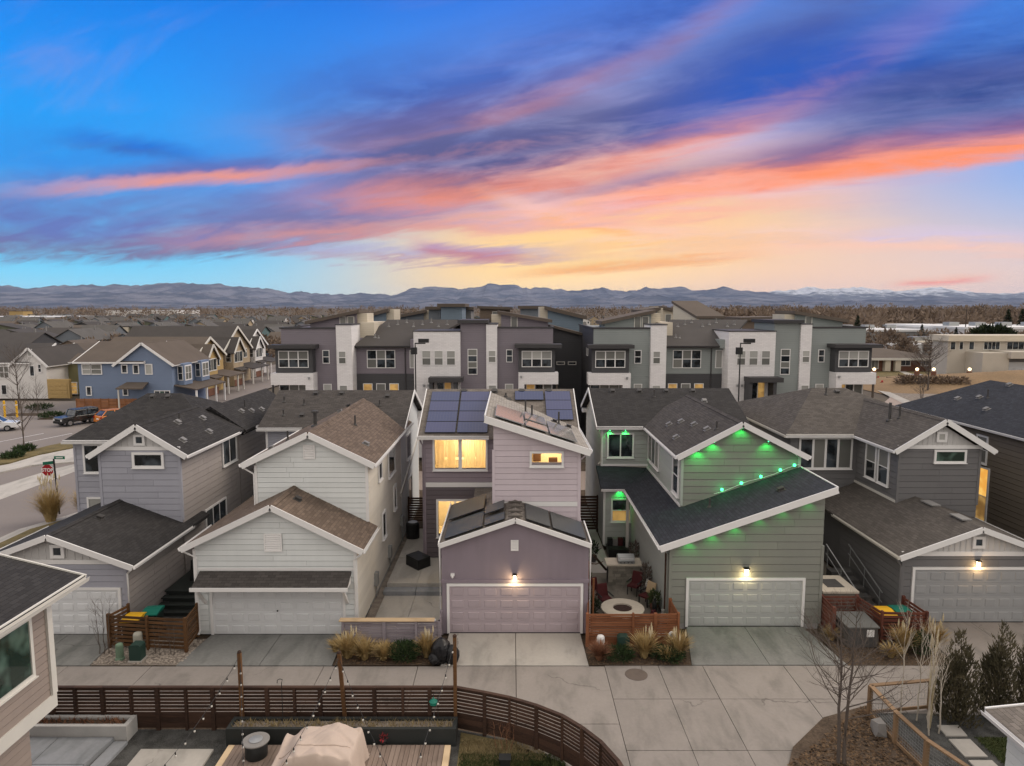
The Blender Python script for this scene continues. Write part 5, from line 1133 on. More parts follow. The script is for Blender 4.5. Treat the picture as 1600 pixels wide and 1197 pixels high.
def townhouse(ox, label, body, side, lamp_label):
    K = .0582; X = lambda p: (p - 800) * K + ox; Z = lambda y: 11.79 - (y - 513) * K; D = 62.0
    h = thing('townhouse', label, 'townhouse', (X(650), 66, 0), 'long modern townhouse blocks behind the row'); ft = Face('front', D)
    def wall(x0, x1, y0, y1, ztop, mat, zb=0.0): return MB().box(X(x0), X(x1), y0, y1, zb, ztop).build('wall', mat, h)
    def cap(x0, x1, y0, y1, z0, z1, mat='cap_dark', name='cap'): return MB().box(X(x0), X(x1), y0, y1, z0, z1).build(name, mat, h)
    def win(Y, x0, x1, y0, y1, c, r, **k): return window(Face('front', Y), X(x0), X(x1), Z(y1), Z(y0), h, c, r, tw=.06, depth=.07, sill=False, mw=.045, **k)
    B2 = ['glass_blind_dim', 'glass_blind']; PB = ['glass_dark', 'glass_blind_dim']
    # left end with its bay
    wall(440, 528, D, 75, Z(514), body); cap(438, 530, D - .08, D + .2, Z(514), Z(511.5)); cap(438, 441.5, D, 75, Z(513.9), Z(511.6))
    wall(436, 493, 61, D - .002, Z(543), 'lap_slate', Z(581)); cap(429, 499, 60.3, D - .003, Z(543), Z(537.5), name='bay_roof'); win(61, 442, 486, 548, 572, 3, 2, panes=PB)
    wall(430, 495, 60.6, D - .004, Z(581.2), 'brick_white', Z(599)); wall(483, 495, 60.6, D - .004, Z(599), 'brick_white'); MB().box(X(431), X(433), 60.7, 60.9, 0, Z(599)).build('porch_post', 'cap_dark', h)
    win(D, 436, 480, 602, 640, 3, 1, panes=['glass_dark', 'glass_blind_dim', 'glass_blind_dim']); wall_lamp_off(Face('front', 60.6), X(489), Z(590), h)
    win(D, 505, 514, 548, 567, 1, 2, frame='trim_white'); win(D, 505, 516, 601, 630, 1, 2, panes=['glass_blind'])
    # white brick chimney-like tower
    wall(528, 552, 61.5, 65, Z(508), 'brick_white'); cap(527, 553, 61.45, 65.05, Z(508), Z(506.5)); win(61.5, 532, 542, 549, 567, 1, 2, panes=B2); win(61.5, 532, 543, 602, 625, 1, 2, panes=['glass_blind'])
    # recessed middle under a shingled slope
    wall(552, 648, 63.2, 75, Z(541), body, Z(586)); wall(552, 648, 63.15, 75, Z(586.2), 'lap_slate'); win(63.2, 570, 613, 549, 576, 3, 2, panes=['glass_blind_dim', 'glass_dark', 'glass_dark'])
    for i, (a, b) in enumerate(((563, 576), (584, 597), (605, 618))): win(63.15, a, b, 602.5, 622, 1, 1, pane='window_glow_dim' if i != 1 else 'glass_blind_dim')
    win(63.2, 638, 647, 549, 576, 1, 1, pane='glass_blind')
    roof_slab([[(X(549), 62.6, Z(541)), (X(648), 62.6, Z(541)), (X(720), 69, 12.45), (X(585), 69, 12.45)]], 'roof_dark', h, th=.2); roof_slab([[(X(585), 69, 12.45), (X(720), 69, 12.45), (X(720), 75, 10.5), (X(585), 75, 10.5)]], 'roof_dark', h, th=.2)
    MB().prism([(X(585), 62.8, 10), (X(585), 75, 10), (X(585), 69, 12.3)], (X(700) - X(585), 0, 0)).build('wall', body, h)
    gutter((X(549), 62.6, Z(541)), (X(640), 62.6, Z(541)), h, 'cap_dark', (0, -1, 0)); wall(640, 648.5, 62.55, 64, Z(531), body, Z(545)); wall(552, 575, 65, 71, Z(505), 'lap_cream', Z(530))
    MB().tube([(X(630), 63.1, Z(542)), (X(630), 63.1, 0)], .05).build('downspout', 'cap_dark', h)
    rp = [(X(549), 62.6, Z(541)), (X(648), 62.6, Z(541)), (X(720), 69, 12.45)]
    for i in range(8): vent_pipe(X(592 + i * 14), 67.2 + (i % 3) * .5, rp, h, .4 + .1 * (i % 2), .07, 'vent_light')
    vent_pipe(X(578), 64.5, rp, h, .4, .07, 'vent_light'); vent_pipe(X(584), 64.4, rp, h, .3, .06, 'vent_light')
    # white brick block with three windows and the entrance
    wall(648, 720, 61.4, 67, Z(518), 'brick_white'); cap(647, 721, 61.35, 67, Z(518), Z(516.5))
    for a in (661, 680, 699): win(61.4, a + .5, a + 12.5, 548, 569, 1, 2, panes=B2)
    cap(673, 725, 59.9, 61.39, Z(594), Z(587), name='canopy'); MB().box(X(674), X(679), 60.1, 61.39, 0, Z(594)).build('porch_post', 'lap_slate', h); MB().box(X(711), X(716), 60.1, 61.39, 0, Z(594)).build('porch_post', 'lap_slate', h); win(61.4, 684, 705, 597, 640, 2, 1, panes=['glass_dark', 'window_glow_dim'], frame='trim_cream')
    for a in (663, 670): wall_lamp_off(Face('front', 61.4), X(a), Z(603), h)
    # stair tower, white strip, right end
    wall(720, 760, 61.8, 67, Z(505), body); cap(716, 763, 61.4, 67.2, Z(505), Z(500), name='tower_roof'); win(61.8, 732, 745, 546, 584, 1, 4, panes=['glass_dark', 'glass_blind_dim'])
    wall(760, 777, 61.6, 66, Z(507), 'brick_white'); cap(759, 778, 61.55, 66, Z(507), Z(505.5)); win(61.6, 764, 774, 548, 565, 1, 2, panes=B2); win(61.6, 764, 775, 602, 625, 1, 2, panes=['glass_blind'])
    wall(777, 864, D, 75, Z(513), body); cap(776, 866, D - .08, D + .2, Z(513), Z(510.5)); cap(862.5, 866, D, 75, Z(512.9), Z(510.6)); win(D, 792, 800, 547, 565, 1, 2); win(D, 790, 801, 601, 625, 1, 2, panes=['glass_blind'])
    wall(810, 866, 61, D - .002, Z(542), 'lap_slate', Z(580)); cap(804, 876, 60.3, D - .003, Z(542), Z(536.5), name='bay_roof'); win(61, 816, 860, 548, 571, 3, 2, panes=['glass_dark', 'glass_blind'])
    wall(810, 871, 60.6, D - .004, Z(580.2), 'brick_white', Z(598)); wall(810, 819, 60.6, D - .004, Z(598), 'brick_white'); win(D, 823, 862, 601, 640, 3, 1, panes=['window_glow_dim', 'glass_dark', 'glass_blind_dim']); MB().box(X(868), X(870), 60.7, 60.9, 0, Z(598)).build('porch_post', 'roof_brown', h)
    wall_lamp_off(Face('front', 60.6), X(814), Z(588), h)
    # side wall seen between the blocks
    MB().box(X(440) - .03, X(440) - .003, D + .1, 75, 0, Z(514.2)).build('wall', side, h); window(Face('left', X(440) - .03), 66, 67, Z(560), Z(548), h, 1, 1, tw=.06, sill=False)
    # stair houses on the roof
    def stair(x0, x1, za, zb, doors, Y=66.0):
        m = MB(); m.prism([(X(x0), Y, 11.0), (X(x1), Y, 11.0), (X(x1), Y, zb - .25), (X(x0), Y, za - .25)], (0, 4, 0)); m.build('wall', body, h)
        roof_slab([[(X(x0) - .35, Y - .6, za), (X(x1) + .35, Y - .6, zb), (X(x1) + .35, Y + 4.4, zb), (X(x0) - .35, Y + 4.4, za)]], 'roof_brown', h, th=.3, name='stair_roof')
        hi, lo = (x1, x0) if zb > za else (x0, x1); zz = max(za, zb)
        MB().box(X(hi) + (-.05 if zb > za else -.95), X(hi) + (.95 if zb > za else .05), Y + .3, Y + 3.4, 11.0, zz - .35).build('chimney', 'lap_cream', h)
        for d in doors: window(Face('front', Y), X(d), X(d + 9), 11.6, 12.75, h, 1, 1, tw=.07, sill=False, pane='glass_blind_dim', frame='trim_cream', name='deck_door')
    stair(466, 543, 12.35, 13.45, (516, 529)); stair(782, 860, 13.35, 12.5, (799,))
    MB().box(X(442), X(526), 62.3, 74, 11.0, 11.1).build('roof_deck', 'roof_brown', h)
    lp = thing('street_lamp', lamp_label, 'street lamp', (X(655), 59.5, 0), 'tall dark street lamps'); MB().lathe((X(655), 59.5, 0), [(.14, 0), (.12, .8), (.07, 1.0), (.05, 10.6)], 8).build('pole', 'metal_dark', lp); MB().box(X(655), X(655) + .9, 59.45, 59.55, 10.5, 10.6).build('arm', 'metal_dark', lp); MB().box(X(655) + .3, X(655) + 1.2, 59.3, 59.7, 10.62, 10.95).build('lamp_head', 'metal_dark', lp); MB().box(X(655) - .35, X(655) + .15, 59.3, 59.7, 9.6, 10.2).build('lamp_head', 'metal_dark', lp)
    return h
townhouse(0, 'mauve and white brick townhouse block with dark bays, behind the solar-panelled house', 'lap_mauve', 'lap_mauve', 'tall dark street lamp in front of the mauve townhouse block')
townhouse(28.35, 'grey-green and white brick townhouse block with dark bays, behind the sage house', 'lap_green', 'lap_slate', 'tall dark street lamp in front of the grey-green townhouse block')
def rear_block(x0, x1, ytop_l, ytop_r, D, body, label, cap='roof_brown', wins=(), flat=False):
    """upper part of a block further back: body, sloping or flat top, cream flank, windows"""
    Xa, Xb = at(x0, 500, D)[0], at(x1, 500, D)[0]; za, zb = at(x0, ytop_l, D)[1], at(x1, ytop_r, D)[1]
    h = thing('townhouse', label, 'townhouse', ((Xa + Xb) / 2, D + 4, 0), 'townhouse tops further back')
    MB().prism([(Xa, D, 0), (Xb, D, 0), (Xb, D, zb - .35), (Xa, D, za - .35)], (0, 7, 0)).build('wall', body, h)
    roof_slab([[(Xa - .4, D - .6, za), (Xb + .4, D - .6, zb), (Xb + .4, D + 7.6, zb), (Xa - .4, D + 7.6, za)]], cap, h, th=.4)
    hx = Xb if zb >= za else Xa; s = 1 if zb >= za else -1
    if not flat: MB().box(hx, hx + s * .9, D + .4, D + 5, 0, max(za, zb) - .1).build('chimney', 'lap_cream', h)
    MB().box(Xa - 1.5, Xb + 1.5, D - 1.4, D - .02, 0, min(za, zb) - 2.2).build('wall', body, h); MB().box(Xa - 1.7, Xb + 1.7, D - 1.6, D - .02, min(za, zb) - 2.2, min(za, zb) - 2.0).build('cap', 'cap_dark', h)
    for a in wins: window(Face('front', D), at(a, 500, D)[0], at(a + 8, 500, D)[0], min(za, zb) - 1.9, min(za, zb) - .7, h, 1, 1, tw=.08, sill=False, frame='trim_cream', pane='glass_blind_dim')
    return h
B = 'blue rooftop stair house '
rear_block(552, 603, 498, 482, 82, 'lap_blue', B + 'rising to the right, next to the left mauve shed roof')
rear_block(612, 662, 495, 484, 96, 'lap_bluegrey', 'grey rooftop stair house with cream flank, left of the tall blue boxes', wins=(640,))
rear_block(670, 688, 479, 479, 90, 'lap_bluegrey', 'lower grey-blue flat box, left neighbour of the tallest blue box', flat=True)
rear_block(689, 722, 474.5, 474.5, 84, 'lap_blue', 'tallest blue flat-topped box above the white brick block', flat=True)
rear_block(727, 736, 479, 480, 92, 'lap_grey', 'narrow grey rooftop box just right of the tallest blue box', flat=True)
rear_block(750, 797, 478, 480, 104, 'lap_brown', 'dark brown roofed block right of the tallest blue box', flat=True, wins=(770,))
rear_block(814, 846, 478, 478, 96, 'lap_bluegrey', 'flat grey-blue box over the right mauve stair house', flat=True)
rear_block(856, 911, 478, 494, 78, 'lap_blue', B + 'falling to the right, in the gap between the blocks')
rear_block(1006, 1026, 484, 480, 92, 'lap_bluegrey', 'small blue shed-roofed box over the left grey-green stair house')
rear_block(1034, 1056, 478, 484, 100, 'lap_cream', 'pale shed-roofed box with a white skylight, left of the brown roof', wins=(1040,))
rear_block(1160, 1218, 496, 495, 88, 'lap_brown', 'low dark flat block behind the white brick of the grey-green block', flat=True)
def rear_facing():
    h = thing('townhouse', 'cream stair house with broad dark brown roof slope, above the grey-green block', 'townhouse', (21, 80, 0), 'townhouse tops further back'); D = 80
    xa, xb = at(1064, 500, D)[0], at(1128, 500, D)[0]; z1, z0 = at(1100, 470, D + 5)[1], at(1100, 494, D)[1]
    roof_slab([[(xa + 1.8, D, z0), (xb + .4, D, z0), (xb - 1.6, D + 5, z1), (xa, D + 5, z1)]], 'roof_brown', h, th=.3); MB().prism([(xa + 1.9, D + .2, 8), (xa + 1.9, D + .2, z0 - .3), (xa + .2, D + 4.9, z1 - .3), (xa + .2, D + 4.9, 8)], (.3, 0, 0)).build('wall', 'lap_cream', h)
    MB().box(xa + 2.2, xb, D + .4, D + 5, 0, z0 - .3).build('wall', 'lap_green', h)
rear_facing()
def slate_end():
    h = thing('townhouse', 'dark slate townhouse end wall with two slot windows, between the two blocks', 'townhouse', (6, 74, 0), 'townhouse tops further back'); D = 72
    xa, xb = at(862, 560, D)[0], at(905, 560, D)[0]; MB().prism([(xa, D, 0), (xb + .6, D, 0), (xb + .6, D, at(0, 524, D)[1]), (xa, D, at(0, 508, D)[1])], (0, 5, 0)).build('wall', 'lap_slate', h)
    roof_slab([[(xa - .3, D - .4, at(0, 507, D)[1]), (xb + 1, D - .4, at(0, 523, D)[1]), (xb + 1, D + 5, at(0, 523, D)[1]), (xa - .3, D + 5, at(0, 507, D)[1])]], 'roof_brown', h, th=.25)
    for a in (871, 889): window(Face('front', D), at(a, 500, D)[0], at(a + 11, 500, D)[0], at(0, 569, D)[1], at(0, 566, D)[1], h, tw=.08, sill=False, frame='trim_cream')
slate_end()

# ================================================================== houses across the street on the left
def front_house(name_label, D, x0, x1, y_eave, body, roof, gable=None, ridge=None, depth=11, wins=(), group=None, base_y=None, extra=None, trimm='trim_white', body_x1=None, gdepth=None):
    """two-storey house facing the viewer. gable: (xl, xpeak, xr, ypeak) front gable; ridge: y of the cross ridge behind"""
    Xa, Xb = at(x0, y_eave, D)[0], at(x1, y_eave, D)[0]; ze = at(x0, y_eave, D)[1]
    h = thing('house', name_label, 'house', ((Xa + Xb) / 2, D + depth / 2, 0), group); ft = Face('front', D)
    if body_x1: Xb = at(body_x1, y_eave, D)[0]
    gdepth = gdepth or depth
    MB().box(Xa, Xb, D, D + depth, -.1, ze - .1).build('wall', body, h)
    if ridge:
        zr = at(x0, ridge, D + depth / 2)[1]
        MB().prism([(Xa + .05, D + .05, ze - .12), (Xa + .05, D + depth - .05, ze - .12), (Xa + .05, D + depth / 2, zr - .2)], (Xb - Xa - .1, 0, 0)).build('wall', body, h)
        roof_slab([[(Xa - .4, D - .4, ze), (Xb + .4, D - .4, ze), (Xb + .4, D + depth / 2, zr), (Xa - .4, D + depth / 2, zr)]], roof, h); roof_slab([[(Xa - .4, D + depth / 2, zr), (Xb + .4, D + depth / 2, zr), (Xb + .4, D + depth + .4, ze), (Xa - .4, D + depth + .4, ze)]], roof, h)
        fascia([(Xb + .43, D - .4, ze), (Xb + .43, D + depth / 2, zr)], h, trimm, w=.1, h=.28); fascia([(Xa - .43, D - .4, ze), (Xa - .43, D + depth / 2, zr)], h, trimm, w=.1, h=.28); fascia([(Xa - .4, D - .42, ze), (Xb + .4, D - .42, ze)], h, trimm, w=.08, h=.2)
    if gable:
        gl, gp, gr, gy = gable; xl, xp, xr = at(gl, y_eave, D)[0], at(gp, y_eave, D)[0], at(gr, y_eave, D)[0]; zp = at(gp, gy, D)[1]
        MB().prism([(xl, D - .02, -.1), (xr, D - .02, -.1), (xr, D - .02, ze - .1), (xp, D - .02, zp - .2), (xl, D - .02, ze - .1)], (0, gdepth, 0)).build('wall', body, h); k = .5
        sl, sr_ = (zp - ze) / (xp - xl), (zp - ze) / (xr - xp)
        gable_y(xl - k, xr + k, D - .45, D + gdepth + .4, ze, zp, xp, h, roof, fas=trimm, fh=.32, zeL=ze - k * sl, zeR=ze - k * sr_)
    for (a, b, c, d, cc, rr, *pm) in wins:
        window(Face('front', D - .02), at(a, c, D)[0], at(b, c, D)[0], at(a, d, D)[1], at(a, c, D)[1], h, cc, rr, tw=.12, depth=.09, base=0, frame=trimm, sill=False, mw=.05, pane=pm[0] if pm else 'glass_dark')
    return h
G3 = 'houses across the street on the left'
hb = front_house('blue house with brown gable roof behind the rust-brown fence, across the parking lot', 91, 121, 268, 566, 'lap_denim', 'roof_brown', (184, 225, 268, 535), 533, 12, [(129, 141, 570, 584, 1, 2, 'glass_blind'), (143, 158, 570, 584, 1, 2, 'glass_blind_dim'), (191, 198, 571, 582, 1, 1), (209, 216, 571, 583, 1, 1), (228, 237, 570, 584, 1, 1, 'glass_blind'), (136, 142, 605, 617, 1, 1), (193, 199, 604, 617, 1, 1)], G3, body_x1=222, gdepth=10.5)
D = 91; xa, xb = at(195, 605, D)[0], at(236, 605, D)[0]; roof_slab([[(xa, D - 2.2, at(0, 604, D)[1]), (xb, D - 2.2, at(0, 604, D)[1]), (xb - .3, D, at(0, 597, D)[1]), (xa + .3, D, at(0, 597, D)[1])]], 'roof_brown', hb, name='porch_roof'); window(Face('front', D - .02), at(207, 0, D)[0], at(231, 0, D)[0], .2, 2.5, hb, 3, 1, tw=.1, sill=False, panes=['glass_dark', 'glass_green'], name='patio_door')
MB().box(xa + .2, xa + .35, D - 2.1, D - 1.95, 0, at(0, 604, D)[1]).build('porch_post', 'trim_cream', hb)
# right flank of the blue house: two bay windows, porch
fr = Face('right', at(268, 566, D)[0] + .02); X_ = at(268, 566, D)[0]
for y0, y1, mt in ((92.2, 94.6, 'lap_denim'), (97.4, 100.0, 'lap_denim')):
    MB().box(X_, X_ + 1.0, y0, y1, 3.2, 6.1).build('bay', mt, hb); window(Face('right', X_ + 1.0), y0 + .4, y1 - .4, 3.9, 5.7, hb, 2, 2, tw=.14, sill=False, pane='glass_blind_dim'); window(Face('front', y0), X_ + .25, X_ + .8, 3.9, 5.7, hb, 1, 2, tw=.08, sill=False)
roof_slab([[(X_, 91.3, 3.3), (X_ + 3.0, 91.3, 2.75), (X_ + 3.0, 101, 2.75), (X_, 101, 3.3)]], 'roof_brown', hb, name='porch_roof')
for y in (91.6, 94.7, 97.7, 100.6): MB().box(X_ + 2.7, X_ + 2.9, y, y + .2, 0, 2.65).build('porch_post', 'trim_white', hb)
hw = front_house('white house with tan garage door at the far left edge of the picture', 103, -45, 70, 567, 'lap_white', 'roof_dark', (20, 48, 72, 543), 536, 12, [(-8, 13, 573, 590, 3, 2, 'glass_blind_dim'), (47, 53, 572, 587, 1, 1), (60, 64, 570, 581, 1, 2), (3, 10, 602, 616, 1, 1), (44, 49, 546.5, 556, 1, 1, 'glass_blind')], G3, body_x1=44, gdepth=11)
MB().box(at(33, 0, 103)[0], at(69, 0, 103)[0], 102.4, 102.97, 0, 2.9).build('garage_surround', 'lap_ochre', hw); garage_door(Face('front', 102.4), at(37, 0, 103)[0], at(66, 0, 103)[0], 0, 2.3, hw, 'lap_ochre', 4, 4, frame=None)
front_house('olive green house with yellow garage door, between the white and blue houses', 112, 80, 124, 560, 'lap_olive', 'roof_brown', None, 536, 14, [(97, 101, 571, 580, 1, 1)], G3)
ho = front_house('moss green house end with ochre garage tucked behind the blue house', 108, 95, 122, 566, 'lap_moss', 'roof_brown', None, 552, 8, [(100, 120, 598, 615, 2, 3, 'window_glow_dim')], G3)
# side-on row running away along the street: gables and porches face it
def street_house(D, X0, X1, ze, zr, body, roof, label, gab, trimm='trim_white', L=11.0):
    """house whose gable end (+x side) faces the street, ridge across the view; a narrower gabled bay sticks out to the street"""
    h = thing('house', label, 'house', ((X0 + X1) / 2, D + 5, 0), G3); ym = D + L / 2
    MB().prism([(X0, D, 0), (X0, D + L, 0), (X0, D + L, ze), (X0, ym, zr), (X0, D, ze)], (X1 - X0, 0, 0)).build('wall', body, h); k = .45; s = (zr - ze) / (L / 2); e = ze - k * s + .12
    roof_slab([[(X0 - k, D - k, e), (X1 + k, D - k, e), (X1 + k, ym, zr + .14), (X0 - k, ym, zr + .14)]], roof, h); roof_slab([[(X0 - k, ym, zr + .14), (X1 + k, ym, zr + .14), (X1 + k, D + L + k, e), (X0 - k, D + L + k, e)]], roof, h)
    fascia([(X1 + k + .03, D - k, e), (X1 + k + .03, ym, zr + .14)], h, trimm, w=.1, h=.36); fascia([(X1 + k + .03, ym, zr + .14), (X1 + k + .03, D + L + k, e)], h, trimm, w=.1, h=.36); fascia([(X0 - k, D - k - .03, e), (X1 + k, D - k - .03, e)], h, trimm, w=.06, h=.2)
    y0, y1 = D + gab[0], D + gab[1]; yc = (y0 + y1) / 2; zg = ze + (y1 - y0) / 2 * 1.0
    MB().prism([(X1 + .01, y0, 0), (X1 + .01, y1, 0), (X1 + .01, y1, ze - .2), (X1 + .01, yc, zg - .2), (X1 + .01, y0, ze - .2)], (1.6, 0, 0)).build('wall', body, h)
    roof_slab([[(X1 - 3, y0 - .35, ze - .45), (X1 + 2.0, y0 - .35, ze - .45), (X1 + 2.0, yc, zg), (X1 - 3, yc, zg)]], roof, h); roof_slab([[(X1 - 3, yc, zg), (X1 + 2.0, yc, zg), (X1 + 2.0, y1 + .35, ze - .45), (X1 - 3, y1 + .35, ze - .45)]], roof, h)
    fascia([(X1 + 2.03, y0 - .35, ze - .45), (X1 + 2.03, yc, zg)], h, trimm, w=.1, h=.34); fascia([(X1 + 2.03, yc, zg), (X1 + 2.03, y1 + .35, ze - .45)], h, trimm, w=.1, h=.34)
    window(Face('right', X1 + 1.61), y0 + .5, y1 - .5, ze - 2.1, ze - .4, h, 3, 1, tw=.14, sill=False, frame=trimm, panes=['glass_dark', 'glass_blind_dim']); window(Face('right', X1), D + L - 3.0, D + L - 1.6, ze - 1.8, ze - .3, h, 2, 1, tw=.14, sill=False, frame=trimm)
    window(Face('front', D), X1 - 1.7, X1 - .9, ze - 1.9, ze - .6, h, 1, 2, tw=.12, sill=False, frame=trimm); window(Face('front', D), X1 - 4.2, X1 - 3.2, ze - 1.9, ze - .6, h, 1, 2, tw=.12, sill=False, frame=trimm); window(Face('front', y0), X1 + .4, X1 + 1.2, ze - 2.0, ze - .6, h, 1, 2, tw=.1, sill=False, frame=trimm)
    roof_slab([[(X1 + .02, y1 - 1.0, 3.4), (X1 + 3.8, y1 - 1.0, 2.85), (X1 + 3.8, D + L - .3, 2.85), (X1 + .02, D + L - .3, 3.4)]], roof, h, name='porch_roof'); roof_slab([[(X1 + 1.62, y0, 3.2), (X1 + 2.9, y0, 2.85), (X1 + 2.9, y1 - 1.1, 2.85), (X1 + 1.62, y1 - 1.1, 3.2)]], roof, h, name='porch_roof')
    for y in (y1 - .8, (y1 + D + L) / 2, D + L - .7): MB().box(X1 + 3.4, X1 + 3.6, y, y + .2, 0, 2.8).build('porch_post', trimm, h)
    MB().box(X1 + .01, X1 + .06, y1 + 1, y1 + 2, .2, 2.3).build('front_door', 'brick_red', h); MB().box(X1 + 1.62, X1 + 1.7, y0 + .1, y1 - .1, .0, 1.1).build('brick_base', 'brick_red', h)
    return h
street_house(103.6, -63, -48.6, 6.0, 8.9, 'lap_ochre', 'roof_brown', 'ochre house with cream-edged gables, first behind the blue house', (1.0, 5.0), 'trim_cream')
street_house(117.5, -68, -50.0, 6.3, 10.2, 'lap_tan', 'roof_dark', 'tan house with tall cream-edged gable and long dark roof, next after the ochre one', (.8, 5.2), 'trim_cream', 12.5)
street_house(133.5, -66, -52.2, 6.0, 9.2, 'lap_white', 'roof_dark', 'small white house with twin gables at the end of the street row', (.8, 4.8))
# rust-brown board fence in front of the blue house
def board_fence(label, pts, hgt, mat, nboard, name='fence', z0=0.0, group=None, post=None, slat_h=None):
    t = thing(name, label, 'fence', (pts[0][0], pts[0][1], z0), group)
    for (a, b) in zip(pts[:-1], pts[1:]):
        for i in range(nboard):
            zz = z0 + .08 + (hgt - .1) * (i + .5) / nboard; hh = (hgt - .1) / nboard * (slat_h or .82); m = MB().beam((a[0], a[1], zz), (b[0], b[1], zz), .025, hh); m.build('slat', mat, t)
    for p in pts: MB().box(p[0] - .05, p[0] + .05, p[1] - .05, p[1] + .05, z0 - .05, z0 + hgt + .02).build('post', post or mat, t)
    return t
wood('wood_rust', (0.20, 0.082, 0.035), (0.30, 0.135, 0.062)); wood('wood_dark', (0.030, 0.017, 0.012), (0.068, 0.037, 0.025)); wood('wood_red', (0.085, 0.026, 0.018), (0.15, 0.052, 0.034)); wood('wood_amber', (0.15, 0.055, 0.025), (0.25, 0.100, 0.047)); wood('wood_walnut', (0.070, 0.034, 0.014), (0.14, 0.070, 0.030))
wood('wood_pale', (0.52, 0.37, 0.22), (0.66, 0.50, 0.32)); wood('wood_deck', (0.17, 0.125, 0.10), (0.26, 0.20, 0.165), axis=1); wood('wood_tan', (0.16, 0.10, 0.055), (0.27, 0.175, 0.10)); wood('wood_mauve', (0.25, 0.215, 0.24), (0.34, 0.30, 0.33))
xf = [at(120 + i * 12.6, 637, 89.5)[0] for i in range(10)]
board_fence('rust-brown horizontal board fence in front of the blue house', [(x, 89.5) for x in xf], 1.7, 'wood_rust', 7, slat_h=.95)

# ================================================================== the far town, woods and mountains
def small_house(kind, body, roof, w, d, ze, zr, label, cat='house', group=None):
    """compact far house in its own coordinates: walls, roof, windows"""
    h = thing('house', label, cat, (0, 0, 0), group)
    if kind == 'gable':
        MB().prism([(-w / 2, -d / 2, 0), (w / 2, -d / 2, 0), (w / 2, -d / 2, ze), (0, -d / 2, zr), (-w / 2, -d / 2, ze)], (0, d, 0)).build('wall', body, h)
        k = .5; s = (zr - ze) / (w / 2); e = ze - k * s
        roof_slab([[(-w / 2 - k, -d / 2 - .4, e + .15), (0, -d / 2 - .4, zr + .15), (0, d / 2 + .4, zr + .15), (-w / 2 - k, d / 2 + .4, e + .15)], [(0, -d / 2 - .4, zr + .15), (w / 2 + k, -d / 2 - .4, e + .15), (w / 2 + k, d / 2 + .4, e + .15), (0, d / 2 + .4, zr + .15)]], roof, h, 'roof')
    elif kind == 'cross':
        MB().prism([(-w / 2, -d / 2, 0), (-w / 2, d / 2, 0), (-w / 2, d / 2, ze), (-w / 2, 0, zr), (-w / 2, -d / 2, ze)], (w, 0, 0)).build('wall', body, h)
        roof_slab([[(-w / 2 - .4, -d / 2 - .5, ze - .1), (w / 2 + .4, -d / 2 - .5, ze - .1), (w / 2 + .4, 0, zr + .15), (-w / 2 - .4, 0, zr + .15)], [(-w / 2 - .4, 0, zr + .15), (w / 2 + .4, 0, zr + .15), (w / 2 + .4, d / 2 + .5, ze - .1), (-w / 2 - .4, d / 2 + .5, ze - .1)]], roof, h, 'roof')
    else:
        MB().prism([(-w / 2, -d / 2, 0), (w / 2, -d / 2, 0), (w / 2, -d / 2, ze), (-w / 2, -d / 2, zr)], (0, d, 0)).build('wall', body, h)
        roof_slab([[(-w / 2 - .5, -d / 2 - .5, zr + .25), (w / 2 + .5, -d / 2 - .5, ze + .2), (w / 2 + .5, d / 2 + .5, ze + .2), (-w / 2 - .5, d / 2 + .5, zr + .25)]], roof, h, 'roof', .3); MB().box(-w / 2 - 1, -w / 2 - .01, -d / 4, d / 4, 0, zr - .2).build('chimney', 'lap_cream', h)
    for z0 in ([.8, 3.7] if ze > 5 else [.8]):
        for i in range(3):
            u = -w / 2 + w * (i + .5) / 3; m = MB().box(u - .55, u + .55, -d / 2 - .04, -d / 2 + .02, z0, z0 + 1.5); wd = m.build('window', 'trim_cream', h); MB().box(u - .44, u + .44, -d / 2 - .06, -d / 2 - .042, z0 + .1, z0 + 1.4).build('pane', 'glass_dark' if (i + int(z0)) % 2 else 'glass_blind_dim', wd)
    m = MB().box(w * .2, w * .2 + .3, d * .1, d * .1 + .3, zr - .3, zr + .9); m.build('vent_pipe', 'vent_light', h)
    return h
FAR = 'far-off houses packed in rows on the plain'
protos = [small_house('cross', 'lap_slate', 'roof_dark', 10, 11, 5.6, 8.0, 'far-off dark slate house with ridge across, packed among the rows', group=FAR),
          small_house('gable', 'lap_tan', 'roof_grey', 9, 11, 5.6, 8.2, 'far-off tan gabled house packed among the rows', group=FAR),
          small_house('cross', 'lap_teal', 'roof_dark', 11, 11, 5.8, 8.2, 'far-off dark teal house packed among the rows', group=FAR),
          small_house('gable', 'lap_bluegrey', 'roof_grey', 9, 12, 5.8, 8.4, 'far-off blue-grey gabled house packed among the rows', group=FAR),
          small_house('shed', 'lap_olive', 'roof_dark', 8, 8, 6.0, 8.0, 'far-off olive house with one-way sloping roof among the rows', group=FAR),
          small_house('cross', 'lap_brown', 'roof_brown', 11, 11, 5.4, 7.8, 'far-off brown house with ridge across, packed among the rows', group=FAR),
          small_house('gable', 'lap_white', 'roof_grey', 8, 11, 5.4, 7.8, 'far-off white gabled house packed among the rows', group=FAR)]
r2 = random.Random(21); used = set()
def place_far(x, y, i):
    o = protos[i] if i not in used else copy_tree(protos[i]); used.add(i)
    o.location = (x, y, 0); o.rotation_euler = (0, 0, r2.choice([0, 0, 0, .12, -.1, math.pi / 2])); s = r2.uniform(.78, 1.0); o.scale = (s, s, s)
row = 0; y = 158.0; nfar = 0
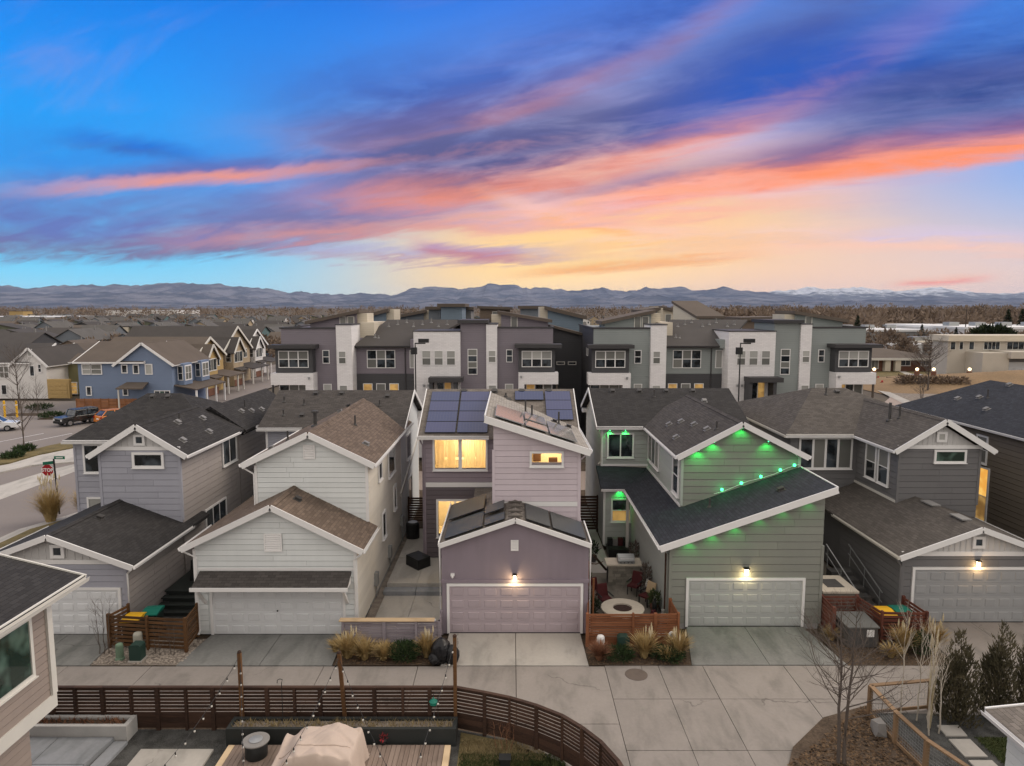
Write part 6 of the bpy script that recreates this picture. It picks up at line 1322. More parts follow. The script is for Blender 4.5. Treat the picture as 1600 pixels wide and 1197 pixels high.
while y < 640:
    half = y * .80; x = -half + r2.uniform(0, 8)
    while x < (-.06 * y - 8 if y < 210 else (.10 * y if y < 420 else .34 * y)):
        if r2.random() < (.90 if y < 330 else .55) and nfar < 290 and not (-64 < x < -36 and y < 240):
            place_far(x + r2.uniform(-1, 1), y + r2.uniform(-2, 2), r2.choices(range(7), [2, 3, 2, 4, 5, 2, 1])[0]); nfar += 1
        x += 12.6 + (y - 150) * .014
    row += 1; y += 17 if row % 2 else 30
# long pale sheds and stores
def shed(label, x0, x1, y0, d, z, mat='roof_white', wallm='lap_white', name='warehouse'):
    t = thing(name, label, 'warehouse', ((x0 + x1) / 2, y0, 0)); MB().box(x0, x1, y0, y0 + d, 0, z - .3).build('wall', wallm, t); MB().box(x0 - .3, x1 + .3, y0 - .3, y0 + d + .3, z - .3, z + .3).build('roof', mat, t)
    n = max(3, int((x1 - x0) / 12))
    for i in range(n): u = x0 + (x1 - x0) * (i + .5) / n; MB().box(u - 1.5, u + 1.5, y0 - .08, y0 - .001, .2, 3.2).build('dock_door', 'metal_grey', t)
    for i in range(4): u = x0 + (x1 - x0) * (i + .6) / 4.4; MB().box(u - 1.5, u + 1.5, y0 + d * .3, y0 + d * .3 + 3, z + .3, z + 1.4).build('roof_unit', 'metal_grey', t)
    return t
def S(px0, px1, y, D, z): return at(px0, y, D)[0], at(px1, y, D)[0], D, z
shed('long white flat warehouse far off at the left edge', at(-60, 500, 520)[0], at(112, 500, 520)[0], 520, 60, 6.5)
shed('long pale warehouse far off on the plain, left of the mauve block', at(165, 492, 1050)[0], at(275, 492, 1050)[0], 1050, 80, 9)
shed('long grey-white store behind the grey-green block, solar tents before it', at(1338, 515, 205)[0], at(1496, 520, 205)[0], 205, 45, 6.8, 'roof_white', 'lap_grey')
shed('white flat-roofed building behind the modern house at the right edge', at(1508, 512, 190)[0], at(1700, 512, 190)[0], 190, 40, 8.0, 'roof_white', 'lap_white')
shed('tan low building with pale roof right of the white tents', at(1440, 525, 186)[0], at(1512, 525, 186)[0], 186, 14, 4.2, 'lap_cream', 'lap_cream', 'building')
t = thing('tower_block', 'small orange-tan block rising over the far warehouse at the left', 'building', (at(26, 500, 600)[0], 600, 0)); xx = at(26, 500, 600)[0]; MB().box(xx - 6, xx + 6, 600, 612, 0, 10.5).build('wall', 'lap_ochre', t); MB().box(xx - 6.3, xx + 6.3, 599.7, 612.3, 10.5, 11).build('roof', 'roof_brown', t)
# rows of white tents / wrapped boats on the far lot
for i in range(9):
    x = at(1392 + i * 12.5, 524, 182)[0]; t = thing('white_tent', 'white domed tent in the row before the grey-white store', 'tent', (x, 182 + (i % 3) * 2, 0), 'row of white tents')
    m = MB(); n = 8; prof = [(-1.15 * math.cos(math.pi * j / n), 2.6 * math.sin(math.pi * j / n) + 1.6) for j in range(n + 1)]; m.prism([(x + a, 182 + (i % 3) * 2 - 2, z) for a, z in prof] , (0, 5, 0)); m.box(x - 1.1, x + 1.1, 180.1 + (i % 3) * 2, 184.9 + (i % 3) * 2, 0, 1.6); m.build('canopy', 'roof_white', t)
# brown ranch house
def ranch():
    h = thing('house', 'low ranch house with hipped brown roof beyond the grey-green block', 'house', (80, 150, 0)); D = 148; x0, x1 = at(1330, 565, D)[0], at(1462, 565, D)[0]; ze = at(0, 559, D)[1]; zr = at(0, 540, D + 6)[1]
    MB().box(x0, x1, D, D + 12, -.2, ze).build('wall', 'brick_red', h); a, b = x0 - 1.2, x1 + 1.2
    A, B, C_, E_ = (a, D - 1.5, ze), (b, D - 1.5, ze), (b, D + 13.5, ze), (a, D + 13.5, ze); r0, r1 = (at(1350, 0, D)[0], D + 6, zr - .4), (at(1412, 0, D)[0], D + 6, zr)
    roof_slab([[A, B, r1, r0]], 'roof_brown', h); roof_slab([[B, C_, r1]], 'roof_brown', h); roof_slab([[C_, E_, r0, r1]], 'roof_brown', h); roof_slab([[E_, A, r0]], 'roof_brown', h); fascia([A, B], h, 'trim_cream', w=.1, h=.5)
    ft = Face('front', D); U = lambda p: at(p, 565, D)[0]
    window(ft, U(1352), U(1372), .6, ze - .5, h, 4, 1, tw=.15, pane='glass_blind_dim', frame='trim_cream'); window(ft, U(1408), U(1422), 1.2, ze - .6, h, 2, 1, tw=.15, frame='trim_white'); window(ft, U(1440), U(1452), 1.2, ze - .6, h, 2, 1, tw=.15, frame='trim_white')
    for p in (1383, 1399): MB().box(U(p) - .6, U(p) + .6, D - 1.2, D - .2, 0, ze).build('porch_post', 'lap_cream', h)
    MB().box(U(1388), U(1393), D - .06, D - .001, 0, 2.2).build('front_door', 'cap_dark', h)
ranch()
def modern_white():
    h = thing('house', 'white flat-roofed modern two-storey house at the right edge', 'house', (100, 138, 0)); D = 134; U = lambda p: at(p, 560, D)[0]; Z = lambda y: at(0, y, D)[1]
    MB().box(U(1480), U(1680), D, D + 5, 0, Z(533)).build('wall', 'lap_sand', h); MB().box(U(1476), U(1684), D - .8, D + 5.5, Z(533), Z(524)).build('roof', 'lap_cream', h); MB().box(U(1545), U(1690), D - 6, D - .01, Z(557), Z(547)).build('balcony', 'lap_sand', h); MB().box(U(1508), U(1548), D - 5, D - .02, 0, Z(549)).build('wall', 'lap_sand', h)
    ft = Face('front', D); 
    for a, b, c in ((1484, 1491, 1), (1498, 1503, 1), (1513, 1520, 1), (1536, 1560, 4), (1572, 1598, 3), (1604, 1640, 3)): window(ft, U(a), U(b), Z(546), Z(534.5), h, c, 1, tw=.1, sill=False, frame='trim_cream')
    MB().box(U(1548), U(1612), D - 3, D - .04, 0, Z(557)).build('wall', 'lap_grey', h); garage_door(Face('front', D - 3), U(1552), U(1592), 0, Z(565), h, 'door_white', 6, 4)
    MB().box(U(1600), U(1625), D - 3.1, D - 3.002, 0, Z(566)).build('garage_shade_panel', 'cap_dark', h)  # dark panel painted as the shaded garage interior
modern_white()
# far bare woods: countless crowns in one mass
foliage('twig_brown', (0.135, 0.098, 0.072), (0.225, 0.170, 0.128), .9, .05); foliage('twig_grey', (0.13, 0.105, 0.088), (0.22, 0.185, 0.155), .9, .5); foliage('needle_dark', (0.012, 0.020, 0.010), (0.035, 0.048, 0.022), .8, .6); paint('bark', (0.075, 0.058, 0.046), .95, .25, 3, 20)
def crown_cards(mb, c, rx, rz, n, size, rn, up=.3, wide=.16):
    for _ in range(n):
        while True:
            q = Vector((rn.uniform(-1, 1), rn.uniform(-1, 1), rn.uniform(-1, 1)))
            if .15 < q.length < 1: break
        p = Vector(c) + Vector((q.x * rx, q.y * rx, q.z * rz)); d = Vector((q.x + rn.uniform(-.5, .5), q.y + rn.uniform(-.5, .5), q.z + up + rn.uniform(-.4, .6))).normalized(); s = d.cross(Vector((rn.uniform(-1, 1), rn.uniform(-1, 1), rn.uniform(-1, 1)))).normalized(); l = size * rn.uniform(.6, 1.5)
        mb.add([p - s * l * wide, p + s * l * wide, p + d * l], [(0, 1, 2)])
wd = MB(); rw = random.Random(5)
def woods(n, xr, yr, hr, cards=46):
    for _ in range(n):
        D_ = rw.uniform(*yr) ; px = rw.uniform(*xr); x = (px - 800) / 1067 * D_; h = rw.uniform(*hr); r = h * rw.uniform(.34, .5)
        wd.tube([(x, D_, 0), (x, D_, h * .55)], h * .02, 3, h * .01, caps=False); crown_cards(wd, (x, D_, h * .60), r, h * .42, cards, h * .13, rw, .1, .30)
woods(420, (1080, 1780), (225, 520), (7, 13), 200); woods(420, (1000, 1850), (520, 1300), (10, 17), 90); woods(620, (-150, 1100), (620, 1900), (9, 15), 60); woods(500, (-200, 1800), (1900, 4200), (14, 24), 36); woods(150, (-150, 900), (330, 660), (5, 9), 90); woods(110, (-150, 470), (152, 330), (3.5, 7), 150); woods(60, (1330, 1620), (165, 235), (4, 8), 220)
o = wd.build('far_woodland', 'twig_brown', None); tag(o, 'brown mass of bare winter trees across the plain', 'woodland', kind='stuff')
def conifer(label, x, y, h, r, n=420, mat='needle_dark', shape=1.0, group=None):
    t = thing('evergreen_tree', label, 'tree', (x, y, 0), group); MB().tube([(x, y, 0), (x, y, h * .9)], h * .022, 6, h * .004).build('trunk', 'bark', t); m = MB(); rn = random.Random(int(x * 13 + y))
    for _ in range(n):
        f = rn.random() ** .8; z = h * (.08 + .9 * f); rr = r * (1 - f) ** shape * (.35 + .65 * rn.random() ** .5); a = rn.uniform(0, 6.283); d = Vector((math.cos(a), math.sin(a), rn.uniform(-.35, .25))); p = Vector((x, y, z)) + d * rr * .75; s = Vector((-math.sin(a), math.cos(a), 0)); l = r * .38 * rn.uniform(.6, 1.2) * (1.1 - f * .6)
        m.add([p - d * l * .5, p + s * l * .3, p + d * l * .7 - Vector((0, 0, l * .25)), p - s * l * .3], [(0, 1, 2), (0, 2, 3)])
    m.build('crown', mat, t); return t
EG = 'evergreens standing among the bare woods'
for i, (px, py, D_, h, lab) in enumerate(((1494, 516, 186, 8.5, 'round dark evergreen beside the utility pole on the right'), (1575, 498, 212, 13.5, 'tall pointed evergreen left of the one at the right edge'), (1597, 498, 208, 13.5, 'tall evergreen cut by the right edge of the picture'), (1340, 505, 214, 11.5, 'evergreen above the grey-green stair roof on the right'), (1158, 500, 214, 11, 'left evergreen of the pair beside the brown roof slope'), (1166, 500, 216, 10.5, 'right evergreen of the pair beside the brown roof slope'), (1440, 520, 200, 9, 'low dark evergreen behind the white tents'), (1192, 500, 215, 11, 'small evergreen right of the pair beside the brown roof'))):
    x = at(px, py, D_)[0]; conifer(lab, x, D_, h, h * .30, 620, shape=.6 if h < 8 else .9, group=EG)
t = thing('utility_pole', 'dark wooden utility pole in front of the woods at right', 'utility pole', (at(1508, 520, 190)[0], 190, 0)); xx = at(1508, 520, 190)[0]; MB().tube([(xx, 190, 0), (xx, 190, 14)], .16, 8, .1).build('pole', 'bark', t); MB().box(xx - 1.2, xx + 1.2, 189.9, 190.1, 12.9, 13.1).build('crossarm', 'bark', t)
t = thing('shrub', 'wide rounded dark hedge tree above the modern white house roof', 'shrub', (at(1552, 520, 165)[0], 165, 0)); xx = at(1552, 520, 165)[0]; m = MB(); rn = random.Random(3)
crown_cards(m, (xx, 165, 6.6), 4.6, 2.6, 2200, .9, rn, .2, .3); m.build('crown', 'needle_dark', t); MB().tube([(xx, 165, 0), (xx, 165, 4)], .2, 6).build('trunk', 'bark', t)

paint('cloth_red_bright', (.35, .03, .025), .6, .1)
# low mound of bare earth at the right, hedge and rail fence along the side road
m = MB(); n = 26; vs = []; bx, by = gnd(1570, 604); rn = random.Random(12)
for j in range(n + 1):
    for i in range(n + 1):
        u, v = i / n, j / n; k_ = max(0, math.sin(math.pi * u)) ** .8 * max(0, math.sin(math.pi * v)) ** .8; vs.append((bx - 26 + 62 * u, by - 10 + 24 * v, -.2 + k_ * (2.6 + 1.2 * mnoise.noise(Vector((u * 4, v * 4, 1)))) + .25 * mnoise.noise(Vector((u * 15, v * 15, 2))) * k_))
m.add(vs, [(j * (n + 1) + i, j * (n + 1) + i + 1, (j + 1) * (n + 1) + i + 1, (j + 1) * (n + 1) + i) for j in range(n) for i in range(n)]); o = m.build('earth_mound', 'dirt_tan', None, True); o['kind'] = 'structure'
hx, hy = gnd(1407, 606); t = thing('hedge', 'clipped brown hedge block beside the side road at right', 'hedge', (hx, hy, 0)); m = MB(); rn = random.Random(14)
for i in range(9): crown_cards(m, (hx + i * 1.1, hy - i * .35, 1.1), .95, 1.1, 260, .38, rn, .1, .3)
m.build('foliage', 'twig_brown', t); MB().box(hx - .6, hx + 9, hy - 2.6, hy + .2, 0, .25).build('bed', 'soil_mulch', t)
fx, fy = gnd(1385, 598); t = thing('rail_fence', 'low wooden rail fence left of the clipped hedge', 'fence', (fx, fy, 0))
for i in range(5): MB().box(fx + i * 1.6 - .06, fx + i * 1.6 + .06, fy - .06, fy + .06, 0, 1.1).build('post', 'bark', t)
for z in (.5, .95): MB().beam((fx, fy, z), (fx + 6.4, fy, z), .06, .12).build('rail', 'bark', t)
for i, (px, py) in enumerate(((1372, 596), (1378, 603))): x, y = gnd(px, py); t = thing('hydrant', ['red hydrant by the side road, farther one', 'red post by the side road, nearer one'][i], 'hydrant', (x, y, 0)); MB().lathe((x, y, 0), [(.22, 0), (.2, .1), (.16, .12), (.16, .7), (.2, .74), (.12, .95), (.03, 1.0)], 10).build('barrel', 'cloth_red_bright', t); MB().tube([(x - .3, y, .6), (x + .3, y, .6)], .08, 8).build('outlet', 'cloth_red_bright', t)

# ================================================================== near yard below the camera
paint('steel_black', (0.018, 0.019, 0.019), .5, .2, 3); paint('fabric_tan', (0.52, 0.42, 0.355), .85, .08, 2); paint('stone_grey', (0.22, 0.21, 0.20), .8, .2, 3); paint('planter_black', (0.028, 0.031, 0.030), .7, .2, 2); paint('planter_concrete', (0.46, 0.45, 0.43), .85, .18, 1.5, bmp=.2)
paint('bulb_warm', (.62, .60, .55), .2, 0); paint('wire_black', (0.02, 0.02, 0.02), .6, 0); paint('wire_pale', (0.45, 0.44, 0.42), .6, 0); paint('plastic_green', (0.01, 0.16, 0.115), .45, .08); paint('plastic_yellow', (0.75, 0.42, 0.02), .45, .05); paint('plastic_dark', (0.018, 0.026, 0.022), .5, .15); paint('pedestal_green', (0.16, 0.24, 0.165), .6, .1); paint('pedestal_tan', (0.40, 0.39, 0.33), .6, .1); paint('box_green', (0.022, 0.050, 0.040), .5, .15)
sheet('yard', [(-15.6, 8), (3.6, 8), (3.4, 17.2), (2.9, 18.1), (1.6, 19.4), (-.2, 20.4), (-1.8, 20.9), (-15.6, 20.9)], -.02, 'soil_gravel_dark', th=.06)
sheet('lawn', [(-1.65, 8), (2.9, 8), (3.1, 17.2), (2.5, 18.1), (1.4, 19.3), (-.2, 20.25), (-1.65, 20.7)], .0, 'grass_dry', th=.06)
# slatted fence: straight run, then the curve
def slat_run(t, pts, z0, top, n, lower, mat, th=.03, fill=.70, post=.09, split=.42):
    for i, (a, b) in enumerate(zip(pts[:-1], pts[1:])):
        zb = z0 + (top - z0) * split if lower else z0 + .06; pitch = (z0 + top - z0 - zb) / n if False else (top - zb) / n
        for k in range(n): z = zb + pitch * (k + .5); MB().beam((a[0], a[1], z), (b[0], b[1], z), th, pitch * fill).build('slat', mat, t)
        for k in range(lower): hh = (zb - z0 - .05) / lower; z = z0 + .03 + hh * (k + .5); MB().beam((a[0], a[1] + .012, z), (b[0], b[1] + .012, z), th * .8, hh * .97).build('board', mat, t)
    for i, p in enumerate(pts): w = post * (1.35 if i % 2 else .9); MB().box(p[0] - w / 2, p[0] + w / 2, p[1] - post / 2 - .03, p[1] + post / 2, z0 - .05, top + .03).build('post', mat, t)
px_posts = [-15.7, -14.92, -14.16, -13.27, -12.35, -11.5, -10.57, -9.7, -8.79, -7.94, -7.05, -6.22, -5.45, -4.46, -3.54, -2.67, -1.84]
pts = [(x, 20.9) for x in px_posts] + [(-.88, 20.6), (-.08, 20.31), (.75, 19.88), (1.51, 19.35), (2.05, 18.76), (2.51, 18.1), (2.88, 17.26), (3.12, 16.26)]
f = thing('slat_fence', 'long dark brown slatted fence curving along the alley in the foreground', 'fence', (-6, 20.9, 0)); slat_run(f, pts, 0, 1.42, 7, 3, 'wood_dark', fill=.68)
for k, (a, b) in enumerate(zip(pts[:-1], pts[1:])): MB().beam((a[0], a[1], 1.44), (b[0], b[1], 1.44), .12, .035).build('cap_rail', 'wood_dark', f)
LP = []
for x, zt, lab in ((-8.73, 2.67, 'left one of three tall brown posts on the foreground fence'), (-5.5, 2.65, 'middle one of three tall brown posts, leaning slightly'), (-1.83, 3.21, 'right and tallest of three brown posts, beside the black sacks')):
    t = thing('light_post', lab, 'post', (x, 20.72, 0), 'tall posts carrying the string lights'); lean = .12 if x == -5.5 else 0
    MB().beam((x + lean, 20.78, 0), (x - lean * .3, 20.78, zt), .11, .11, (0, 1, 0)).build('shaft', 'wood_walnut', t); MB().lathe((x - lean * .3, 20.78, zt), [(.07, 0), (.06, .05), (.02, .08)], 8).build('post_cap', 'wood_dark', t); LP.append(Vector((x - lean * .3, 20.70, zt - .12)))
def string_light(a, b, sag, n, lab):
    t = thing('string_light', lab, 'string lights', a, 'strings of bulbs over the yard'); N_ = 18; P_ = [a.lerp(b, i / N_) - Vector((0, 0, sag * 4 * (i / N_) * (1 - i / N_))) for i in range(N_ + 1)]
    MB().tube(P_, .007, 4).build('wire', 'wire_black', t)
    for i in range(n):
        f_ = (i + .6) / n * N_; j = int(f_); q = P_[j].lerp(P_[min(N_, j + 1)], f_ - j); MB().lathe(q - Vector((0, 0, .07)), [(.018, 0), (.02, .07)], 6).build('socket', 'wire_black', t); MB().ball(q - Vector((0, 0, .105)), .030, 8, 5, 1.2).build('bulb', 'bulb_warm', t)
def endp(px, py, D): x, z = at(px, py, D); return Vector((x, D, z))
string_light(LP[0], endp(215, 1240, 15.5), .30, 11, 'string of bulbs from the left post running down to the lower left')
string_light(LP[0] + Vector((.05, 0, -.2)), endp(382, 1260, 15.5), .12, 11, 'string of bulbs hanging straight below the left post')
string_light(LP[1], endp(405, 1250, 15.5), .28, 12, 'string of bulbs from the middle post running left over the tarp')
string_light(LP[1] + Vector((.05, 0, -.1)), endp(640, 1260, 15.5), .28, 12, 'string of bulbs from the middle post running right')
string_light(LP[2], endp(630, 1250, 15.5), .25, 12, 'string of bulbs coming down from the tallest right post')
# raised concrete planter, left
def planter(label, x0, x1, y0, y1, z, wall, mat, soil='soil_mulch', cat='planter', fill=.08):
    t = thing('planter', label, cat, ((x0 + x1) / 2, (y0 + y1) / 2, 0))
    for a in ((x0, x1, y0, y0 + wall), (x0, x1, y1 - wall, y1)): MB().box(*a, -.02, z).build('side', mat, t)
    for a in ((x0, x0 + wall, y0 + wall, y1 - wall), (x1 - wall, x1, y0 + wall, y1 - wall)): MB().box(*a, -.02, z - .002).build('side', mat, t)
    MB().box(x0 + wall, x1 - wall, y0 + wall, y1 - wall, 0, z - fill).build('earth', soil, t); return t
planter('long pale concrete planter box against the fence at lower left', -15.6, -12.17, 20.22, 20.84, .52, .14, 'planter_concrete'); planter('long black metal planter trough behind the deck', -8.95, -1.75, 20.02, 20.68, .56, .12, 'planter_black', 'soil_gravel')
slabs('patio_slabs', [[(-15.6, 18.9), (-14.3, 18.9), (-14.3, 20.2), (-15.6, 20.2)], [(-14.3, 18.9), (-12.7, 18.9), (-12.55, 20.2), (-14.3, 20.2)], [(-15.6, 16.8), (-14.3, 16.8), (-14.3, 18.9), (-15.6, 18.9)], [(-14.3, 16.8), (-12.95, 16.8), (-12.7, 18.9), (-14.3, 18.9)]], .18, 'concrete_blue', th=.2)
slabs('patio_edge_step', [[(-12.68, 17.0), (-12.25, 17.0), (-12.1, 20.15), (-12.52, 20.15)]], .08, 'concrete_blue', th=.1)
t = thing('paver', 'single large pale concrete paver in the dark gravel', 'paver', (-10.3, 19.5, 0)); MB().box(-11.5, -9.25, 18.95, 19.8, -.02, .05).build('slab', 'concrete_pale', t)
d = thing('deck', 'weathered brown board deck below the black planter', 'deck', (-5.3, 19, 0)); MB().box(-8.6, -2.1, 15, 19.78, -.02, .10).build('frame', 'wood_deck', d)
n = 44; xs_ = [-8.6 + 6.5 * i / n for i in range(n + 1)]
for a, b in zip(xs_[:-1], xs_[1:]): MB().box(a + .006, b - .006, 15, 19.85, .102, .15).build('deck_board', 'wood_deck', d)
MB().box(-2.09, -1.9, 15, 19.85, .0, .146).build('edge_board', 'wood_pale', d); MB().box(-8.8, -8.61, 15, 19.85, .0, .146).build('edge_board', 'wood_pale', d)
t = thing('fire_table', 'round black fire table with grey lid on the deck', 'fire table', (-7.75, 19.35, .15)); MB().lathe((-7.75, 19.35, .15), [(.32, 0), (.33, .04), (.33, .44), (.30, .46)], 24).build('drum', 'steel_black', t, True); MB().lathe((-7.75, 19.35, .61), [(.36, 0), (.40, .015), (.40, .045), (.38, .055)], 28).build('table_top', 'stone_grey', t); MB().lathe((-7.75, 19.35, .665), [(.19, 0), (.20, .015), (.13, .022), (.02, .03)], 24).build('lid', 'metal_grey', t)
def tarp():
    t = thing('covered_furniture', 'bulky furniture under a draped pinkish tan cover on the deck', 'covered furniture', (-5.6, 18.7, .15)); nx, ny = 60, 42; vs = []; x0, x1, y0, y1 = -6.9, -4.35, 17.6, 19.35
    def hgt(u, v):
        e = min(u, 1 - u) * 2; f_ = min(v, 1 - v) * 2; top = .98 + .22 * math.exp(-((u - .62) / .22) ** 2) + .12 * math.exp(-((u - .30) / .12) ** 2) - .22 * math.exp(-((u - .12) / .1) ** 2)
        k = min(1, e / .12) * min(1, f_ / .15); k = k ** .55; return top * k + .06 * mnoise.noise(Vector((u * 4, v * 3, 1))) * k + .05 * math.sin(u * 21 + 6 * v) * (1 - k) - .07 * (1 - min(1, abs(mnoise.noise(Vector((u * 3.0 + v * 1.5, v * 1.2, 4)))) * 4.5)) * k - .02 * (1 - min(1, abs(mnoise.noise(Vector((u * 6 - v * 3, v * 2, 8)))) * 5))
    for j in range(ny + 1):
        for i in range(nx + 1):
            u, v = i / nx, j / ny; w = .06 * math.sin(u * 26) * (1 if v in (0, 1) else 0) + .05 * math.sin(v * 22) * (1 if u in (0, 1) else 0); vs.append((x0 + (x1 - x0) * u + (w if u in (0, 1) else 0), y0 + (y1 - y0) * v + (w if v in (0, 1) else 0), .15 + max(.0, hgt(u, v))))
    m = MB(); m.add(vs, [(j * (nx + 1) + i, j * (nx + 1) + i + 1, (j + 1) * (nx + 1) + i + 1, (j + 1) * (nx + 1) + i) for j in range(ny) for i in range(nx)]); m.build('cover', 'fabric_tan', t, True)
    MB().tube([Vector(vs[(ny // 3) * (nx + 1) + i]) + Vector((0, 0, .012)) for i in range(6, nx - 4, 2)], .012, 4).build('seam', 'fabric_tan', t)
tarp()
for x, y, z, lab, lan in ((-7.28, 20.4, 2.0, 'thin black shepherd hook standing in the black planter', False), (-2.35, 20.4, 1.55, 'shepherd hook with green lantern near the tallest post', True)):
    t = thing('garden_hook', lab, 'garden hook', (x, y, .5)); MB().tube([(x, y, .45), (x, y, z - .12), (x + .03, y, z - .02), (x - .05, y, z), (x - .13, y, z - .04), (x - .14, y, z - .14)], .012, 5).build('rod', 'steel_black', t)
    if lan: MB().lathe((x - .14, y, z - .42), [(.06, 0), (.11, .02), (.11, .1), (.14, .12), (.02, .22), (.01, .28)], 10).build('lantern', 'plastic_green', t)
t = thing('flower_pot', 'small pot of red flowers at the foot of the black planter', 'flower pot', (-4.0, 19.9, .15)); MB().lathe((-4.0, 19.9, .15), [(.08, 0), (.11, .14), (.10, .15)], 10).build('pot', 'steel_black', t)
m = MB(); rn = random.Random(4); crown_cards(m, (-4.0, 19.9, .36), .13, .1, 60, .06, rn); paint('petal_red', (.35, .02, .03), .6, .2, 9); m.build('flowers', 'petal_red', t)
t = thing('lantern_box', 'small black box standing in the green grass at the bottom', 'lantern', (-.2, 19.05, 0)); MB().box(-.36, -.06, 18.95, 19.2, 0, .26).build('case', 'steel_black', t); MB().box(-.39, -.03, 18.92, 19.23, .26, .30).build('lid', 'steel_black', t)
# right yard: timber frame fence with wire mesh, mulch bed, pavers
sheet('mulch_bed', [(8.3, 19.1), (8.75, 19.9), (10.4, 21.45), (12.2, 22.15), (12.45, 20.1), (12.5, 13), (7.2, 13), (7.6, 17)], .045, 'soil_mulch', th=.1); sheet('right_yard', [(12.3, 8), (30, 8), (30, 20.85), (14, 21.7), (12.2, 21.75)], .02, 'soil_gravel_dark', th=.08); sheet('right_lawn', [(14.7, 10), (19, 10), (19, 20.4), (14.8, 20.4)], .03, 'grass_green', th=.05)
wf = thing('wire_fence', 'brown timber frame fence with wire mesh in the lower right yard', 'fence', (12.1, 21, 0)); wp = [(14.25, 21.95), (12.02, 21.63), (12.02, 20.08), (12.15, 18.72), (12.6, 17.4), (13.0, 16.0)]
for a, b in zip(wp[:-1], wp[1:]):
    MB().beam((*a, 1.07), (*b, 1.07), .15, .045).build('top_rail', 'wood_tan', wf); MB().beam((*a, .12), (*b, .12), .05, .1).build('bottom_rail', 'wood_tan', wf); m = MB(); A_, B_ = Vector((*a, 0)), Vector((*b, 0)); L = (B_ - A_).length; k = int(L / .11)
    for i in range(1, k): q = A_.lerp(B_, i / k); m.tube([q + Vector((0, 0, .15)), q + Vector((0, 0, 1.05))], .0035, 3, caps=False)
    for j in range(1, 9): z = .15 + .1 * j; m.tube([A_ + Vector((0, 0, z)), B_ + Vector((0, 0, z))], .0035, 3, caps=False)
    o = m.build('wire_mesh', 'metal_grey', wf); o['kind'] = 'stuff'
for p in wp: MB().box(p[0] - .06, p[0] + .06, p[1] - .06, p[1] + .06, 0, 1.05).build('post', 'wood_tan', wf)
slabs('stepping_slabs', [[(13.85, 20.42), (14.55, 20.42), (14.62, 21.0), (13.9, 21.0)], [(13.78, 19.4), (14.5, 19.4), (14.52, 20.28), (13.82, 20.28)], [(13.75, 18.3), (14.5, 18.3), (14.5, 19.26), (13.77, 19.26)]], .07, 'concrete_pale', th=.08)
t = thing('plastic_sack', 'crumpled pale sack lying against the wire fence', 'sack', (11.75, 20.6, .05)); m = MB(); rn = random.Random(8); vs = [Vector((11.75 + (u - .5) * .26, 20.5 + (v - .5) * .3 + .12 * w, .06 + w * .4)) for u in (0, .5, 1) for v in (0, 1) for w in (0, .5, 1)]
bmh = bmesh.new(); [bmh.verts.new(v + Vector((rn.uniform(-.06, .06), rn.uniform(-.06, .06), rn.uniform(-.04, .04)))) for v in vs]; bmesh.ops.convex_hull(bmh, input=bmh.verts); bmh.normal_update(); me = bpy.data.meshes.new('bag'); bmh.to_mesh(me); me.materials.append(MATS['stone_grey']); ob = bpy.data.objects.new('bag', me); COL.objects.link(ob); ob.parent = t; ob.location = -ORG[t.name]

paint('transformer_lid', (.11, .11, .105), .7, .15, 3); foliage('plant_green', (0.030, 0.050, 0.018), (0.080, 0.100, 0.040), .7, 4)

# ================================================================== between the houses
# slatted bin enclosure between the blue-grey and white houses
f = thing('slat_fence', 'brown slatted bin enclosure between the blue-grey and white houses', 'fence', (-14.6, 26.2, 0)); slat_run(f, [(-15.98, 27.25), (-16.25, 26.3), (-14.6, 26.1), (-13.0, 25.95), (-13.15, 27.3)], 0, 1.38, 8, 0, 'wood_walnut', fill=.62)
def bin_(label, x, y, lid, rot=0.0, body='plastic_dark', g='wheeled bins'):
    t = thing('wheeled_bin', label, 'bin', (0, 0, 0), g); m = MB(); a = [(-.26, -.30), (.26, -.30), (.26, .30), (-.26, .30)]; b = [(-.31, -.36), (.31, -.36), (.31, .38), (-.31, .38)]
    m.add([(p[0], p[1], .08) for p in a] + [(p[0], p[1], 1.0) for p in b], [(3, 2, 1, 0), (4, 5, 6, 7), (0, 1, 5, 4), (1, 2, 6, 5), (2, 3, 7, 6), (3, 0, 4, 7)]); m.build('body', body, t)
    l = MB(); l.prism([(-.34, -.40, 1.0), (-.34, .42, 1.0), (-.34, .42, 1.09), (-.34, .1, 1.13), (-.34, -.40, 1.05)], (.68, 0, 0)); l.build('lid', lid, t)
    for s in (-1, 1): w = MB(); w.tube([(s * .3, .33, .12), (s * .36, .33, .12)], .12, 12); w.build('wheel', 'wire_black', t)
    MB().tube([(-.28, .46, .98), (.28, .46, .98)], .02, 6).build('handle', 'plastic_dark', t); t.location = (x, y, 0); t.rotation_euler = (0, 0, rot); return t
bin_('bin with green lid behind the brown enclosure, left of the white house', -15.05, 27.35, 'plastic_green', .1); bin_('bin with yellow lid inside the brown enclosure, left of the white house', -15.5, 26.72, 'plastic_yellow')
st = thing('steps', 'dark wooden steps climbing between the blue-grey and white houses', 'steps', (-14.6, 29.6, 0)); paint('wood_black', (0.022, 0.026, 0.024), .8, .2, 3)
for i in range(4): MB().box(-15.9, -13.25, 29.0 + .34 * i, 29.36 + .34 * i, .19 * (i + 1) - .05, .19 * (i + 1)).build('tread', 'wood_black', st); MB().box(-15.85, -13.3, 29.04 + .34 * i, 29.07 + .34 * i, .19 * i, .19 * (i + 1) - .05).build('riser', 'wood_black', st)
MB().box(-15.9, -13.25, 30.36, 42, .3, .76).build('landing', 'wood_black', st)
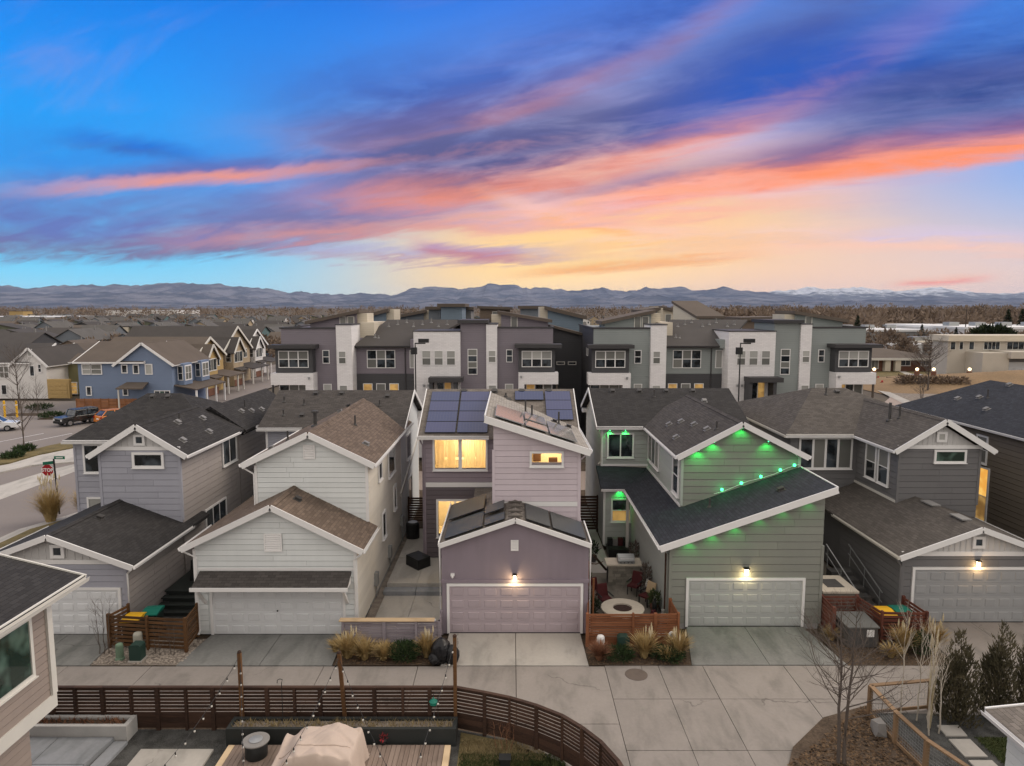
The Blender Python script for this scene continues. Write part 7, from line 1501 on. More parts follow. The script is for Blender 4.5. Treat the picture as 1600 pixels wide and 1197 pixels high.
for j, (y0, h_) in enumerate(((31.2, 1.0), (32.7, 1.15), (34.2, .9))): m2 = MB(); m2.prism([(-15.3, y0, .76), (-13.9, y0, .76), (-14.0, y0, .76 + h_), (-14.5, y0, .9 + h_), (-15.2, y0, .76 + h_)], (0, 1.2, 0)); tag(m2.build('covered_grill', 'steel_black', None), ['nearest black covered grill on the landing above the dark steps', 'middle black covered box on the landing above the dark steps', 'farthest black covered box on the landing above the dark steps'][j], 'covered grill', 'black covered things on the landing')
for x, y, z, mt, lab, w in ((-15.32, 25.35, .62, 'pedestal_green', 'pale green utility pedestal, leftmost in the gravel bed', .14), (-14.95, 26.0, .75, 'pedestal_tan', 'tan utility box standing behind the dark green one', .17)):
    t = thing('utility_pedestal', lab, 'utility box', (x, y, 0), 'utility boxes in the gravel bed'); MB().lathe((x, y, 0), [(w, -.02), (w, z - .06), (w * .85, z), (w * .4, z + .02)], 12).build('cap', mt, t, False); MB().lathe((x, y, 0), [(w + .03, -.02), (w + .03, .06), (w, .08)], 12).build('collar', mt, t)
t = thing('utility_pedestal', 'dark green square utility cabinet in the gravel bed', 'utility box', (-14.6, 25.3, 0), 'utility boxes in the gravel bed'); MB().prism([(-14.82, 25.1, 0), (-14.38, 25.1, 0), (-14.38, 25.1, .62), (-14.44, 25.1, .68), (-14.76, 25.1, .68), (-14.82, 25.1, .62)], (0, .4, 0)).build('cabinet', 'box_green', t); MB().box(-14.86, -14.34, 25.06, 25.54, -.02, .05).build('plinth', 'concrete_pale', t)
# river stones in that bed
m = MB(); rn = random.Random(11)
for _ in range(900):
    x, y = rn.uniform(-16.2, -12.75), rn.uniform(24.98, 26.9); r = rn.uniform(.025, .06); m.lathe((x, y, -.02), [(r * .7, 0), (r, r * .35), (r * .6, r * .8)], 5)
o = m.build('river_stones', 'stone_pale', None) if 'stone_pale' in MATS else None
if o is None:
    paint('stone_pale', (0.36, 0.31, 0.26), .85, .35, 14, 40); o = m.build('river_stones', 'stone_pale', None)
tag(o, 'loose pale river stones in the bed before the brown enclosure', 'stones', kind='stuff')
# mauve slat fence with a fresh timber cap, planter frame, ottoman, condenser
f = thing('slat_fence', 'mauve slatted fence with fresh timber cap beside the mauve garage', 'fence', (-4.9, 26.5, 0)); slat_run(f, [(-6.88, 26.55), (-5.2, 26.55), (-3.9, 26.55), (-2.95, 26.55)], 0, .98, 8, 0, 'wood_mauve', fill=.80, post=.1); MB().box(-7.02, -3.15, 26.42, 26.72, 1.0, 1.04).build('cap_board', 'wood_pale', f); slat_run(f, [(-2.96, 26.55), (-2.96, 27.5)], 0, .98, 8, 0, 'wood_mauve', fill=.8)
p_ = planter('white-rimmed planter frame just behind the mauve fence', -4.75, -3.2, 26.95, 27.5, .62, .12, 'trim_white', 'soil_gravel_dark')
t = thing('covered_fire_pit', 'square black covered fire pit on the pale patio', 'fire pit', (-5.0, 34.0, .4)); b = MB(); q = [(-5.5, 34.2), (-4.75, 33.35), (-4.2, 34.0), (-4.95, 34.85)]; b.add([(x, y, .4) for x, y in q] + [(x * .98 - .097, y * .98 + .682, .92) for x, y in q] + [(sum(p[0] for p in q) / 4, sum(p[1] for p in q) / 4, .97)], [(3, 2, 1, 0), (0, 1, 5, 4), (1, 2, 6, 5), (2, 3, 7, 6), (3, 0, 4, 7), (4, 5, 8), (5, 6, 8), (6, 7, 8), (7, 4, 8)]); b.build('cover', 'steel_black', t)
def condenser(label, x, y, z0, r=.38, h=.85):
    t = thing('air_conditioner', label, 'air conditioner', (x, y, z0)); MB().lathe((x, y, z0), [(r, 0), (r, h), (r * .8, h + .05), (r * .3, h + .06)], 18).build('case', 'steel_black', t)
    for i in range(9): MB().lathe((x, y, z0 + .06 + i * h / 10), [(r + .012, 0), (r + .012, .03)], 18).build('louvre', 'metal_dark', t)
    MB().lathe((x, y, z0 + h + .07), [(r * .72, 0), (r * .72, .012)], 18).build('fan_guard', 'metal_grey', t)
condenser('round dark air conditioner beside the white house wall, up the patio', -5.75, 38.4, .4)
t = thing('side_gate', 'dark slatted gate closing the passage beyond the patio', 'gate', (-5.5, 41, .4)); slat_run(t, [(-6.4, 41.2), (-4.7, 41.2)], .4, 2.0, 10, 0, 'wood_dark', fill=.75)
t = thing('side_gate', 'dark slatted gate between the mauve and sage houses', 'gate', (4.2, 41, 0)); slat_run(t, [(3.15, 40.5), (5.2, 40.5)], .1, 2.3, 12, 0, 'wood_dark', fill=.75)
# black sacks by the drive
paint('sack_black', (0.012, 0.012, 0.014), .32, .2, 6)
for i, (x, y, r, h_) in enumerate(((-2.75, 25.15, .40, .95), (-2.32, 25.05, .30, .72), (-2.95, 25.0, .28, .5))):
    m = MB(); n, k = 18, 10; vs = []
    for j in range(k + 1):
        for a in range(n):
            th = a / n * 6.2832; f_ = j / k; rr = r * (math.sin(math.pi * min(.97, f_ * .86 + .12)) ** .6) * (1 + .22 * mnoise.noise(Vector((math.cos(th) * 2 + i, math.sin(th) * 2, f_ * 3)))); vs.append((x + rr * math.cos(th), y + rr * math.sin(th), h_ * f_))
    m.add(vs, [(j * n + a, j * n + (a + 1) % n, (j + 1) * n + (a + 1) % n, (j + 1) * n + a) for j in range(k) for a in range(n)] + [tuple(k * n + a for a in range(n))]); tag(m.build('rubbish_sack', 'sack_black', None), ['large black rubbish sack beside the mauve driveway', 'middle-sized black sack leaning on the large one, nearer the drive', 'smallest black sack at the left of the large one'][i], 'rubbish sack', 'black sacks by the mauve driveway')
# patio of the sage house: amber fence, fire ring, stone bar with grill, chairs
f = thing('slat_fence', 'amber brown slatted fence round the patio of the sage house', 'fence', (4.9, 26.4, 0)); slat_run(f, [(3.2, 27.6), (3.05, 26.4), (4.9, 26.4), (5.8, 26.4), (6.74, 26.45), (6.72, 27.8)], 0, 1.36, 9, 2, 'wood_amber', fill=.76, split=.30)
t = thing('fire_ring', 'round fire table with pale stone rim on the sage patio', 'fire table', (4.85, 28.7, 0)); paint('stone_cream', (0.56, 0.50, 0.41), .8, .15, 4); paint('lava', (0.05, 0.028, 0.022), .9, .5, 12); paint('tile_dark', (0.07, 0.068, 0.066), .7, .2, 4)
MB().lathe((4.85, 28.7, 0), [(.72, 0), (.72, .5)], 30).build('base', 'tile_dark', t); m = MB(); n = 36; rg = [(.42, .5), (.94, .5), (.95, .56), (.94, .58), (.42, .58)]
vs = [(4.85 + r * math.cos(6.2832 * j / n), 28.7 + r * math.sin(6.2832 * j / n), z) for r, z in rg for j in range(n)]; m.add(vs, [(i * n + j, i * n + (j + 1) % n, ((i + 1) % 5) * n + (j + 1) % n, ((i + 1) % 5) * n + j) for i in range(5) for j in range(n)]); m.build('stone_rim', 'stone_cream', t); MB().lathe((4.85, 28.7, .5), [(.42, 0), (.40, .03), (.2, .05), (.02, .04)], 24).build('lava_rock', 'lava', t)
t = thing('bar_counter', 'stacked stone bar with pale top on the sage patio', 'counter', (5.5, 32.7, 0)); rn = random.Random(9); z = 0
paint('stone_stack', (0.26, 0.24, 0.20), .9, .15, 5, rnd=.3); MB().box(4.78, 6.32, 32.55, 33.25, 0, 1.0).build('core', 'tile_dark', t)
for k in range(7):
    x = 4.75
    while x < 6.33: w = min(rn.uniform(.22, .55), 6.35 - x); MB().box(x + .008, x + w - .008, 32.5 - rn.uniform(0, .03), 32.56, z + .006, z + .138).build('stone', 'stone_stack', t); x += w
    z += .143
MB().box(4.66, 6.44, 32.4, 33.35, 1.0, 1.08).build('counter_top', 'stone_cream', t)
t = thing('gas_grill', 'steel gas grill set into the stone bar', 'grill', (5.7, 32.85, 1.08)); MB().box(5.25, 6.05, 32.5, 33.1, 1.08, 1.22).build('firebox', 'metal_grey', t); MB().prism([(5.25, 32.5, 1.225), (5.25, 33.1, 1.225), (5.25, 33.1, 1.38), (5.25, 32.85, 1.48), (5.25, 32.55, 1.40)], (.8, 0, 0)).build('hood', 'metal_grey', t); MB().tube([(5.32, 32.44, 1.36), (5.98, 32.44, 1.36)], .018, 6).build('handle', 'trim_white', t)
for i in range(4): MB().tube([(5.37 + i * .18, 32.5, 1.15), (5.37 + i * .18, 32.46, 1.15)], .025, 8).build('knob', 'metal_dark', t)
paint('cloth_red', (0.070, 0.013, 0.014), .8, .15, 6); paint('cloth_tan', (0.48, 0.36, 0.22), .8, .1, 6)
def patio_chair(label, x, y, rot, seat='cloth_red', back='cloth_red'):
    t = thing('patio_chair', label, 'chair', (0, 0, 0), 'chairs round the fire ring'); MB().box(-.26, .26, -.26, .26, .40, .48).build('seat', seat, t); MB().prism([(-.26, .24, .48), (.26, .24, .48), (.24, .36, .98), (-.24, .36, .98)], (0, .06, .01)).build('backrest', back, t)
    for a in (-1, 1):
        for b_ in (-1, 1): MB().box(a * .24 - .02, a * .24 + .02, b_ * .23 - .02, b_ * .23 + .02, 0, .40).build('leg', 'steel_black', t)
        MB().box(a * .28 - .025, a * .28 + .025, -.26, .28, .60, .64).build('armrest', 'steel_black', t)
    t.location = (x, y, .02); t.rotation_euler = (0, 0, rot)
patio_chair('red patio chair behind the fire ring at the left', 3.95, 30.6, .5); patio_chair('red patio chair just left of the fire ring', 4.25, 29.9, .3); patio_chair('red chair with tan cushion right of the fire ring', 6.2, 30.2, -.9, 'cloth_red', 'cloth_tan'); patio_chair('red chair in front of the stone bar', 5.85, 31.4, -.6)
t = thing('daybed', 'dark cushioned bench under the lit entry window', 'bench', (5.9, 36.6, 0)); MB().box(5.3, 6.5, 36.2, 37.2, .02, .45).build('base', 'steel_black', t)
for i in range(4): MB().box(5.34 + i * .29, 5.60 + i * .29, 36.85, 37.15, .45, .85).build('cushion', ['steel_black', 'stone_grey', 'cloth_red', 'steel_black'][i], t)
rn = random.Random(6); GC = 'pots and cans along the sage garage wall'
for i in range(22):
    y = 27.9 + i * .33; r = rn.uniform(.06, .15); h_ = rn.uniform(.2, .95); mt = rn.choice(['trim_white', 'steel_black', 'metal_grey', 'stone_grey', 'tile_dark', 'trim_cream', 'cloth_red']); x = 6.42 + rn.uniform(-.28, .12)
    if 32.2 < y < 33.5: continue
    tag(MB().lathe((x, y, .02), [(r * .8, 0), (r, h_ * .1), (r, h_ * .7), (r * .55, h_ * .85), (r * .6, h_)], 9).build('garden_can', mt, None), 'can, jar or tool pot in the clutter along the sage garage wall', 'can', GC)
MB().box(6.60, 6.66, 28.4, 28.5, 0, 3.5).build('patio_pole', 'wood_dark', None); tag(bpy.data.objects['patio_pole'], 'dark slender pole at the corner of the sage garage', 'pole')
PP = 'potted plants round the sage patio'
for i, (x, y, h_, lab) in enumerate(((3.55, 28.6, .7, 'potted bush at the left fence corner of the sage patio'), (3.5, 29.3, .9, 'potted dry plant by the mauve garage wall, second from the fence'), (3.55, 31.6, .8, 'potted green plant half way along the mauve garage wall'), (3.6, 33.4, 1.0, 'potted tall plant behind the rope trellis'), (6.45, 31.6, 1.2, 'potted leafy plant right of the stone bar'), (6.4, 29.5, .7, 'potted plant beside the tan chair'), (4.4, 35.6, .9, 'potted plant before the dark bench'), (6.5, 35.0, 1.1, 'potted plant at the porch post'))):
    t = thing('potted_plant', lab, 'potted plant', (x, y, .02), PP); MB().lathe((x, y, .02), [(.13, 0), (.19, .3), (.2, .32), (.17, .33)], 12).build('pot', ['tile_dark', 'stone_grey', 'brick_red'][i % 3], t); m = MB(); crown_cards(m, (x, y, .34 + h_ * .45), .26, h_ * .5, 260, .16, rn, .8); m.build('leaves', ['needle_dark', 'twig_grey', 'plant_green'][i % 3], t)
t = thing('garden_trellis', 'dark wooden trellis posts with rope along the mauve garage side', 'trellis', (3.6, 30, 0))
for y in (28.2, 30.2, 32.2): MB().tube([(3.48, y, 0), (3.5, y, 2.1)], .05, 6).build('post', 'wood_rust', t)
MB().tube([(3.5, 30.2, 2.0), (4.0, 31.4, 1.5), (4.6, 33.3, .9)], .02, 5).build('rope', 'wood_walnut', t); MB().beam((3.9, 31.5, 1.9), (4.75, 33.2, .5), .08, .08).build('brace', 'wood_dark', t)
for i, (x, y, r) in enumerate(((5.9, 27.1, .1), (6.12, 27.05, .09), (6.32, 27.1, .09))): tag(MB().ball((x, y, .02 + r), r, 12, 8).build('ceramic_ball', 'trim_white', None, True), ['left one of three white balls behind the amber fence', 'middle one of three white balls behind the amber fence', 'right one of three white balls behind the amber fence'][i], 'ball', 'white balls on the patio')
tag(MB().ball((3.5, 27.2, .16), .14, 12, 8).build('ceramic_ball', 'trim_white', None, True), 'larger white ball at the left corner of the amber fence', 'ball', 'white balls on the patio')
for x, y, lab, w in ((3.55, 26.05, 'white utility post before the amber fence', .16), ):
    t = thing('utility_pedestal', lab, 'utility box', (x, y, 0)); MB().lathe((x, y, 0), [(w, 0), (w, .52), (w * .8, .6), (w * .2, .64)], 12).build('cap', 'trim_white', t); MB().lathe((x, y, 0), [(w + .02, 0), (w + .02, .05)], 12).build('collar', 'trim_cream', t)
t = thing('utility_pedestal', 'dark green utility box in the bed before the amber fence', 'utility box', (4.45, 26.0, 0)); MB().prism([(4.22, 25.85, 0), (4.68, 25.85, 0), (4.68, 25.85, .55), (4.6, 25.85, .64), (4.3, 25.85, .64), (4.22, 25.85, .55)], (0, .35, 0)).build('cabinet', 'box_green', t); MB().box(4.18, 4.72, 25.8, 26.25, -.02, .04).build('plinth', 'concrete_pale', t)
t = thing('round_sign', 'round white disc sign on the amber fence', 'sign', (6.45, 26.2, 0)); MB().tube([(6.45, 26.22, .55), (6.45, 26.18, .55)], .16, 20).build('disc', 'trim_white', t); MB().tube([(6.45, 26.178, .55), (6.45, 26.17, .55)], .09, 16).build('emblem', 'stone_grey', t); MB().tube([(6.45, 26.25, 0), (6.45, 26.25, .55)], .015, 5).build('stake', 'metal_grey', t)
# beside the graphite house: red-brown fences, transformer, bins, hot tub, stair rails
f = thing('slat_fence', 'red-brown slatted fences enclosing the bins beside the graphite house', 'fence', (15, 27.2, 0)); slat_run(f, [(13.35, 28.4), (13.3, 27.0)], 0, 1.35, 8, 0, 'wood_red', fill=.78); slat_run(f, [(13.4, 28.3), (14.9, 28.3), (15.15, 26.75), (16.2, 26.7), (16.95, 26.7), (16.85, 28.2)], 0, 1.3, 8, 0, 'wood_red', fill=.66)
t = thing('transformer_box', 'grey utility transformer with paper notice in the red-brown enclosure', 'utility box', (14.1, 26.7, 0)); MB().prism([(13.55, 26.25, 0), (14.75, 26.25, 0), (14.75, 26.25, .82), (13.55, 26.25, .82)], (0, 1.2, 0)).build('cabinet', 'tile_dark', t); MB().prism([(13.5, 26.2, .82), (14.8, 26.2, .82), (14.8, 27.5, .90), (13.5, 27.5, .90)], (0, 0, .05)).build('lid', 'transformer_lid', t); MB().box(14.3, 14.6, 26.235, 26.248, .45, .75).build('notice', 'trim_white', t)
bin_('bin with green lid behind the red-brown fence', 16.3, 27.4, 'plastic_green', .05); bin_('bin with yellow lid behind the red-brown fence, left of the green one', 15.55, 27.3, 'plastic_yellow')
t = thing('spa_cabinet', 'pale-topped rectangular cabinet behind the red-brown fence', 'cabinet', (14.4, 29.6, 0)); MB().box(13.75, 15.2, 28.9, 30.6, 0, 1.15).build('cabinet', 'stone_stack', t); MB().box(13.68, 15.27, 28.83, 30.67, 1.15, 1.24).build('counter_top', 'stone_cream', t); MB().box(14.1, 14.85, 29.3, 30.2, 1.24, 1.26).build('inset', 'tile_dark', t)
t = thing('stair_rail', 'pale metal stair rail beside the graphite garage wall', 'railing', (16, 31, 0))
for x in (15.5, 16.6):
    for y, z in ((29.6, .0), (31.0, .5), (32.4, 1.0)): MB().tube([(x, y, z), (x, y, z + 1.0)], .022, 6).build('baluster', 'metal_grey', t)
    MB().tube([(x, 29.4, .95), (x, 32.6, 2.05)], .03, 6).build('handrail', 'metal_grey', t); MB().tube([(x, 29.4, .5), (x, 32.6, 1.6)], .018, 6).build('handrail', 'metal_grey', t)
for i in range(5): MB().box(15.5, 16.6, 29.7 + i * .55, 30.25 + i * .55, 0, .18 * (i + 1)).build('step', 'tile_dark', t)
t = thing('patio_grill', 'black grill on legs beside the graphite house entrance', 'grill', (15.2, 34, 0)); MB().box(14.9, 15.6, 33.7, 34.2, .8, 1.35).build('firebox', 'steel_black', t)
for a, b_ in ((14.95, 33.75), (15.55, 33.75), (14.95, 34.15), (15.55, 34.15)): MB().tube([(a, b_, 0), (a, b_, .8)], .025, 5).build('leg', 'steel_black', t)
# ------------------------------------------------------------------ stop sign and street furniture at the left
def stop_sign():
    x, y = -30.1, 44.2; t = thing('stop_sign', 'red stop sign with green street names on a black post', 'street sign', (x, y, 0)); MB().tube([(x, y, 0), (x - .12, y, 3.75)], .055, 8).build('post', 'metal_dark', t); r = .42; cx, cz = x - .52, 3.0
    m = MB(); m.prism([(cx + r * math.cos(R(22.5 + 45 * i)), y - .09, cz + r * math.sin(R(22.5 + 45 * i))) for i in range(8)], (0, .02, 0)); m.build('rim', 'trim_white', t); m = MB(); r = .395; m.prism([(cx + r * math.cos(R(22.5 + 45 * i)), y - .096, cz + r * math.sin(R(22.5 + 45 * i))) for i in range(8)], (0, .004, 0)); m.build('plate', 'sign_red', t); MB().beam((cx, y - .05, cz), (x - .05, y, cz), .05, .08).build('bracket', 'metal_dark', t)
    cu = bpy.data.curves.new('lettering', 'FONT'); cu.body = 'STOP'; cu.size = .31; cu.align_x = 'CENTER'; cu.align_y = 'CENTER'; cu.extrude = .002; cu.space_character = 1.02; cu.offset = .008; o0_ = bpy.data.objects.new('tmp', cu); COL.objects.link(o0_); cu.materials.append(MATS['trim_white']); me_ = bpy.data.meshes.new_from_object(o0_.evaluated_get(bpy.context.evaluated_depsgraph_get())); bpy.data.objects.remove(o0_); o = bpy.data.objects.new('lettering', me_); COL.objects.link(o); o.parent = t; o.location = (cx - x, -.102, cz); o.rotation_euler = (R(90), 0, 0)
    MB().box(x - .08, x + .62, y - .02, y + .01, 3.72, 3.92).build('name_plate', 'sign_green', t); m = MB(); m.beam((x - .62, y - .35, 3.5), (x - .1, y + .05, 3.5), .03, .2); m.build('name_plate', 'sign_green', t); MB().box(x + .05, x + .50, y - .026, y - .021, 3.79, 3.85).build('lettering', 'trim_white', t)
paint('sign_red', (.30, .008, .014), .5, .05); paint('sign_green', (.01, .13, .075), .5, .05); stop_sign()
def street_signpost(x, y, lab):
    t = thing('bollard', lab, 'bollard', (x, y, 0), 'yellow bollards'); MB().lathe((x, y, 0), [(.12, 0), (.12, 2.0), (.08, 2.08), (.02, 2.1)], 10).build('tube', 'plastic_yellow', t); MB().lathe((x, y, 1.5), [(.125, 0), (.125, .12)], 10).build('band', 'trim_white', t)
for px, lab in ((8, 'left of two yellow posts by the white house'), (27, 'right of two yellow posts by the white house')): x, y = gnd(px, 652); street_signpost(x, y, lab)
for px, py, lab in ((1366, 590, 'globe lamp on the lawn before the ranch house, leftmost'), (1433, 590, 'globe lamp on the lawn before the ranch house, in the middle'), (1459, 590, 'globe lamp before the ranch house, third from left'), (1515, 588, 'globe lamp nearest the modern white house')):
    D_ = 124; x, z = at(px, 577, D_); t = thing('globe_lamp', lab, 'lamp', (x, D_, 0), 'lit globe lamps on the lawn'); MB().lathe((x, D_, 0), [(.45, 0), (.45, z - .5), (.5, z - .4)], 8).build('pillar', 'brick_red', t); MB().ball((x, D_, z), .28, 10, 6).build('globe', 'globe_glow', t) if 'globe_glow' in MATS else (glow('globe_glow', (1, .78, .45), 3.0), MB().ball((x, D_, z), .28, 10, 6).build('globe', 'globe_glow', t))

# ================================================================== vehicles
paint('tyre', (.015, .015, .015), .9, .1); paint('rim', (.35, .35, .36), .3, .1, metal=.8); paint('lamp_red', (.30, .01, .01), .25, 0); paint('lamp_clear', (.7, .7, .7), .15, 0)
def carpaint(n, c, r=.3):
    m, N, b, out = newmat(n); b.inputs['Base Color'].default_value = (*c, 1); b.inputs['Roughness'].default_value = r; b.inputs['Coat Weight'].default_value = .7; b.inputs['Coat Roughness'].default_value = .08
carpaint('car_black', (.014, .015, .016)); carpaint('car_orange', (.62, .20, .03)); carpaint('car_white', (.68, .68, .69)); carpaint('car_grey', (.16, .165, .17)); carpaint('car_silver', (.42, .43, .44))
def car(label, x, y, rot, paintm, kind='suv', L=4.6, Wd=1.85, H_=1.65, group='parked vehicles'):
    t = thing('parked_car', label, 'car', (0, 0, 0), group); h = Wd / 2
    if kind == 'jeep': prof = [(-L / 2, .45), (-L / 2, .95), (-L / 2 + .12, 1.08), (-.75, 1.14), (L / 2, 1.12), (L / 2, .45)]; roof = [(-.72, 1.14), (-.45, 1.78), (L / 2 - .08, 1.80), (L / 2 - .02, 1.12)]
    elif kind == 'sedan': prof = [(-L / 2, .35), (-L / 2, .72), (-L / 2 + .15, .82), (-.9, .95), (L / 2 - .9, 1.0), (L / 2 - .05, .95), (L / 2, .4)]; roof = [(-1.0, .95), (-.3, 1.42), (.9, 1.44), (1.6, 1.0)]
    else: prof = [(-L / 2, .38), (-L / 2 - .02, .75), (-L / 2 + .1, .95), (-1.05, 1.06), (L / 2 - .1, 1.10), (L / 2, .95), (L / 2, .42)]; roof = [(-1.1, 1.05), (-.35, 1.60), (1.5, 1.64), (L / 2 - .12, 1.12)]
    def loft(pr, w0, w1, name, mat, par):
        k = len(pr); zs = [p[1] for p in pr]; z0, z1 = min(zs), max(zs); vs = []
        for s in (-1, 1):
            for px, pz in pr: f_ = (pz - z0) / max(.01, z1 - z0); w = w0 + (w1 - w0) * f_; vs.append((px, s * w, pz))
        m = MB(); m.add(vs, [tuple(range(k)), tuple(range(2 * k - 1, k - 1, -1))] + [((i + 1) % k, i, k + i, k + (i + 1) % k) for i in range(k)]); ob = m.build(name, mat, par)
        bv = ob.modifiers.new('bevel', 'BEVEL'); bv.width = .06; bv.segments = 2; bv.limit_method = 'ANGLE'; return ob
    body = loft(prof, h * .98, h * .96, 'body', paintm, t); cab = loft(roof, h * .93, h * (.86 if kind == 'jeep' else .74), 'cabin', 'glass_dark', t)
    rt = roof[1:3]; zt = max(rt[0][1], rt[1][1]); wr = h * (.88 if kind == 'jeep' else .77); MB().prism([(rt[0][0] - .03, -wr, rt[0][1]), (rt[1][0] + .06, -wr, rt[1][1]), (rt[1][0] + .06, wr, rt[1][1]), (rt[0][0] - .03, wr, rt[0][1])], (0, 0, .05)).build('roof', 'car_black' if kind == 'jeep' else paintm, t)
    for s in (-1, 1):
        for a, b_ in ((roof[0], roof[1]), (roof[3], roof[2])): wl = h * .93; wu = h * (.86 if kind == 'jeep' else .74); MB().beam((a[0], s * wl, a[1]), (b_[0], s * wu, b_[1]), .08, .08).build('pillar', paintm, t)
        mid = (roof[1][0] + roof[2][0]) / 2; MB().beam((mid, s * h * .94, 1.06), (mid, s * h * (.87 if kind == 'jeep' else .755), zt), .09, .05).build('pillar', paintm, t); MB().box(-.85, -.68, s * (h + .02), s * (h + .2), 1.0, 1.14).build('mirror', paintm, t)
        wx = L / 2 - .85; wr_ = .40 if kind == 'jeep' else .34
        for px in (-wx, wx):
            wv = MB(); wv.tube([(px, s * (h - .22), wr_), (px, s * (h + .02), wr_)], wr_, 18); w_ = wv.build('wheel', 'tyre', t); MB().tube([(px, s * (h + .021), wr_), (px, s * (h + .035), wr_)], wr_ * .62, 12).build('rim', 'rim', w_)
            if kind == 'jeep': MB().box(px - .52, px + .52, s * (h - .1), s * (h + .12), .86, .94).build('fender', 'car_black', t)
        MB().box(-L / 2 - .035, -L / 2 + .1, s * h * .62, s * h * .9, .70, .86).build('headlight', 'lamp_clear', t); MB().box(L / 2 - .08, L / 2 + .03, s * h * .72, s * h * .95, .75, 1.02).build('tail_light', 'lamp_red', t)
    MB().box(-L / 2 - .06, -L / 2 + .02, -h * .9, h * .9, .36, .56).build('bumper', 'tyre' if kind == 'jeep' else paintm, t); MB().box(L / 2 - .02, L / 2 + .06, -h * .9, h * .9, .38, .60).build('bumper', 'tyre' if kind == 'jeep' else paintm, t); MB().box(-L / 2 - .03, -L / 2 + .01, -h * .5, h * .5, .66, .86).build('grille', 'tyre', t); MB().box(L / 2, L / 2 + .035, -.26, .26, .66, .80).build('number_plate', 'trim_white', t)
    t.location = (x, y, -.08); t.rotation_euler = (0, 0, rot); return t
x, y = gnd(112, 664); car('black boxy off-road car parked in the street at left', x, y + 1, R(62), 'car_black', 'jeep', 4.3, 1.9)
x, y = gnd(150, 664); car('orange car parked next to the black off-road car', x + 1.2, y + 2.2, R(238), 'car_orange', 'suv', 4.4, 1.85)
x, y = gnd(-8, 672); car('white car cut off by the left edge of the picture', x, y, R(200), 'car_white', 'suv', 4.6, 1.85)
x, y = gnd(172, 656); car('grey car mostly hidden behind the blue-grey roof', x + 3, y + 3, R(238), 'car_grey', 'sedan')
G4 = 'cars along the far streets'
for px, py, rot, pm, lab in ((418, 548, 80, 'car_white', 'white car far up the street left of the mauve block'), (416, 562, 80, 'car_black', 'dark car far up the street left of the mauve block'), (1430, 597, 10, 'car_silver', 'pale car parked before the ranch house shrubs'), (1470, 580, 5, 'car_grey', 'grey car behind the bare shrub at right'), (1500, 580, 5, 'car_white', 'white car in front of the modern white house'), (1488, 579, 5, 'car_black', 'dark car between the grey and white cars at right')):
    x, y = gnd(px, py); car(lab, x, y, R(rot), pm, 'suv' if 'dark' in lab else 'sedan', group=G4)

# ================================================================== plants
foliage('straw', (0.30, 0.205, 0.085), (0.46, 0.345, 0.165), .8, 3); foliage('straw_pale', (0.46, 0.38, 0.24), (0.60, 0.52, 0.36), .8, 3); foliage('juniper_green', (0.014, 0.030, 0.010), (0.045, 0.070, 0.026), .8, 3); foliage('juniper_brown', (0.060, 0.055, 0.032), (0.135, 0.115, 0.070), .85, 2.5); foliage('twig_red', (0.16, 0.07, 0.04), (0.26, 0.13, 0.075), .9, 3); paint('bark_grey', (0.105, 0.085, 0.072), .9, .25, 6, 30); paint('bark_aspen', (0.46, 0.41, 0.34), .8, .3, 5, 25); foliage('leaf_litter', (0.085, 0.052, 0.030), (0.19, 0.125, 0.075), .9, 6); foliage('grass_blade', (0.035, 0.055, 0.018), (0.085, 0.095, 0.036), .8, 4); foliage('grass_blade_dry', (0.22, 0.17, 0.085), (0.33, 0.26, 0.14), .8, 4)
def grass(label, x, y, h, r, n=170, mat='straw', plume=None, group=None, z=0.0):
    """ornamental grass: arching blades, plumes"""
    n = int(n * 1.5); h *= 1.08; t = thing('ornamental_grass', label, 'grass clump', (x, y, z), group); m = MB(); rn = random.Random(int(x * 97 + y * 31)); tips = []
    for _ in range(n):
        a = rn.uniform(0, 6.2832); l = h * rn.uniform(.55, 1.15); out = r * rn.uniform(.2, 1.1); b0 = Vector((x + math.cos(a) * r * .22 * rn.random(), y + math.sin(a) * r * .22 * rn.random(), z)); d = Vector((math.cos(a), math.sin(a), 0)); s = Vector((-math.sin(a), math.cos(a), 0)) * .017 * rn.uniform(.7, 1.5); pr = [b0 + d * out * f ** 1.8 + Vector((0, 0, l * (f - .28 * f * f * (out / r)))) for f in (0, .4, .75, 1)]
        vs = []
        for i, p in enumerate(pr): w = (1, .9, .55, .08)[i]; vs += [p - s * w, p + s * w]
        m.add(vs, [(0, 1, 3, 2), (2, 3, 5, 4), (4, 5, 7, 6)]); tips.append((pr[-1], d))
    m.build('blades', mat, t)
    if plume:
        q = MB()
        for p, d in rn.sample(tips, min(len(tips), plume)): 
            tp = Vector((x + (p.x - x) * .45, y + (p.y - y) * .45, z)) + Vector((0, 0, h * rn.uniform(1.0, 1.35))); q.tube([Vector((x, y, z + .1)), tp - Vector((0, 0, .3))], .004, 3, caps=False); q.lathe(tp - Vector((0, 0, .3)), [(.008, 0), (.032, .08), (.03, .2), (.006, .34)], 5)
        q.build('plumes', 'straw_pale', t)
    return t
PG = 'straw grasses along the alley beds'
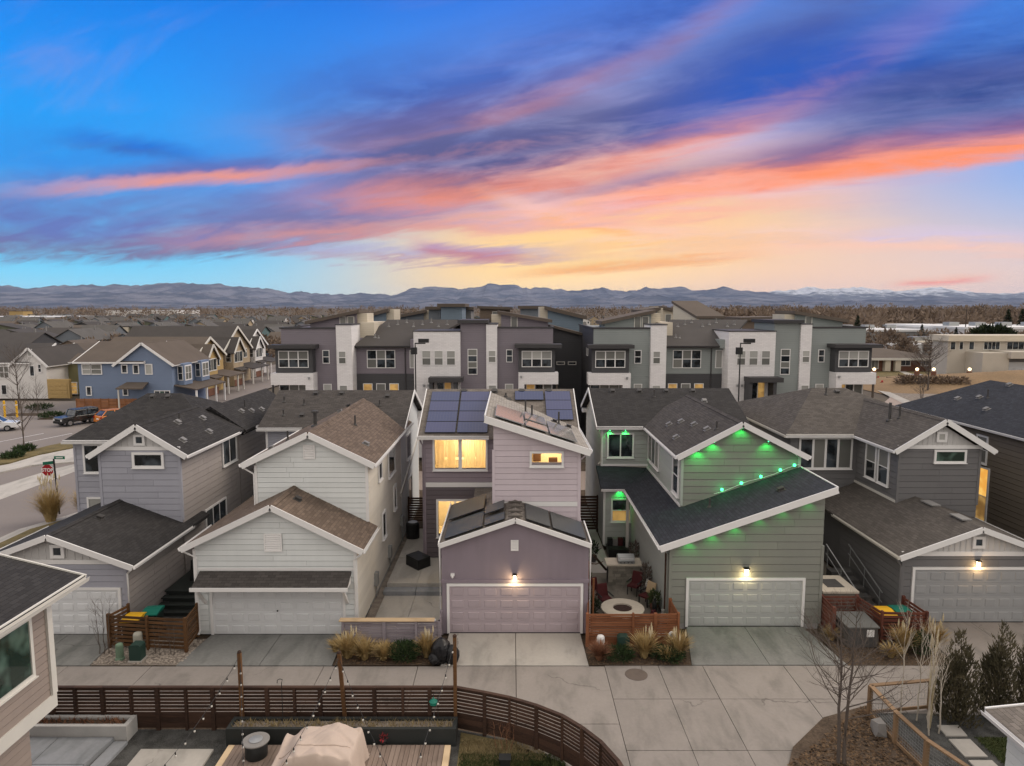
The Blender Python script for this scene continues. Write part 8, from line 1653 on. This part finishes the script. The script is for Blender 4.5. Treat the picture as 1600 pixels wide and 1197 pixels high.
for x, y, h, r, n, lab in ((-6.45, 25.5, .95, .75, 260, 'tall straw grass clump at the left end of the mauve fence'), (-5.75, 25.35, .8, .6, 220, 'straw grass clump second from left at the mauve fence'), (-5.0, 25.3, .7, .55, 200, 'low straw grass beside the dark juniper at the mauve fence'), (-3.35, 25.5, .95, .5, 220, 'straw grass clump beside the black sacks'), (3.4, 25.3, .7, .55, 200, 'rusty straw grass at the left end of the amber fence'), (5.2, 25.5, 1.0, .65, 260, 'largest straw grass in front of the amber fence'), (6.55, 25.6, .95, .6, 230, 'straw grass at the right end of the amber fence'), (15.6, 25.9, 1.1, .6, 220, 'straw grass before the red-brown fence, left one'), (16.9, 26.0, 1.15, .55, 220, 'straw grass before the red-brown fence, right one'), (14.9, 25.5, .55, .5, 130, 'low dry grass at the foot of the red-brown fence'), (13.2, 26.9, .6, .45, 130, 'dry grass beside the sage driveway'), (6.05, 25.3, .5, .4, 130, 'short grass tuft between the two larger clumps at the amber fence'), (-7.05, 25.9, .6, .35, 90, 'thin dry tuft beside the white house driveway')):
    grass(lab, x, y, h, r, n, 'twig_red' if 'rusty' in lab else 'straw', 5 if h > .9 else None, PG)
grass('big pale plumed grass clump beside the stop sign', -29.6, 42.6, 2.2, 1.3, 420, 'straw', 40); grass('second plumed grass clump right of the stop sign', -27.8, 43.4, 2.0, 1.1, 320, 'straw', 26)
grass('tall thin plumed grass rising in front of the graphite garage door', 13.6, 20.9, 2.5, .30, 14, 'straw_pale', 9)
def shrub(label, x, y, h, r, n, mat, size, z=0.0, cat='shrub', group=None, up=.5):
    t = thing('shrub', label, cat, (x, y, z), group); m = MB(); rn = random.Random(int(x * 51 + y * 17)); crown_cards(m, (x, y, z + h * .5), r, h * .5, n, size, rn, up); m.build('foliage', mat, t)
    s = MB()
    for i in range(7): a = i * .9; s.tube([(x, y, z), (x + math.cos(a) * r * .6, y + math.sin(a) * r * .6, z + h * .6)], .014, 3, .005)
    s.build('stems', 'bark_grey', t); return t
shrub('dark green juniper mound in front of the mauve fence', -4.2, 25.4, .62, .62, 1300, 'juniper_green', .13); shrub('dark green ground juniper beside the utility box at the amber fence', 4.2, 25.4, .4, .6, 900, 'juniper_green', .12); shrub('low green juniper at the right end of the amber fence bed', 6.2, 25.35, .38, .55, 800, 'juniper_green', .12); shrub('dark green shrub between the straw grasses before the red-brown fence', 16.2, 25.75, .9, .42, 700, 'juniper_green', .13); shrub('low green juniper at the left of the amber fence bed', 5.75, 25.6, .35, .5, 600, 'juniper_green', .12)
def juniper(label, x, y, h, r, n=3600):
    t = thing('juniper', label, 'tree', (x, y, 0), 'upright junipers in the right yard'); MB().tube([(x, y, 0), (x, y, h * .85)], .06, 6, .015).build('trunk', 'bark', t); m = MB(); rn = random.Random(int(x * 71)); lobes = [(rn.uniform(-.45, .45) * r, rn.uniform(-.45, .45) * r, rn.uniform(.55, 1.0)) for _ in range(9)] + [(0, 0, 1.0)]
    for _ in range(n):
        lx, ly, lh = rn.choice(lobes); f_ = rn.random(); z = h * lh * (.02 + .98 * f_); rr = r * .72 * (math.sin(math.pi * min(1, .22 + f_ * .77)) ** .75) * rn.random() ** .4; a = rn.uniform(0, 6.2832); p = Vector((x + lx * (1 - f_ * .4) + rr * math.cos(a), y + ly * (1 - f_ * .4) + rr * math.sin(a), z)); d = Vector((math.cos(a) * .45, math.sin(a) * .45, 1 + rn.uniform(-.3, .3))).normalized(); s = d.cross(Vector((rn.uniform(-1, 1), rn.uniform(-1, 1), .1))).normalized(); l = rn.uniform(.09, .22)
        m.add([p - s * l * .16, p + s * l * .16, p + d * l], [(0, 1, 2)])
    m.build('crown', 'juniper_brown', t)
juniper('leftmost upright juniper beside the aspen saplings', 14.75, 21.3, 3.1, .70); juniper('middle upright juniper behind the white garage corner', 16.2, 21.5, 3.3, .66); juniper('juniper cut off by the right edge of the picture', 17.4, 21.5, 3.0, .7)
def bare_tree(label, x, y, h, spread, name='bare_tree', bark='bark_grey', trunks=1, levels=5, r0=.06, seed=1, group=None, z=0.0, tw=1.0, low=.28):
    """winter tree: limbs fork again and again into fine twigs"""
    t = thing(name, label, 'tree', (x, y, z), group); rn = random.Random(seed); tr, tg = MB(), MB()
    def grow(p, d, l, r, lev):
        n = 4; path = [p]; q = p.copy(); dd = d.copy()
        for i in range(n): dd = (dd + Vector((rn.uniform(-.12, .12), rn.uniform(-.12, .12), rn.uniform(-.02, .10)))).normalized(); q = q + dd * l / n; path.append(q.copy())
        (tr if lev < 2 else tg).tube(path, r, 6 if lev < 2 else 3, r * .62, caps=False)
        if lev >= levels: return
        kids = rn.randint(3, 4) if lev < 2 else rn.randint(2, 4)
        for k in range(kids):
            f_ = rn.uniform(.35, 1.0) if k else 1.0; i = min(n, max(1, int(round(f_ * n)))); a = rn.uniform(0, 6.2832); side = Vector((math.cos(a), math.sin(a), rn.uniform(-.1, .35))); nd = (dd * (.8 if k else 1.3) + side * spread * (1.0 if k else .35)).normalized(); grow(path[i], nd, l * rn.uniform(.52, .74) * tw, r * rn.uniform(.42, .58), lev + 1)
    for k in range(trunks):
        o = Vector((x + (k - (trunks - 1) / 2) * .16, y, z)); d = Vector(((k - (trunks - 1) / 2) * .06, 0, 1)).normalized(); tip = o + d * h; m = 8; path = [o.lerp(tip, i / m) + Vector((rn.uniform(-.03, .03), rn.uniform(-.03, .03), 0)) for i in range(m + 1)]; tr.tube(path, r0, 7, r0 * .18, caps=False)
        for i in range(int(16 * h / 4)):
            f_ = rn.uniform(low, .97); q = o.lerp(tip, f_); a = rn.uniform(0, 6.2832); nd = Vector((math.cos(a) * spread, math.sin(a) * spread, rn.uniform(.35, .9))).normalized(); grow(q, nd, h * .30 * (1.15 - f_ * .75), r0 * .42 * (1.1 - f_ * .7), 2)
    tr.build('trunk', bark, t); tg.build('twigs', bark, t); return t
bare_tree('rusty dry bush in front of the curving fence', -.25, 19.8, 1.0, .9, 'bare_shrub', 'twig_red', 4, 4, .012, 61, low=.05, tw=.9)
bare_tree('bare twin-stemmed tree in the mulch bed at lower right', 9.88, 19.13, 4.9, .85, trunks=2, levels=5, r0=.06, seed=5, tw=.92)
for i, (x, y, h, lab) in enumerate(((13.0, 21.5, 3.7, 'leftmost pale aspen sapling behind the wire fence'), (13.45, 21.3, 3.3, 'second pale aspen sapling from the left'), (13.5, 20.8, 3.6, 'tallest of the pale aspen saplings'), (13.72, 20.6, 2.9, 'pale aspen sapling nearest the stepping slabs'), (13.35, 20.5, 3.2, 'front pale aspen sapling close to the timber fence'))):
    bare_tree(lab, x, y, h, .35, 'aspen_sapling', 'bark_aspen', 1, 3, .028, 20 + i, 'pale aspen saplings', tw=.7, low=.45)
bare_tree('grey bare shrub at the corner of the brown bin enclosure', -16.15, 25.75, 2.2, .55, 'bare_shrub', 'bark_grey', 3, 4, .022, 31, low=.1, tw=.8)
bare_tree('small bare shrub in the river stones, left one', -14.05, 25.75, 1.2, .7, 'bare_shrub', 'bark_grey', 2, 3, .016, 32, low=.15, tw=.8); bare_tree('small bare shrub in the river stones, right one', -13.45, 25.7, 1.2, .7, 'bare_shrub', 'bark_grey', 2, 3, .016, 33, low=.15, tw=.8)
x, y = gnd(38, 704); bare_tree('young bare street tree on the dry grass verge at left', x, y, 6.0, .6, seed=41, r0=.09, levels=4)
x, y = gnd(30, 640); bare_tree('bare tree in front of the white house at far left', x, y, 8.0, .55, seed=42, r0=.11, levels=4); x, y = gnd(60, 652); bare_tree('thin bare tree between the white house and the black car', x, y, 5.0, .5, seed=43, r0=.06, levels=3)
x, y = gnd(1478, 612); bare_tree('wide pale bare tree before the modern white house', x - 3, y, 9.0, .9, seed=44, r0=.16, levels=5)
x, y = gnd(1440, 622); bare_tree('bare brown bush beside the road at right', x, y, 3.6, .9, 'bare_shrub', seed=45, trunks=3, r0=.05, levels=4, low=.05)
for i, (px, py, h) in enumerate(((330, 612, 5), (352, 606, 5.5), (372, 602, 5), (392, 590, 6), (312, 618, 3))):
    x, y = gnd(px, py); bare_tree(['bare street tree before the ochre house', 'second bare tree along the porch row', 'third bare tree along the porch row', 'bare tree before the small white street house', 'small bare tree by the blue house porch'][i], x, y, h, .5, seed=50 + i, r0=.06, levels=3)
for px, py, lab, h, r in ((38, 705, 'dark green clump under the young street tree', .5, .9), (20, 715, 'dark green ground shrub left of the young street tree', .45, .9), (62, 640, 'low dark shrub on the planted island, left', .7, 1.6), (80, 652, 'low dark shrub on the planted island, right', .6, 1.4)):
    x, y = gnd(px, py); shrub(lab, x, y, h, r, 500, 'juniper_green', .3)
for i in range(9):
    px = 300 + i * 13; x, y = gnd(px, 612 - i * 4.2); shrub('low brown garden shrub along the porch row', x, y, 1.0, .9, 160, 'twig_grey', .35, group='garden shrubs along the porch row')
# dry stalks in the two planters, leaf litter, lawn blades
def litter(name, label, n, fn, mat, size, kind='stuff', flat=True, cat='leaf litter'):
    m = MB(); rn = random.Random(len(label))
    for _ in range(n):
        x, y, z = fn(rn); a = rn.uniform(0, 6.2832); l = size * rn.uniform(.6, 1.4); d = Vector((math.cos(a), math.sin(a), rn.uniform(-.2, .5) if flat else rn.uniform(1.0, 2.5))).normalized(); s = d.cross(Vector((rn.uniform(-1, 1), rn.uniform(-1, 1), 1))).normalized() * l * (.35 if flat else .10); p = Vector((x, y, z)); m.add([p - s, p + s, p + d * l], [(0, 1, 2)])
    o = m.build(name, mat, None); tag(o, label, cat, kind=kind)
litter('dry_stalks', 'dry stalks and dead leaves in the black planter trough', 900, lambda r: (r.uniform(-8.8, -1.9), r.uniform(20.15, 20.55), .48), 'grass_blade_dry', .14, flat=False, cat='dry stalks'); litter('dry_stalks', 'dry reddish stalks in the pale concrete planter', 260, lambda r: (r.uniform(-15.3, -12.4), r.uniform(20.38, 20.7), .44), 'twig_red', .16, flat=False, cat='dry stalks')
def bed(r):
    while True:
        x, y = r.uniform(7.4, 12.3), r.uniform(16, 22)
        if y < 19.1 + (x - 8.3) * .80 and x > 8.3 - (19.1 - y) * .25: return x, y, .055
litter('leaf_litter', 'brown leaf litter strewn over the mulch bed at lower right', 5200, bed, 'leaf_litter', .09)
litter('lawn_blades', 'green grass blades on the small lawn by the curving fence', 9000, lambda r: (r.uniform(-1.6, 1.6), r.uniform(18.3, 19.6), .0), 'grass_blade', .09, flat=False, cat='grass'); litter('lawn_blades', 'dry straw blades on the lawn next to the curving fence', 5000, lambda r: (r.uniform(-1.6, 1.0), r.uniform(19.3, 20.3), .0), 'grass_blade_dry', .08, flat=False, cat='grass'); litter('lawn_blades', 'green blades of the lawn beside the white garage corner', 7000, lambda r: (r.uniform(14.7, 17), r.uniform(18.0, 20.4), .03), 'grass_blade', .08, flat=False, cat='grass')
litter('leaf_litter', 'dry leaves and mulch chips in the beds along the alley', 4200, lambda r: r.choice([(r.uniform(-6.8, -2.8), r.uniform(24.95, 26.5), .0), (r.uniform(3.0, 6.9), r.uniform(24.95, 26.3), .0), (r.uniform(13, 17), r.uniform(24.95, 26.6), .0)]), 'leaf_litter', .06)

# ================================================================== the evening air
hz = MB().box(-58000, 58000, -250, 52500, -60, 1480).build('haze', 'trim_white', None); hz['kind'] = 'stuff'; tag(hz, 'thin pale evening haze over the plain', 'haze')
hm = bpy.data.materials.new('haze_air'); hm.use_nodes = True; hm.node_tree.nodes.clear(); hn = hm.node_tree
vo = hn.nodes.new('ShaderNodeVolumePrincipled'); vo.inputs['Color'].default_value = (0.60, 0.72, 0.98, 1); vo.inputs['Density'].default_value = 9e-6; vo.inputs['Anisotropy'].default_value = 0.0
ho_ = hn.nodes.new('ShaderNodeOutputMaterial'); hn.links.new(vo.outputs[0], ho_.inputs['Volume']); hz.data.materials.clear(); hz.data.materials.append(hm)
